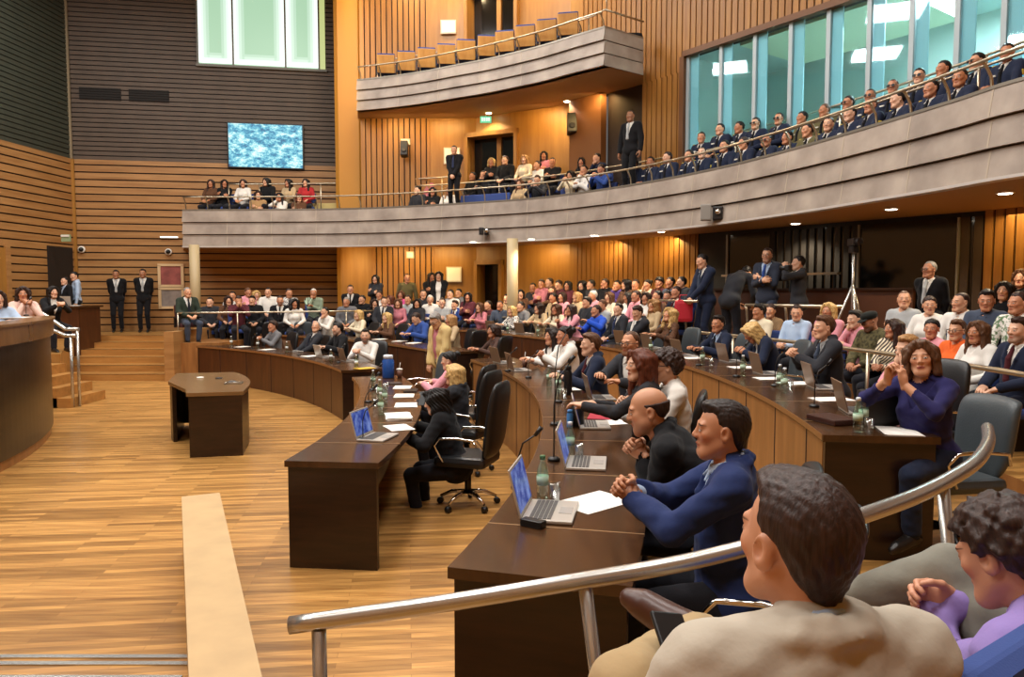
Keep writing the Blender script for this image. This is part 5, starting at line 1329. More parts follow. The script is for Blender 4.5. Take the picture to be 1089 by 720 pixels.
# ============================================================ chairs
LASTC = [None]
def office_chair(loc, rz, label, m=M_LEATHER, back=.62, group=None):
    t = empty('office_chair', loc, rz); tag(t, label, 'chair', group); LASTC[0] = t       # +Y is where the sitter looks
    mb = MB(); mb.box((0, .0, .46), (.5, .5, .1), bev=.045); mb.build('seat', m, t)
    mb = MB(); pr = [(-.22, .48), (-.25, .62), (-.265, .78), (-.29, .95), (-.335, .5 + back)]
    vs = []; fs = []
    for i, (y, z) in enumerate(pr):
        w = (.2, .24, .25, .25, .22)[i]
        for x in (-w, -w * .6, 0, w * .6, w):
            c = .035 * (abs(x) / w) ** 2; vs.append((x, y + c, z + (-.02 * (abs(x) / w) ** 2 if i == 4 else 0)))
    n = len(vs); vs += [(x, y - (.085 if .5 < z < .49 + back else .05), z) for x, y, z in vs]
    for i in range(4):
        for j in range(4):
            a = i * 5 + j; fs += [(a, a + 1, a + 6, a + 5), (n + a + 5, n + a + 6, n + a + 1, n + a)]
    for i in range(4): a = i * 5; fs += [(a + 5, n + a + 5, n + a, a), (a + 4, n + a + 4, n + a + 9, a + 9)]
    for j in range(4): fs += [(j, n + j, n + j + 1, j + 1), (20 + j + 1, n + 21 + j, n + 20 + j, 20 + j)]
    mb.add(vs, fs, True); b = mb.build('backrest', m, t)
    md = b.modifiers.new('soft', 'SUBSURF'); md.levels = 1; md.render_levels = 2
    for s in (-1, 1):
        mb = MB(); mb.tube([(s * .26, -.24, .6), (s * .29, -.2, .68), (s * .3, .0, .7), (s * .3, .16, .69), (s * .29, .22, .62), (s * .27, .14, .47)], .013, 8); mb.build('armrest', M_CHROME, t)
        
    mb = MB(); mb.lathe([(.032, .12), (.032, .3), (.024, .3), (.024, .42), (.06, .42)], 12); mb.build('column', M_BLACK, t)
    for k in range(5):
        a = 2 * PI * k / 5 + .3; d = Vector((math.cos(a), math.sin(a), 0)); mb = MB()
        mb.tube([d * .03 + Vector((0, 0, .14)), d * .16 + Vector((0, 0, .13)), d * .28 + Vector((0, 0, .075))], [.024, .02, .013], 8); l = mb.build('leg', M_CHROME if m is M_LEATHER else M_BLACK, t)
        mb = MB(); mb.lathe([(.008, -.02), (.03, -.02), (.03, .02), (.008, .02)], 12, Matrix.Translation(d * .285 + Vector((0, 0, .031))) @ Matrix.Rotation(a, 4, 'Z') @ Matrix.Rotation(PI / 2, 4, 'X')); mb.build('caster', M_BLACK, l)
    return t
M_BLUESEAT = mat('blue_upholstery', '#2c4380', .85, bump=.1, bscale=200); M_SEATWOOD = wood('seat_back_wood', '#b57a36', '#d09a4e', .4, (6, 6, 1.5)); M_MAROON = mat('maroon_upholstery', '#3f1d1f', .85)
def aud_chair(loc, rz, label, fab=M_BLUESEAT, wood_=M_SEATWOOD, group=None, drop=0.0):
    t = empty('auditorium_chair', loc, rz); tag(t, label, 'chair', group); LASTC[0] = t
    mb = MB(); mb.box((0, .02, .42), (.48, .44, .1), bev=.04); mb.build('seat', fab, t)
    M = Matrix.Translation((0, -.24, .64)) @ Matrix.Rotation(math.radians(10), 4, 'X')
    mb = MB(); mb.box((0, .03, 0), (.47, .08, .5), M, bev=.035); mb.build('backrest', fab, t)
    mb = MB(); mb.box((0, -.03, -.02), (.46, .025, .46), M, bev=.01); mb.build('back_shell', wood_, t)
    mb = MB(); mb.box((0, -.04, .19 - drop / 2), (.09, .16, .38 + drop)); mb.box((0, .0, .012 - drop), (.3, .3, .024)); mb.build('pedestal', M_BLACK, t)
    for s in (-1, 1):
        mb = MB(); mb.box((s * .262, -.02, .6), (.04, .34, .035), bev=.01); mb.box((s * .262, -.1, .48), (.03, .08, .24)); mb.build('armrest', M_BLACK, t)
    return t
def face_c(x, y, add=0.0):
    d = Vector((CX - x, CY - y)); return math.atan2(-d.x, d.y) + math.radians(add)

# ============================================================ things on the desks
def wallpaper():
    m = bpy.data.materials.new('laptop_picture'); m.use_nodes = True; nt = m.node_tree; b = nt.nodes['Principled BSDF']; tc = nt.nodes.new('ShaderNodeTexCoord'); n = nt.nodes.new('ShaderNodeTexNoise'); n.inputs['Scale'].default_value = 14; n.inputs['Detail'].default_value = 4
    r = nt.nodes.new('ShaderNodeValToRGB'); r.color_ramp.elements[0].position = .42; r.color_ramp.elements[1].position = .7; r.color_ramp.elements[0].color = (*hexc('#1d3a8f'), 1); r.color_ramp.elements[1].color = (*hexc('#7a90cf'), 1)
    nt.links.new(tc.outputs['Object'], n.inputs['Vector']); nt.links.new(n.outputs['Fac'], r.inputs[0]); nt.links.new(r.outputs[0], b.inputs['Emission Color']); b.inputs['Emission Strength'].default_value = .75; b.inputs['Base Color'].default_value = (.01, .01, .03, 1); b.inputs['Roughness'].default_value = .25; return m
M_WALLP = wallpaper(); M_KEYS = mat('laptop_keys', '#5a5754', .6)
def laptop(loc, rz, label, lid=M_SILVER, open_=104, s=1.0):
    t = empty('laptop', loc, rz); tag(t, label, 'laptop')       # +Y towards the user, hinge at -Y
    mb = MB(); mb.box((0, 0, .009), (.34 * s, .235 * s, .016), bev=.005); mb.build('base', M_SILVER, t)
    mb = MB()
    for r in range(5):
        for c in range(13): mb.box(((-.138 + .023 * c) * s, (-.075 + .021 * r) * s, .0185), (.019 * s, .017 * s, .003))
    mb.build('keyboard', M_KEYS, t)
    mb = MB(); mb.box((0, .072 * s, .0178), (.1 * s, .06 * s, .002)); mb.build('touchpad', mat('pad', '#a5a09a', .4), t)
    M = Matrix.Translation((0, -.115 * s, .018)) @ Matrix.Rotation(math.radians(90 - open_) * -1, 4, 'X')
    mb = MB(); mb.box((0, -.004, .115 * s), (.34 * s, .009, .225 * s), M, bev=.003); l = mb.build('screen_lid', lid, t)
    mb = MB(); mb.box((0, .0015, .118 * s), (.315 * s, .002, .195 * s), M); mb.build('display', M_WALLP, l)
    return t
def thin_clear(nm, tint, gl=.12):
    m = bpy.data.materials.new(nm); m.use_nodes = True; nt = m.node_tree; nt.nodes.clear(); o = nt.nodes.new('ShaderNodeOutputMaterial'); a = nt.nodes.new('ShaderNodeBsdfTransparent'); a.inputs[0].default_value = (*tint, 1); g = nt.nodes.new('ShaderNodeBsdfGlossy'); g.inputs['Roughness'].default_value = .06
    lw = nt.nodes.new('ShaderNodeLayerWeight'); lw.inputs[0].default_value = .35; mp = nt.nodes.new('ShaderNodeMapRange'); mp.inputs[3].default_value = gl; mp.inputs[4].default_value = .75; nt.links.new(lw.outputs['Facing'], mp.inputs[0])
    x = nt.nodes.new('ShaderNodeMixShader'); nt.links.new(mp.outputs[0], x.inputs[0]); nt.links.new(a.outputs[0], x.inputs[1]); nt.links.new(g.outputs[0], x.inputs[2]); nt.links.new(x.outputs[0], o.inputs[0]); return m
M_PET = thin_clear('clear_bottle', (.80, .93, .87)); M_TUMB = thin_clear('clear_tumbler', (.93, .96, .96), .15)
def bottle(loc, label, cap='#dfe6ea', lab='#a5c0a6', s=1.0):
    t = empty('water_bottle', loc); tag(t, label, 'bottle'); s *= .98
    mb = MB(); mb.lathe([(.026 * s, 0), (.031 * s, .006), (.031 * s, .05 * s), (.029 * s, .06 * s), (.031 * s, .07 * s), (.031 * s, .14 * s), (.022 * s, .175 * s), (.0125 * s, .2 * s), (.0125 * s, .212 * s)], 18); mb.build('bottle_body', M_PET, t)
    mb = MB(); mb.lathe([(.0155 * s, .208 * s), (.0155 * s, .228 * s), (.013 * s, .23 * s), (.001, .23 * s)], 14); mb.build('cap', mat('cap' + cap, cap, .4), t)
    mb = MB(); mb.lathe([(.0315 * s, .078 * s), (.0315 * s, .125 * s)], 18); mb.build('wrapper', mat('wrap' + lab, lab, .5), t); return t
def tumbler(loc, label):
    t = tag(empty('drinking_glass', loc), label, 'glass'); mb = MB(); mb.lathe([(.024, 0), (.03, .095), (.027, .095), (.022, .01), (.001, .01)], 18); mb.build('vessel', M_TUMB, t); return t
def mic(loc, rz, label, h=.36, bend=.1):
    t = empty('gooseneck_microphone', loc, rz); tag(t, label, 'microphone')
    mb = MB(); mb.lathe([(.038, 0), (.04, .012), (.03, .022), (.001, .024)], 16); mb.build('base', M_BLACK, t)
    mb = MB(); mb.tube([(0, 0, .02), (0, 0, h * .55), (0, bend * .25, h * .82), (0, bend, h)], .0045, 8); mb.build('gooseneck', M_BLACK, t)
    mb = MB(); mb.tube([(0, bend * .9, h - .01), (0, bend * 1.25, h + .035)], [.01, .0125], 10); mb.build('microphone_head', M_BLACK, t); return t
def sheet(loc, rz, label, nm='paper_sheet', size=(.21, .297), th=.0015, m=M_PAPER, n=1, cat='paper'):
    if n == 1: 
        mb = MB(); mb.box((0, 0, th / 2), (size[0], size[1], th)); o = mb.build(nm, m, None, loc, rz); return tag(o, label, cat)
    mb = MB()
    for i in range(n): mb.box((random.uniform(-.006, .006), random.uniform(-.006, .006), th * (i + .5)), (size[0], size[1], th * .9), Matrix.Rotation(random.uniform(-.06, .06), 4, 'Z'))
    o = mb.build(nm, m, None, loc, rz); return tag(o, label, cat)
def block(nm, loc, rz, size, m, label, cat, bev=.004):
    mb = MB(); mb.box((0, 0, size[2] / 2), size, bev=bev); return tag(mb.build(nm, m, None, loc, rz), label, cat)
def outw(p, add=0): return math.atan2(p.y - CY, p.x - CX) - PI / 2 + math.radians(add)
def put(px, py, z): return at_z(px, py, z) + Vector((0, 0, .0006))
# middle ring
for px, py, add, lid, lb in ((586, 546, 2, M_SILVER, 'open laptop with a blue screen beside the white sheet on the middle desk'), (624, 494, 0, M_SILVER, 'open laptop before the bald person on the middle desk'), (632, 453, 0, M_SILVER, 'open laptop beside the red folder on the middle desk')):
    p = put(px, py, Z2); laptop(p, outw(p, add), lb, lid)
for px, py, add, lb in ((640, 424, 0, 'open laptop before the patterned jacket on the middle desk'), (536, 386, 5, 'bronze laptop at the aisle end of the middle desk'), (553, 394, 0, 'bronze laptop beside the straw cup on the middle desk')):
    p = put(px, py, Z2); laptop(p, outw(p, add), lb, M_BROWNLID)
p = put(632, 534, Z2); sheet(p, outw(p, 52), 'single white sheet lying beside the blue-screened laptop on the middle desk', n=1, size=(.25, .35))
p = put(640, 443, Z2); block('folder', p, outw(p, 80), (.22, .31, .006), mat('red_folder', '#a5243a', .5), 'thin red folder lying on the middle desk', 'folder', .002)
for px, py, lb in ((655, 449, 'loose white sheets behind the red folder on the middle desk'), (622, 409, 'scattered white papers before the reaching arm on the middle desk'), (608, 414, 'white papers beside the black thermos on the middle desk')):
    p = put(px, py, Z2); sheet(p, outw(p, 20), lb, 'paper_sheet', n=1)
for px, py, lb, s in ((577, 531, 'green-capped water bottle beside the blue-screened laptop on the middle desk', 1.0), (606, 486, 'clear water bottle beside the laptop before the bald person', 1.0), (594, 417, 'clear water bottle near the black thermos on the middle desk', 1), (584, 410, 'water bottle before the white jacket on the middle desk', 1)):
    bottle(put(px, py, Z2), lb, '#3e6a45' if px == 577 else '#dfe6ea', '#a9c4ae', s * 1.0)
p = put(590, 533, Z2); tumbler(p, 'empty glass beside the green-capped bottle on the middle desk'); tumbler(put(616, 488, Z2), 'glass beside the bottle before the bald person'); tumbler(put(600, 424, Z2), 'glass near the black jug on the middle desk')
for px, py, h, lb in ((551, 520, .3, 'gooseneck microphone behind the blue-screened laptop'), (589, 490, .62, 'tall thin microphone before the bald person'), (590, 452, .75, 'very tall thin microphone near the red folder'), (594, 428, .4, 'microphone by the black jug on the middle desk'), (540, 395, .28, 'microphone at the aisle end of the middle desk'), (562, 402, .3, 'microphone beside the straw cup')):
    p = put(px, py, Z2); mic(p, outw(p), lb, h)
p = put(567, 560, Z2); block('power_adapter', p, outw(p, 70), (.11, .05, .032), M_BLACK, 'black power adapter beside the blue-screened laptop', 'adapter')
def thermos(loc, label, r=.05, h=.27, col='#151517', nm='thermos_flask'):
    t = tag(empty(nm, loc), label, 'flask'); m = mat('flask' + col, col, .35)
    mb = MB(); mb.lathe([(r * .92, 0), (r, .01), (r, h * .74), (r * .8, h * .82), (r * .8, h * .84)], 20); mb.build('flask_body', m, t)
    mb = MB(); mb.lathe([(r * .82, h * .84), (r * .82, h * .97), (r * .7, h), (.001, h)], 20); mb.build('cap', m if col != '#1f4f9a' else mat('cap_pale', '#cfd6dc', .4), t); return t
thermos(put(613, 453, Z2), 'squat black jug beside the laptop near the red folder', .06, .19); thermos(put(604, 420, Z2), 'tall black thermos before the white jacket', .042, .3); thermos(put(606, 455, Z2), 'blue and white carton-like flask beside the squat black jug', .025, .14, '#3f7fc0')
def straw_cup(loc, label):
    t = tag(empty('straw_cup', loc), label, 'cup'); mb = MB(); mb.lathe([(.03, 0), (.043, .12), (.001, .12)], 18); mb.build('cup_body', mat('cup_brown', '#6d4a3a', .5), t)
    mb = MB(); mb.lathe([(.046, .118), (.046, .13), (.03, .138), (.001, .138)], 18); mb.build('lid', M_WHITE, t); mb = MB(); mb.tube([(0, 0, .13), (.01, 0, .22)], .004, 6); mb.build('straw', M_WHITE, t)
straw_cup(put(558, 391, Z2), 'brown lidded cup with a straw on the middle desk'); 
# inner ring
p = put(402, 466, Z1); laptop(p, outw(p, -12), 'white laptop with a blue screen at the open end of the inner desk')
for px, py, a, n, sz, lb in ((424, 444, 15, 6, (.24, .34), 'thick loose pile of papers beside the white laptop on the inner desk'), (432, 431, 5, 3, (.23, .32), 'flat white papers in the middle of the inner desk'), (430, 421, 0, 3, (.22, .3), 'white printed sheets behind the flat papers on the inner desk'), (428, 412, -5, 2, (.22, .3), 'white sheet near the blue jug on the inner desk'), (424, 455, 30, 2, (.21, .3), 'white sheets under the writing hand on the inner desk')):
    p = put(px, py, Z1); sheet(p, outw(p, 85 + a), lb, 'paper_sheet', n=n, size=sz, th=.002 if n < 4 else .004)
p = put(437, 416, Z1); block('notebook', p, outw(p, 80), (.16, .24, .015), M_BLACK, 'black notebook beyond the white sheets on the inner desk', 'notebook', .002)
p = put(420, 408, Z1); block('notebook', p, outw(p, 95), (.15, .22, .012), mat('dark_book', '#3a2a26', .5), 'dark closed notebook before the blue jug on the inner desk', 'notebook', .002)
thermos(put(413, 402, Z1), 'large blue water jug with pale cap on the inner desk', .085, .33, '#1f4f9a', 'water_jug'); straw_cup(put(425, 402, Z1), 'pale lidded cup with a straw beside the blue jug')
for px, py, lb in ((397, 412, 'water bottle by the blue jug on the inner desk'), (404, 424, 'water bottle in the middle of the inner desk'), (405, 441, 'water bottle beside the thick paper pile'), (409, 430, 'small bottle beside the flat papers on the inner desk')): bottle(put(px, py, Z1), lb)
for px, py, lb in ((401, 420, 'glass among the bottles on the inner desk'), (411, 415, 'glass near the blue jug on the inner desk'), (399, 433, 'glass beside the microphones on the inner desk')): tumbler(put(px, py, Z1), lb)
for px, py, lb in ((386, 468, 'microphone beside the white laptop on the inner desk'), (388, 445, 'microphone beside the thick paper pile'), (392, 428, 'microphone in the middle of the inner desk'), (396, 415, 'microphone near the blue jug')): p = put(px, py, Z1); mic(p, outw(p), lb, .3)
p = put(450, 440, Z1); block('smartphone', p + Vector((0, 0, .15)), outw(p, 60), (.075, .15, .009), M_BLACK, 'black phone in the hand of the dark-coated sitter at the inner desk', 'phone', .003).rotation_euler[0] = 1.0
# outer ring
for px, py, add, lb in ((897, 438, -8, 'bronze laptop at the end of the outer desk beside the two bottles'), (863, 413, -8, 'bronze laptop before the dark grey suit on the outer desk'), (806, 398, -5, 'bronze laptop before the bowed blonde sitter on the outer desk'), (770, 385, -4, 'bronze laptop before the navy suit on the outer desk'), (721, 379, -2, 'bronze laptop before the leopard jacket on the outer desk'), (689, 371, 0, 'bronze laptop before the dark-suited sitter with hands at the face'), (660, 366, 0, 'bronze laptop between the blue jacket and the hands at the face')):
    p = put(px, py, Z3); p2 = p + Vector((p.x - CX, p.y - CY, 0)).normalized() * .12; laptop(p2, outw(p, add), lb, M_BROWNLID)
for px, py, lb in ((912, 460, 'water bottle at the very end of the outer desk'), (918, 455, 'second water bottle behind the one at the end of the outer desk'), (829, 413, 'water bottle before the dark grey suit on the outer desk'), (790, 400, 'water bottle before the bowed blonde sitter'), (747, 388, 'water bottle before the navy suit on the outer desk'), (834, 418, 'glassy bottle beside the bronze laptop of the dark grey suit'), (692, 375, 'water bottle near the leopard jacket on the outer desk')): bottle(put(px, py, Z3), lb, lab='#b4cbb2')
for px, py, lb in ((924, 461, 'glass beside the end bottles of the outer desk'), (840, 417, 'glass before the dark grey suit'), (756, 389, 'glass before the navy suit on the outer desk')): tumbler(put(px, py, Z3), lb)
for px, py, lb in ((866, 433, 'microphone beside the closed brown case on the outer desk'), (824, 411, 'microphone before the dark grey suit'), (783, 401, 'microphone before the bowed blonde sitter'), (743, 389, 'microphone before the navy suit'), (705, 380, 'microphone before the leopard jacket')): p = put(px, py, Z3); mic(p, outw(p), lb, .34)
p = put(885, 449, Z3); block('document_case', p, outw(p, 20), (.3, .2, .04), mat('brown_case', '#3c211a', .35), 'closed dark brown case at the end of the outer desk', 'case', .01)
for px, py, a, lb in ((956, 459, 80, 'white sheets at the end of the outer desk before the purple blouse'), (884, 425, 10, 'white papers between the last two bronze laptops'), (846, 408, 10, 'white papers before the dark grey suit on the outer desk'), (790, 391, 0, 'pink-edged papers beside the navy suit'), (738, 381, 0, 'white papers before the navy suit on the outer desk'), (820, 403, 0, 'white sheet beside the bowed blonde sitter')):
    p = put(px, py, Z3); sheet(p, outw(p, a), lb, n=2, size=(.22, .3), th=.003)
p = put(934, 452, Z3); block('handbag', p, outw(p, 10), (.14, .26, .24), M_BLACK, 'upright black bag before the purple blouse on the outer desk', 'bag', .03)
# desks beyond the aisle
for px, py, lb in ((313, 374, 'laptop before the grey jacket at the inner desk beyond the aisle'), (346, 380, 'dark laptop between two sitters at the inner desk beyond the aisle'), (372, 384, 'bronze laptop before the black jacket at the inner desk beyond the aisle')):
    p = put(px, py, Z1); laptop(p, outw(p), lb, M_BROWNLID if px != 346 else M_SILVER)
for px, py, lb in ((246, 368, 'water bottle at the wall end of the inner desk beyond the aisle'), (274, 370, 'water bottle second from the wall end of that inner desk'), (305, 375, 'water bottle before the grey jacket beyond the aisle'), (352, 385, 'water bottle before the reclining grey suit'), (379, 392, 'water bottle before the white-shirted sitter at the aisle')): bottle(put(px, py, Z1), lb, lab='#d8dcda')
for px, py, lb in ((258, 369, 'white sheets near the wall end of the inner desk beyond the aisle'), (284, 372, 'white sheets before the grey jacket beyond the aisle'), (330, 379, 'white sheets before the reclining grey suit'), (388, 392, 'yellow note papers at the aisle end of the inner desk')): p = put(px, py, Z1); sheet(p, outw(p, 15), lb, n=2, th=.004, m=M_PAPER if px != 388 else mat('note_yellow', '#e2b53a', .7))
for px, py, lb in ((318, 378, 'microphone before the grey jacket beyond the aisle'), (360, 386, 'microphone before the black jacket beyond the aisle'), (268, 371, 'microphone near the wall end of that inner desk')): p = put(px, py, Z1); mic(p, outw(p), lb, .3)
for px, py, lb in ((425, 363, 'scattered white papers at the aisle end of the middle desk beyond it'), (440, 365, 'white papers before the blue sleeve at the middle desk'), (404, 361, 'white papers before the brown jacket at the middle desk')): p = put(px, py, Z2); sheet(p, outw(p, 25), lb, n=2, th=.004)
for px, py, lb in ((277, 352, 'closed dark laptop lid at the middle desk by the wall'), (312, 352, 'open laptop lid before the pale suit at the middle desk')): p = put(px, py, Z2); laptop(p, outw(p), lb, M_BROWNLID)
for px, py, lb in ((527, 352, 'laptop before the far audience at the outer desk, aisle side'), (558, 355, 'laptop between two sitters at the far outer desk')): p = put(px, py, Z3); laptop(p, outw(p), lb, M_BROWNLID)
for px, py, lb in ((540, 354, 'small bottle at the far outer desk by the aisle'), (572, 357, 'small bottle at the far outer desk beside the laptop')): bottle(put(px, py, Z3), lb)
# dais
for px, py, z, lb in ((28, 336, 1.66, 'microphone on the podium before the pale blouse'),): mic(put(px, py, z), 0, lb, .25)
p = put(17, 338, 1.66); sheet(p, .3, 'white papers on the podium rim', n=2, th=.004, size=(.3, .4))
p = at_z(70, 323, 1.735); laptop(Vector((-11.4, 18.9, 1.6706)), .2, 'open laptop on the dais end desk', M_SILVER); bottle(Vector((-11.7, 18.8, 1.6706)), 'water bottle on the dais end desk'); sheet(Vector((-11.05, 18.75, 1.6706)), .4, 'white sheets on the dais end desk', n=2, th=.004)
# tripod and camera above the audience
def tripod():
    P = at_y(908, 262, 11.0); fl = .9
    t = empty('camera_tripod', (P.x, P.y, fl)); tag(t, 'silver camera tripod standing behind the audience before the black glass', 'tripod')
    top = P.z - fl - .1
    for k in range(3):
        a = k * 2 * PI / 3 + .4; mb = MB(); f = Vector((math.cos(a) * .42, math.sin(a) * .42, 0)); h = Vector((0, 0, top * .72)); mb.tube([h, (h + f) / 2 + Vector((0, 0, .04)), f], [.02, .018, .014], 8); mb.build('leg', M_STEEL, t)
        mb = MB(); mb.tube([Vector((0, 0, top * .4)), h * .45 + f * .5], .008, 6); mb.build('brace', M_STEEL, t)
    mb = MB(); mb.tube([(0, 0, top * .35), (0, 0, top)], .018, 10); mb.build('centre_column', M_STEEL, t)
    mb = MB(); mb.box((0, 0, top + .05), (.1, .14, .1), bev=.02); mb.build('pan_head', M_BLACK, t)
    c = empty('video_camera', (P.x, P.y, fl + top + .1)); tag(c, 'small black video camera on the silver tripod', 'camera'); mb = MB(); mb.box((0, 0, .06), (.11, .22, .12), bev=.02); mb.build('camera_body', M_BLACK, c); mb = MB(); mb.lathe([(.045, 0), (.05, .08), (.04, .085), (.001, .07)], 16, Matrix.Translation((0, -.11, .06)) @ Matrix.Rotation(PI / 2, 4, 'X')); mb.build('lens', M_BLACK, c)
tripod()
p = at_y(727, 329, 14.0); t = empty('red_bag', (p.x, p.y, p.z - .25)); tag(t, 'bright red bag hanging by the short steel rail', 'bag')
mb = MB(); mb.box((0, 0, .22), (.34, .18, .42), bev=.07); mb.build('bag_body', mat('bag_red', '#b81f30', .7), t); mb = MB(); mb.tube([(-.08, 0, .42), (-.07, 0, .52), (.07, 0, .52), (.08, 0, .42)], .012, 6); mb.build('handle', mat('bag_red', '#b81f30', .7), t)
# chairs of the upper balcony and empty seats elsewhere
ub = resample(offset(UPATH, .5), .62); k = 0
for q in ub:
    px = 544.5 + FPX * q.x / q.y
    if 400 < px < 614:
        k += 1; aud_chair((q.x, q.y, Z_U + .62), .1 - .3 * (px > 520), f'empty wooden-backed seat with blue cushion on the upper balcony, {ORD[k]} from the pilaster', drop=.38)
FCO = UR + (UC - UR) * .35 + Vector((.1, .45, 0)); t = tag(empty('folded_coat', (FCO.x, FCO.y, Z_V - .1)), 'black coat hung over the upper balcony corner', 'coat'); mb = MB(); mb.box((0, 0, .12), (.5, .3, .3), bev=.11); mb.build('coat_body', cloth('#15151a'), t)
# ============================================================ the people
CC = {'white': '#dedad2', 'navy': '#1b2338', 'black': '#131316', 'grey': '#6d6d70', 'charcoal': '#2b2c31', 'burgundy': '#54232b', 'pink': '#d7929c', 'cream': '#d9ccb0', 'blue': '#2f4a8c', 'bright blue': '#2450c0',
      'purple': '#46346f', 'green': '#54684a', 'pale green': '#a9c2a8', 'brown': '#5b3d2a', 'beige': '#b79f7c', 'olive': '#5d5638', 'maroon': '#4a1f24', 'yellow': '#cdbb76', 'orange': '#e0642a', 'pale blue': '#a9bdd6', 'pale grey': '#a5a8a8',
      'red': '#a62a2e', 'lilac': '#8d79b5', 'dark green': '#2c362c', 'slate': '#3d4657', 'rose': '#b9727c', 'tan': '#a5835a', 'hot pink': '#d6588f'}
HC = {'k': '#17110f', 'b': '#33211a', 'm': '#5a3b26', 'l': '#a67c4e', 'y': '#c8a468', 'g': '#8c8781', 'w': '#c9c5bd', 'r': '#5f2f1c', 'd': '#241813'}
TONES = ['#c98f6b', '#bd8261', '#d4a07f', '#b67a56', '#cf9a78', '#d9aa8c']
LAP = dict(hl=(-.1, .28, .67), hr=(.1, .28, .67)); CLA = dict(hl=(-.035, .29, .71), hr=(.035, .29, .71), pn_l=(1, 0, -.4), pn_r=(-1, 0, -.4), curl='clasp', hd_l=(.5, .8, .1), hd_r=(-.5, .8, .1))
DSK = dict(hl=(-.16, .4, .86), hr=(.13, .42, .86), lean=9, curl='relax'); DCL = dict(hl=(-.035, .4, .92), hr=(.035, .4, .92), pn_l=(1, 0, -.2), pn_r=(-1, 0, -.2), curl='clasp', lean=10, hd_l=(.6, .7, .4), hd_r=(-.6, .7, .4))
CHN = dict(hl=(.02, .24, .86), hr=(.05, .17, 1.06), curl='clasp', pn_r=(-.4, -.6, .2), hd_r=(-.2, -.1, 1), lean=7); CRO = dict(hl=(.03, .2, .86), hr=(-.03, .23, .8), pn=(0, -1, 0), hd_l=(1, -.2, .1), hd_r=(-1, -.15, .15))
PHO = dict(hl=(-.05, .3, .98), hr=(.05, .3, .98), curl='hold', pn_l=(.7, -.6, 0), pn_r=(-.7, -.6, 0), hd_l=(.2, .3, 1), hd_r=(-.2, .3, 1), hpitch=-12)
STD = dict(pz=.93, fl=(-.1, 0, .08), fr=(.1, 0, .08), kl=(0, 1, 0), kr=(0, 1, 0)); SFR = dict(STD, hl=(-.03, .17, .9), hr=(.03, .18, .88), pn=(0, -1, 0), curl='clasp'); SSI = dict(STD, hl=(-.26, .04, .84), hr=(.26, .04, .84), pn_l=(1, 0, 0), pn_r=(-1, 0, 0)); SBK = dict(STD, hl=(-.1, -.17, .9), hr=(.1, -.17, .9), pn=(0, 1, 0)); SCR = dict(STD, hl=(.03, .2, 1.24), hr=(-.03, .23, 1.18), pn=(0, -1, 0), hd_l=(1, -.2, .1), hd_r=(-1, -.15, .15))
def S(sex, style, pose, yaw=0, pitch=0, **k): d = dict(sex=sex, style=style, hyaw=yaw, **pose); d['hpitch'] = d.get('hpitch', 0) + pitch; d.update(k); return d
FIG = {'ms': S('m', 'suit', LAP, 8), 'ms2': S('m', 'suit', CLA, -22, -4), 'ms3': S('m', 'suit', LAP, 28, 0, lean=-6), 'mh': S('m', 'shirt', LAP, -12), 'mh2': S('m', 'shirt', CLA, 24, -8), 'mh3': S('m', 'shirt', CHN, -5, -5), 'mt': S('m', 'tee', CRO, 15), 'mt2': S('m', 'knit', PHO, 0, -6), 'mj': S('m', 'coat', LAP, -18), 'mj2': S('m', 'coat', CHN, 12),
       'fb': S('f', 'blouse', LAP, 10), 'fb2': S('f', 'blouse', CLA, -24), 'fb3': S('f', 'blouse', CHN, 5), 'ft': S('f', 'tee', PHO, 0), 'fk': S('f', 'knit', CRO, 20), 'fk2': S('f', 'knit', LAP, -15, 4), 'fj': S('f', 'blazer', CLA, 0), 'fj2': S('f', 'coat', LAP, 22),
       'u1': S('m', 'uniform', LAP, 0), 'u2': S('m', 'uniform', CLA, 20), 'u3': S('m', 'uniform', LAP, -18, -5),
       'ds': S('m', 'suit', DSK, 5), 'ds2': S('m', 'suit', DCL, 18), 'dh': S('m', 'shirt', DCL, -8), 'dj': S('m', 'coat', DSK, -10), 'df': S('f', 'blouse', DSK, 8), 'df2': S('f', 'blazer', DCL, 0), 'dfk': S('f', 'knit', DSK, -12),
       'sf': S('m', 'suit', SFR, 0), 'ssd': S('m', 'suit', SSI, 5), 'sb': S('m', 'suit', SBK, -5), 'scr': S('m', 'blazer', SCR, 10, tie=True), 'sfb': S('f', 'coat', SFR, 0, open=True), 'sfk': S('f', 'knit', SCR, 5), 'sst': S('m', 'tee', SSI, 20)}
SEATW = 'seated'
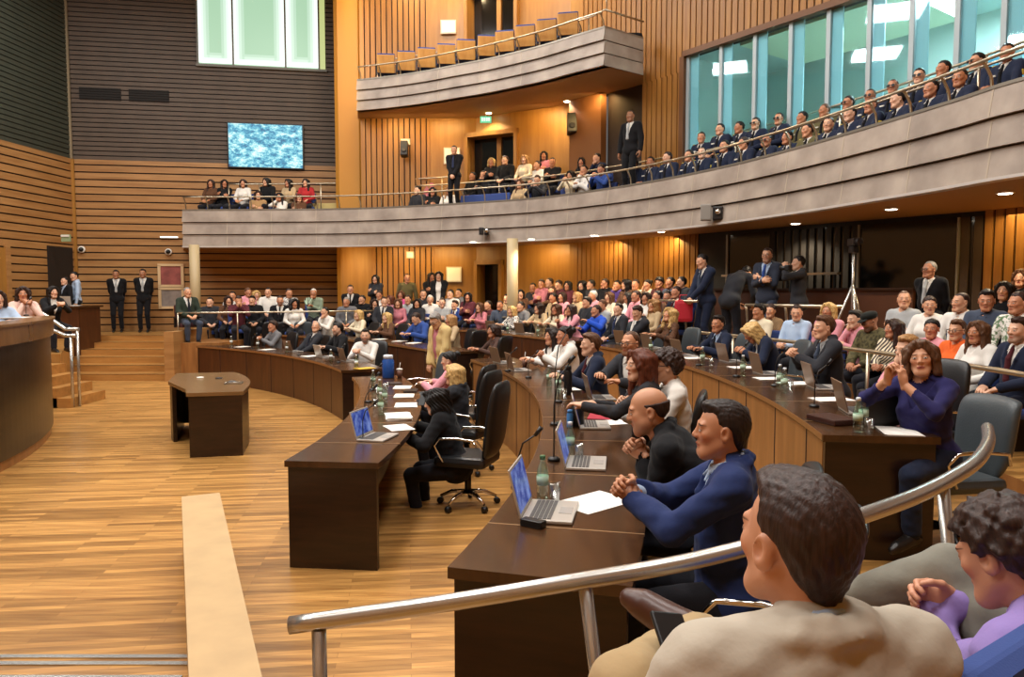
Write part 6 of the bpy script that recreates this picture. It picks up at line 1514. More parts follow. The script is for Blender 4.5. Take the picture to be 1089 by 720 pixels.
def make(figk, hair, hc, top, loc, rz, label, py=None, kind='plain', extra=(), lim=.14, shirt=None, tie=None, legs=None, beard=0.0, group=None, tone=None, shoe='#17120f', **sp):
    spec = dict(FIG[figk]) if isinstance(figk, str) else dict(figk); spec.update(sp)
    d, M4, hcz, J, T = fig_data(spec)
    zh = None
    if py is not None:
        zt = at_y(544, py, loc[1]).z; z0 = loc[2] + hcz[2]; zh = z0 + max(-lim, min(lim, zt - z0))
    st = spec['style']; look = dict(hair=hair, haircol=HC[hc], top=CC.get(top, top), kind=kind, extras=extra, tone=tone or TONES[random.randrange(6)], shoe=shoe, beard=beard, beardcol=HC['b'] if hc in 'kbdm' else HC['g'])
    if st in ('suit', 'uniform', 'blazer'):
        look['shirt'] = CC.get(shirt or 'white', shirt); look['tie'] = CC.get(tie, tie) if tie else ({'m': random.choice(['#1a1c26', '#2a3350', '#4a1c22', None]), 'f': None}[spec['sex']])
        if st == 'uniform': look['tie'] = '#101014'
    elif shirt: look['shirt'] = CC.get(shirt, shirt)
    look['legs'] = CC.get(legs or (top if st in ('suit', 'uniform') else random.choice(['#1c1d24', '#22273a', '#2b2b2e', '#31384e'])), legs or '#1c1d24')
    if spec['sex'] == 'f': look['lip'] = '#a8504c'
    return person(spec, loc, rz, look, label, loc[0] / max(loc[1], .5), group, zh)
def garment(figk, kind):
    st = (FIG[figk] if isinstance(figk, str) else figk)['style']; n = {'suit': 'suit', 'uniform': 'dark uniform', 'blazer': 'blazer', 'coat': 'jacket', 'shirt': 'shirt', 'blouse': 'blouse', 'tee': 'top', 'knit': 'pullover'}[st]
    return ({'plain': '', 'stripe': 'striped ', 'plaid': 'plaid ', 'pattern': 'patterned ', 'camo': 'mottled ', 'floral': 'floral ', 'leopard': 'spotted ', 'dots': 'dotted '}[kind]) + n
def row(zone, seatR, floor, L, phrase, turn=0.0, chair=None, cm=None, lim=.14):
    for e in L:
        px, py, fk, hair, hc, top = e[:6]; kw = dict(e[6]) if len(e) > 6 else {}
        R = kw.pop('R', seatR); fl = kw.pop('fl', floor); y = kw.pop('y', None); tn = kw.pop('turn', None); nm = kw.pop('lab', None); ch = kw.pop('chair', chair)
        if y is None:
            y = ring_hit(px, R)
            if 'outer desk' in phrase: y = ring_hit(px, R + .08 + .016 * max(-8, min(45, ang_of((px - 544.5) / FPX * y, y))))
        x = (px - 544.5) / FPX * y; rz = face_c(x, y, turn + random.uniform(-9, 9) if tn is None else tn)
        fwd = Vector((-math.sin(rz), math.cos(rz), 0)); hy = (FIG[fk] if isinstance(fk, str) else fk).get('lean', 0); loc = Vector((x, y, fl)) - fwd * (.03 + .011 * hy)
        lb = nm or f"person in {top} {garment(fk, kw.get('kind', 'plain'))}"
        o = make(fk, hair, hc, top, loc, rz, lb + ' ' + phrase, py=py, lim=kw.pop('lim', lim), **kw)
        if ch == 'aud':
            dz = o.location.z - fl; aud_chair((loc.x, loc.y, fl + dz + .02), rz, 'seat under the ' + lb + ' ' + phrase, cm or M_BLUESEAT, drop=max(dz + .02, .0)); SEATS.append((LASTC[0], o, 'seat'))
        elif ch == 'office':
            dz = o.location.z - fl; office_chair((loc.x - fwd.x * .04, loc.y - fwd.y * .04, fl + min(max(dz, -.1), .0)), rz, 'chair', cm or M_LEATHER); SEATS.append((LASTC[0], o, 'grey chair' if cm is M_GREYLEATHER else 'black chair'))
SEATS = []
W = dict
# --- outer desk ring
row('r3', 16.9, F3, [
    (874, 349, 'ds2', 'side', 'm', 'charcoal', W(shirt='pale grey', tie='slate', lab='person in dark grey suit reading a phone', hyaw=8, h=.013, chair=None)),
    (762, 345, 'ds', 'side', 'k', 'navy', W(shirt='pale blue', h=.013, hyaw=20, tie=None)),
    (812, 354, 'df2', 'long', 'y', 'navy', W(lab='person in navy blazer bowing over the desk', hpitch=-38, lean=14, hunch=12, h=.013, hl=(-.12, .4, .86), hr=(.1, .4, .86))),
    (709, 331, 'df', 'wavy', 'y', 'brown', W(kind='leopard', h=.014, hpitch=12)),
    (678, 327, 'ds2', 'side', 'b', 'charcoal', W(lab='person in charcoal suit with both hands at the face', hl=(-.05, .17, 1.06), hr=(.05, .17, 1.06), hd_l=(.2, -.1, 1), hd_r=(-.2, -.1, 1), hpitch=-18)),
    (657, 326, 'ms', 'short', 'k', 'charcoal', W(R=17.3)), (633, 331, 'dj', 'short', 'b', 'bright blue', W(lab='person in bright blue jacket raising a hand', hl=(-.2, .42, 1.0)))],
    'at the outer desk', 0, 'office', M_GREYLEATHER)
row('r3f', 16.9, F3, [(543, 331, 'df', 'bob', 'y', 'white', W(kind='dots')), (553, 323, 'dj', 'short', 'k', 'grey', W(R=17.1)), (509, 327, 'df', 'long', 'm', 'rose', W()), (572, 322, 'dfk', 'wavy', 'b', 'beige', W(R=17.2)), (483, 323, 'ds', 'side', 'b', 'blue', W(R=17)), (519, 322, 'mh', 'short', 'k', 'maroon', W(R=17.3)), (590, 324, 'df', 'wavy', 'm', 'cream', W(R=17.0)), (606, 325, 'df2', 'long', 'b', 'pink', W(R=17.0))],
    'at the outer desk beyond the aisle', 0, 'office', M_LEATHER)
# --- middle ring, beyond the aisle
row('r2f', 14.98, F2, [(345, 331, 'dh', 'short', 'k', 'white', W(lab='person in white jacket touching the mouth', hr=(.05, .18, 1.05))), (380, 335, 'df', 'bob', 'y', 'cream', W()), (410, 338, 'df', 'long', 'y', 'brown', W()), (444, 339, 'dj', 'short', 'b', 'blue', W(hpitch=-25)), (478, 341, 'dfk', 'bob', 'l', 'beige', W())],
    'at the middle desk beyond the aisle', 0, 'office')
row('r1f', 13.1, 0, [(289, 347, 'dh', 'side', 'b', 'grey', W(lab='person in grey jacket with a raised chin')), (331, 348, 'ms3', 'recede', 'g', 'charcoal', W(lab='person in grey suit leaning far back', lean=-14, hpitch=14, hyaw=40)), (358, 350, 'dj', 'quiff', 'k', 'black', W(beard=.6)), (387, 357, 'dh', 'quiff', 'k', 'white', W(beard=.8, turn=42, hyaw=20))],
    'at the inner desk beyond the aisle', 0, 'office')
# --- middle ring, hither side
row('r2', 14.9, F2, [(585, 358, 'df', 'long', 'd', 'white', W(lab='long-sleeved person in pinkish white blouse', R=14.75, h=.013)), (598, 357, 'df2', 'bun', 'k', 'white', W(R=14.72, h=.012, lab='person in white blazer leaning over papers')), (626, 367, 'ds', 'side', 'm', 'navy', W(R=14.7, h=.012, lab='person in navy suit leaning on both arms')),
                     (669, 364, 'ds', 'recede', 'm', 'charcoal', W(R=14.95, h=.012, turn=36, extra=('glasses',), beard=.55, lab='person with glasses in dark suit reaching forward', hr=(.02, .5, .92))), (677, 389, 'df', 'long', 'r', 'charcoal', W(R=14.75, kind='pattern', h=.011, lab='person in patterned black and white blouse reaching over papers', hl=(-.1, .5, .88), hyaw=20)),
                     (706, 390, 'dh', 'curly', 'b', 'white', W(R=14.95, h=.01, extra=('glasses',), lab='person with glasses in white shirt', hl=(-.1, .42, .84), turn=5)), (523, 352, 'df', 'pony', 'b', 'brown', W(R=14.85, kind='stripe'))],
    'at the middle desk', 0, None)
# --- audience right of the picture, behind the curved rail
row('aud', 18.62, .5, [(807, 332, 'mh', 'side', 'k', 'cream', W(R=18.5)), (819, 331, 'fb', 'bun', 'b', 'tan', W(kind='plaid', R=18.9)), (846, 333, 'mh2', 'short', 'b', 'pale blue', W(hyaw=30)), (880, 331, 'mt', 'bob', 'y', 'pink', W(R=18.9)), (909, 340, 'mh3', 'side', 'k', 'pink', W(lab='person in pink shirt bent over a phone')), (928, 343, 'mj', None, 'k', 'olive', W(kind='camo', extra=('peaked_cap', 'glasses'), beard=.8, lab='person in dark cap and mottled jacket', hpitch=-16, h=.013)),
                       (951, 350, 'fb2', 'long', 'b', 'cream', W(kind='stripe', R=18.6, hyaw=-25, h=.013)), (989, 350, 'fb', 'bun', 'k', 'pink', W(hyaw=35, h=.013)), (1017, 352, 'fb2', 'side', 'm', 'orange', W(extra=('glasses',), h=.012, hyaw=10)), (1039, 354, 'fb', 'long', 'm', 'white', W(h=.012)), (1083, 352, 'ms', 'side', 'b', 'navy', W(h=.012, lab='person in open navy blazer and white shirt', tie=None, beard=.5)),
                       (966, 372, 'mh3', 'side', 'l', 'pink', W(R=17.2, fl=.33, lab='person holding both hands before the mouth', hl=(-.04, .18, 1.07), hr=(.04, .18, 1.07), hd_l=(.2, -.1, 1), hd_r=(-.2, -.1, 1), legs='blue', h=.012, chair='office'))],
    'behind the curved rail', 14, 'aud')
row('aud2', 19.3, .75, [(959, 319, 'mt', 'buzz', 'm', 'pale grey', W(hyaw=35, hpitch=6)), (986, 325, 'fb', 'bun', 'b', 'white', W(hyaw=35)), (1021, 322, 'mh', 'buzz', 'b', 'white', W()), (1047, 320, 'mh2', 'side', 'k', 'slate', W()), (1082, 323, 'mh', 'short', 'b', 'white', W(kind='floral', lim=.2))],
    'in the second row behind the rail', 16, 'aud')
row('aud3', 20.2, 1.0, [(1065, 314, 'fk', 'long', 'k', 'black', W()), (1083, 296, 'fb', 'long', 'm', 'black', W(fl=1.22, R=20.9, lim=.3))], 'in the last row by the dark counter', 20, 'aud')
# --- far audience under the balcony
row('f1', 18.75, .5, [(597, 313, 'fb', 'long', 'b', 'pink', W()), (613, 310, 'fk2', 'bob', 'l', 'beige', W()), (624, 322, 'mj', 'side', 'k', 'charcoal', W(R=18.2)), (630, 314, 'mh', 'short', 'w', 'pink', W()), (647, 316, 'fb', 'long', 'm', 'cream', W()), (668, 315, 'fb2', 'long', 'k', 'white', W()), (676, 309, 'mh', 'short', 'b', 'pink', W(R=18.8)), (686, 316, 'fk', 'bob', 'b', 'white', W(R=18.3)), (694, 325, 'fb', 'wavy', 'l', 'beige', W(R=18.2)), (699, 309, 'mj', 'short', 'k', 'burgundy', W()), (718, 305, 'ms', 'short', 'b', 'navy', W(lim=.3)), (709, 316, 'mt', 'short', 'k', 'brown', W()), (640, 325, 'mh3', 'short', 'm', 'pale grey', W(R=18.2)), (604, 333, 'fb', 'long', 'm', 'beige', W(R=17.95, lim=.2))],
    'in the front row under the balcony', 0, 'aud', lim=.22)
row('f2', 19.25, .75, [(566, 306, 'mt', 'short', 'k', 'charcoal', W()), (588, 317, 'mh', 'short', 'k', 'beige', W(R=18.9)), (603, 304, 'fk', 'bob', 'k', 'burgundy', W()), (618, 301, 'fj2', 'wavy', 'k', 'black', W()), (628, 303, 'mj', 'short', 'k', 'charcoal', W()), (655, 304, 'mj2', 'short', 'k', 'purple', W()), (665, 300, 'fk2', 'wavy', 'k', 'brown', W()), (687, 299, 'fb3', 'bun', 'k', 'cream', W()), (700, 298, 'mt', 'curly', 'k', 'maroon', W()), (595, 302, 'mt2', 'short', 'b', 'burgundy', W()), (643, 301, 'mj', 'short', 'b', 'black', W()), (712, 300, 'mh', 'short', 'k', 'slate', W()), (724, 297, 'mj', 'short', 'k', 'charcoal', W()), (575, 298, 'fk', 'bun', 'b', 'rose', W(lim=.3)), (584, 298, 'mj', 'buzz', 'b', 'brown', W(lim=.3)), (675, 303, 'mt', 'short', 'b', 'tan', W())],
    'in the rear row under the balcony', 0, 'aud', lim=.25)
for y, L in ((18.9, [(408, 321, 'ms3', 'short', 'b', 'charcoal', W()), (434, 319, 'mh', 'short', 'b', 'pale grey', W()), (443, 323, 'fj2', 'bob', 'k', 'charcoal', W()), (457, 319, 'mh2', 'short', 'w', 'white', W()), (398, 323, 'fk', 'bob', 'b', 'black', W()), (470, 322, 'mt', 'short', 'b', 'pale grey', W()), (532, 325, 'mh', 'short', 'b', 'slate', W(y=18.6)), (497, 316, 'fk', 'long', 'k', 'burgundy', W()), (423, 323, 'fb', 'bob', 'm', 'rose', W())]),
             (19.6, [(385.5, 319, 'mj', 'short', 'k', 'black', W(y=19.1)), (403, 314, 'fb', 'bun', 'b', 'white', W()), (415.5, 319, 'fb2', 'bob', 'r', 'pink', W()), (426, 314, 'fb', 'pony', 'm', 'hot pink', W()), (479, 313, 'mh', 'short', 'k', 'white', W()), (488, 312, 'mj', 'short', 'k', 'grey', W(lab='person in grey jacket over a red top', shirt='red')), (539, 318, 'mh', 'short', 'k', 'beige', W(y=19.2)), (450, 313, 'mt', 'short', 'k', 'charcoal', W()), (553, 313, 'fk', 'bob', 'k', 'brown', W(y=19.2))])):
    row('f0', 18, .55, [(a, b, c, d_, e_, f_, dict(W(y=y), **g)) for a, b, c, d_, e_, f_, g in L], 'before the slatted wall', 28, 'aud', lim=.3)
# --- block by the far plank wall
for y, L in ((18.3, [(243, 320, 'fb', 'long', 'b', 'brown', W()), (254, 320, 'mt2', 'short', 'b', 'burgundy', W(lab='person in burgundy top with hands at the chin', hl=(-.04, .2, 1.05), hr=(.04, .2, 1.05))), (269, 320, 'mj', 'side', 'k', 'black', W()), (298, 320, 'ms', 'short', 'b', 'black', W(beard=.7, tie='black')), (313, 323, 'fb', 'curlylong', 'k', 'white', W()), (224, 324, 'mj', 'short', 'k', 'charcoal', W(y=18.9)), (369, 336, 'mj', 'short', 'g', 'grey', W(y=18.9))]),
             (19.2, [(248, 315, 'mh', 'short', 'k', 'white', W()), (273, 314, 'fb', 'bob', 'y', 'cream', W()), (286, 311, 'mh', 'short', 'k', 'white', W(kind='plain')), (307, 312, 'mh2', 'buzz', 'b', 'white', W(kind='dots')), (334, 312, 'mh3', 'buzz', 'w', 'pale green', W(kind='plaid', lab='person in pale green plaid shirt leaning forward')), (264, 311, 'fk', 'bun', 'm', 'pink', W())])):
    row('fw', 18, .85, [(a, b, c, d_, e_, f_, dict(W(y=y), **g)) for a, b, c, d_, e_, f_, g in L], 'at the far plank wall', 50, 'aud', lim=.3)
row('fwm', 18, .85, [(200, 318, 'ms', 'buzz', 'g', 'dark green', W(y=17.5, turn=70, lab='person in dark green blazer seated alone', tie=None, legs='slate', lim=.05))], 'on the platform by the round column', 0, 'aud', M_MAROON)
# --- standing figures
def stand(px, py, y, fz_, fk, hair, hc, top, face, label, **kw):
    loc = Vector(((px - 544.5) / FPX * y, y, fz_)); zt = at_y(px, py, y).z
    d_, M4, hcz, J, T = fig_data(dict(FIG[fk] if isinstance(fk, str) else fk, **{k: v for k, v in kw.items() if k in SPK})); s = (zt - fz_) / hcz[2]
    kw2 = dict(kw); o = make(fk, hair, hc, top, loc, face, label, **kw2); s = max(.9, min(1.1, s)); o.scale = (s, s, s); return o
SPK = {'hl', 'hr', 'hyaw', 'hpitch', 'lean', 'h', 'twist', 'pn_l', 'pn_r', 'hd_l', 'hd_r', 'curl', 'vz', 'hunch', 'el', 'er', 'bulk', 'tie_'}
stand(125, 292, 21.5, .85, 'sb', 'short', 'k', 'black', 3.5, 'person in black suit with a grey tie standing beside the far wall desk', tie='pale grey', tone='#a5704f')
stand(153.5, 291, 21.5, .85, 'sb', 'short', 'k', 'black', 3.4, 'person in black suit with a pale tie standing beside the framed pictures', tie='pale grey', tone='#b07a58', beard=.3)
stand(373, 308, 19.6, .0, 'sf', 'short', 'k', 'black', 2.6, 'person in black suit and dark tie by the orange pilaster', tie='black') if False else row('p', 18, .55, [(373, 308, 'sf', 'short', 'k', 'black', W(y=19.7, turn=40, lim=.5, fl=.2, lab='person in black suit and black tie standing', tie='black'))], 'by the orange pilaster')
stand(400, 297, 20.2, .85, 'sfk', 'long', 'k', 'charcoal', 2.9, 'person in charcoal top with folded arms before the slatted wall', kind='plain')
stand(433, 296, 20.4, .75, 'sst', 'buzz', 'b', 'olive', 3.2, 'person in olive top standing behind the rail at the slatted wall')
stand(467, 294, 19.9, .75, 'sfb', 'long', 'k', 'black', 3.1, 'person in open black coat and white top standing by the notice board', shirt='white')
stand(459, 295, 20.35, .75, 'sfk', 'long', 'k', 'black', 3.4, 'person in black pullover standing half hidden beside the open black coat')
stand(750.5, 277, 14.0, .85, 'sf', 'short', 'k', 'navy', 1.9, 'person in navy suit standing by the short rail with hands joined', h=.013, lean=4, hpitch=-14, tie='slate', hl=(-.03, .32, .93), hr=(.03, .33, .91))
stand(815, 272, 13.0, .95, 'scr', 'short', 'b', '#2e3442', 2.3, 'person with glasses in slate blazer standing with folded arms', h=.013, extra=('glasses',), tie='blue', legs='slate', beard=.5, shirt='pale blue')
stand(849, 280, 12.6, .92, dict(FIG['ssd'], hl=(-.06, .23, 1.5), hr=(.07, .2, 1.5), hd_l=(.2, .2, 1), hd_r=(-.2, .2, 1), curl='hold', h=.013), 'short', 'k', 'charcoal', 1.35, 'photographer in dark suit and white shirt holding a camera to the eye', tie='black')
stand(988, 287, 9.9, .85, 'sb', 'recede', 'g', 'black', 2.0, 'person with glasses in black suit and striped tie standing before the black glass', h=.013, extra=('glasses',), tie='pale grey', legs='black')
stand(776, 283, 13.7, .85, dict(FIG['ssd'], style='coat', lean=22, hunch=26, hl=(-.17, .42, .86), hr=(.17, .42, .86), hpitch=-55), 'short', 'k', 'charcoal', -.9, 'person in charcoal coat bending away beside the navy suit')
P_ = at_y(838, 283, 12.25); t = tag(empty('photo_camera', (P_.x, P_.y, P_.z - .03), .9), 'black photo camera held to the eye of the photographer', 'camera'); mb = MB(); mb.box((0, 0, 0), (.15, .07, .1), bev=.015); mb.build('camera_body', M_BLACK, t); mb = MB(); mb.lathe([(.035, 0), (.04, .13), (.035, .13), (.03, .1), (.001, .1)], 16, Matrix.Rotation(-PI / 2, 4, 'X')); mb.build('lens', M_BLACK, t)
stand(71, 299, 19.7, .85, 'ssd', 'short', 'k', 'black', 2.6, 'person in black suit and pale shirt behind the dais end desk', tie=None, shirt='pale blue')
stand(82, 294, 20.0, .85, 'sst', 'short', 'k', 'pale blue', 2.2, 'person in pale blue top with dark straps behind the dais end desk', sleeve='short') if 0 else stand(82, 294, 20.0, .85, S('m', 'shirt', SSI, 30, -10), 'short', 'k', 'pale blue', 2.2, 'person in pale blue shirt turned away behind the dais end desk')
row('dais', 7.3, .85, [(27, 313, 'dh', 'bob', 'b', '#dfbcae', W(lab='person in pale pink blouse with hands at the chin', y=11.7, sex='f', style='blouse', hl=(-.04, .22, 1.02), hr=(.04, .22, 1.02), hyaw=-20, turn=100, lim=.35, h=.013)), (58, 311, 'df2', 'long', 'k', 'black', W(y=14.6, turn=85, lim=.35)), (-2, 318, 'df', 'bob', 'b', 'pale blue', W(y=10.2, turn=100, lim=.3))], 'behind the podium', 0)
# yellow jacket, standing in the aisle
stand(471, 341, 11.9, .0, S('m', 'coat', STD, 12, -30, open=True, hl=(-.2, .2, .86), hr=(.18, .15, .84), lean=8, h=.012, bulk=1.2), 'side', 'g', '#cfb57c', 2.25, 'person in pale yellow jacket standing bowed in the aisle', shirt='rose', legs='#7d6c4c', extra=('glasses',))
# --- inner desk, hither side
def seat(px, py, y, fl, fk, hair, hc, top, rzdeg, label, **kw):
    x = (px - 544.5) / FPX * y; rz = math.radians(rzdeg); fwd = Vector((-math.sin(rz), math.cos(rz), 0)); sp = dict(FIG[fk] if isinstance(fk, str) else fk)
    sp.update({k: v for k, v in kw.items() if k in SPK}); off = fig_data(sp)[2]; loc = Vector((x, y, fl)) - Vector((off[0] * math.cos(rz) - off[1] * math.sin(rz), off[0] * math.sin(rz) + off[1] * math.cos(rz), 0))
    return make(fk, hair, hc, top, loc, rz, label, py=py, **kw), loc, rz
o, l, r = seat(462, 428, 6.95, 0, S('f', 'coat', DSK, 12, -14, lean=16, h=.011, hl=(-.2, .4, .84), hr=(.1, .46, .9)), 'wavy', 'k', 'black', 78, 'person in black coat with a phone at the inner desk', lim=.25); office_chair(l + Vector((.12, -.02, 0)), r - .1, 'black office chair of the dark-coated sitter, front of the inner desk row', back=.72)
o, l, r = seat(482, 399, 8.3, 0, S('f', 'coat', DSK, 20, -2, lean=2, h=.011), 'long', 'y', 'charcoal', 72, 'blonde person in charcoal jacket at the inner desk', lim=.25); office_chair(l + Vector((.1, -.05, 0)), r - .12, 'black office chair of the charcoal jacket at the inner desk', back=.68)
o, l, r = seat(477, 384, 9.5, 0, S('f', 'knit', DSK, 15, -8, h=.013), 'bun', 'k', 'pink', 68, 'person with a dark bun in pinkish pullover at the inner desk', lim=.3); office_chair(l + Vector((.1, 0, 0)), r, 'black office chair of the dark bun sitter at the inner desk')
for px, y, rz, lb, m in ((449, 11.0, 1.9, 'grey-backed chair before the yellow jacket', M_GREYLEATHER), (520, 12.6, 1.1, 'empty black chair at the aisle end of the middle desk', M_LEATHER), (496, 14.4, .9, 'empty black chair beyond the aisle at the middle desk', M_LEATHER), (252, 18.9, .6, 'empty black chair at the middle desk by the wall, first from the wall', M_LEATHER), (268, 18.8, .5, 'empty black chair at the middle desk by the wall, second from the wall', M_LEATHER), (285, 18.6, .6, 'empty black chair at the middle desk by the wall, third from the wall', M_LEATHER), (301, 18.5, .5, 'empty black chair at the middle desk by the wall, fourth from the wall', M_LEATHER), (322, 18.6, .3, 'empty grey chair between two rows at the middle desk by the wall', M_GREYLEATHER)):
    office_chair(((px - 544.5) / FPX * y, y, 0 if y < 11.5 else F2), rz, lb, m)
# --- the three at the near end of the middle desk
o, l, r = seat(768, 459, 3.0, F2, S('m', 'suit', DCL, 6, 2, lean=3, h=.0085, hl=(-.03, .40, .92), hr=(.035, .40, .93), tie=False, bulk=1.05, el=(-1, -.4, -.7), er=(1, -.4, -.7)), 'crop', 'd', '#22305c', 78, 'person in blue suit with clasped hands at the near end of the middle desk', tie=None, shirt='pale blue', lim=.12, tone='#bd8563'); office_chair(l + Vector((.12, -.06, 0)), r - .15, 'black office chair of the blue suit at the middle desk', back=.5)
o, l, r = seat(690, 440, 3.75, F2, S('m', 'suit', DCL, 8, -10, lean=20, hunch=14, h=.0085, hl=(-.02, .34, .90), hr=(.03, .35, .92), bulk=1.12, head='o', tie=False), 'fringe', 'b', '#17181b', 76, 'bald person in black suit leaning on the middle desk', shirt='black', tie=None, lim=.14, beard=.25, tone='#c48e6c'); office_chair(l + Vector((.16, 0, 0)), r - .1, 'black office chair of the bald person at the middle desk', back=.5)
for px, y, lb in ((735, 4.75, 'black office chair behind the white shirt'), (700, 5.6, 'black office chair behind the patterned blouse')):
    office_chair(((px - 544.5) / FPX * y, y, F2), math.radians(75), lb)
# --- purple blouse at the end of the outer desk
o, l, r = seat(981, 381, 4.75, F3, S('f', 'blouse', DCL, 30, 5, hroll=6, lean=12, h=.009, hl=(-.05, .36, 1.02), hr=(.05, .38, 1.04), hd_l=(.2, .1, 1), hd_r=(-.2, .1, 1), sleeve='three', bulk=1.15, vz=.33), 'bob', 'm', '#262454', 118, 'person in purple blouse with raised hands at the end of the outer desk', lim=.12, tone='#d09a78', legs='navy'); office_chair(l + Vector((.13, .03, 0)), r - .35, 'grey-black office chair of the purple blouse at the outer desk', M_GREYLEATHER, back=.52)
p = at_y(905, 425, 6.3); office_chair((p.x + .2, p.y, F3), math.radians(95), 'grey leather chair beside the dark grey suit', M_GREYLEATHER)
# --- the two spectators in front
def near(spec, head, rzdeg, world, **kw):
    """world: limb targets given as places in the room"""
    rz = math.radians(rzdeg); c, s = math.cos(rz), math.sin(rz); sp = dict(spec); hc = fig_data(dict(sp, h=.03))[2]
    off = Vector((hc[0] * c - hc[1] * s, hc[0] * s + hc[1] * c, 0)); loc = Vector((head.x, head.y, 0)) - off; loc.z = head.z - hc[2]
    for k, v in world.items():
        q = v - loc; sp[k] = (q.x * c + q.y * s, -q.x * s + q.y * c, q.z)
    return loc, rz, sp
SPB = S('m', 'blazer', LAP, 14, 2, tie=False, bulk=1.06, hs=.97, h=.0085, foot_l=(-.55, .6, .3), foot_r=(0, 1, -.1), kl=(-.8, .1, 1.2), kr=(.1, .5, 1), lean=-12, hunch=14, vz=.24, curl='relax')
loc, rz, sp = near(SPB, at_y(846, 578, 1.22), 10, dict(hl=at_y(735, 722, 1.32), hr=at_y(825, 745, 1.55), fl=at_y(748, 672, 1.66), fr=at_y(800, 800, 2.0)))
make(sp, 'crop', 'b', '#b3aa9a', loc, rz, 'person in pale grey blazer with one ankle on the knee behind the steel handrail', shirt='pale blue', legs='#a8906a', shoe='#46281d', tone='#c68f70', py=None)
SPC = S('m', 'shirt', LAP, -2, -22, h=.0085, lean=6, hunch=22, foot_l=(-.5, .7, -.4), foot_r=(-.5, .7, -.4), kl=(.1, .4, 1), kr=(.1, .1, 1), curl='clasp', ease=.008, pn_l=(.9, -.3, -.2), pn_r=(-.9, -.3, -.2), hd_l=(.45, .75, .25), hd_r=(-.45, .75, .25))
loc, rz, sp = near(SPC, at_y(1068, 590, 1.72), 30, dict(hl=at_y(992, 640, 1.98), hr=at_y(1022, 645, 1.9), kn_r=at_y(1010, 606, 1.97), fr=at_y(898, 640, 2.15), fl=at_y(985, 700, 2.5)))
make(sp, 'curly', 'b', 'lilac', loc, rz, 'curly-haired person in lilac shirt with clasped hands behind the steel handrail', legs='#7f7d72', tone='#c98f70', py=None)
p = at_y(720, 693, 1.36); block('smartphone', p, .35, (.075, .155, .009), M_BLACK, 'dark phone lying on the thigh of the pale grey blazer', 'phone', .004).rotation_euler = (math.radians(38), math.radians(14), math.radians(22))
aud_chair((.76, 1.5, .5), math.radians(35), 'blue seat with wooden shell close beside the lilac shirt', drop=.08); aud_chair((.52, .86, .42), math.radians(8), 'blue seat carrying the pale grey blazer'); aud_chair((1.36, 1.4, .4), math.radians(42), 'blue seat carrying the lilac shirt')
# --- balcony
def bal_hit(px, off):
    path = offset([p for p in LBAL if p.y > 5], off); k = (px - 544.5) / FPX
    for a, b in zip(path, path[1:]):
        fa, fb = a.x - k * a.y, b.x - k * b.y
        if fa <= 0 <= fb: return a + (b - a) * (-fa / (fb - fa + 1e-9)), (b - a).normalized()
    return None, None
def brow(L, off, fl, phrase, chair=None, cm=None, lim=.3, uni=False):
    for e in L:
        px, py, fk, hair, hc, top = e[:6]; kw = dict(e[6]) if len(e) > 6 else {}
        q, d_ = bal_hit(px, kw.pop('off', off)); 
        if q is None: continue
        rz = math.atan2(-d_.y, -d_.x) + PI + PI + random.uniform(-.2, .2) if False else math.atan2(-(d_.y), -(d_.x)) + random.uniform(-.18, .18) + kw.pop('turn', 0)
        lb = kw.pop('lab', None) or ('person in dark uniform' if uni else f"person in {top} {garment(fk, kw.get('kind', 'plain'))}")
        o = make(fk, hair, hc, top, Vector((q.x, q.y, fl)), rz, lb + ' ' + phrase, py=py, lim=kw.pop('lim', lim), **kw)
        if chair: dz = o.location.z - fl; aud_chair((q.x, q.y, fl + dz + .02), rz, 'seat under the ' + lb + ' ' + phrase, cm or M_BLUESEAT, drop=max(dz + .02, 0)); SEATS.append((LASTC[0], o, 'seat'))
U = W(extra=('name_tape', 'flag_patch', 'epaulette'), shirt='white'); UG = W(extra=('name_tape', 'flag_patch', 'epaulette', 'dark_glasses'), shirt='white')
brow([(673, 175, 'u1', 'short', 'k', 'navy', U), (690, 173, 'u2', 'short', 'k', 'navy', U), (709, 168, 'u3', 'short', 'b', 'navy', U), (731, 166, 'u1', 'short', 'k', 'navy', U), (744, 163, 'u2', 'buzz', 'k', 'navy', U), (768, 156, 'u1', 'short', 'k', 'navy', U), (789, 153, 'u3', 'short', 'b', 'navy', U), (812, 150, 'u2', 'buzz', 'k', 'navy', UG), (834, 147, 'u1', 'short', 'k', 'navy', U), (856, 139, 'u3', 'short', 'k', 'olive', U), (876, 133, 'u2', 'short', 'b', 'navy', U), (899, 122, 'u1', 'buzz', 'k', 'navy', U), (920, 113, 'u2', 'buzz', 'm', 'navy', U), (950, 106, 'u3', 'short', 'k', 'navy', U), (983, 95, 'u1', 'short', 'k', 'navy', U), (1012, 84, 'u2', 'short', 'k', 'navy', U)],
     .8, F_BA, 'in the balcony front row', 'a', uni=True)
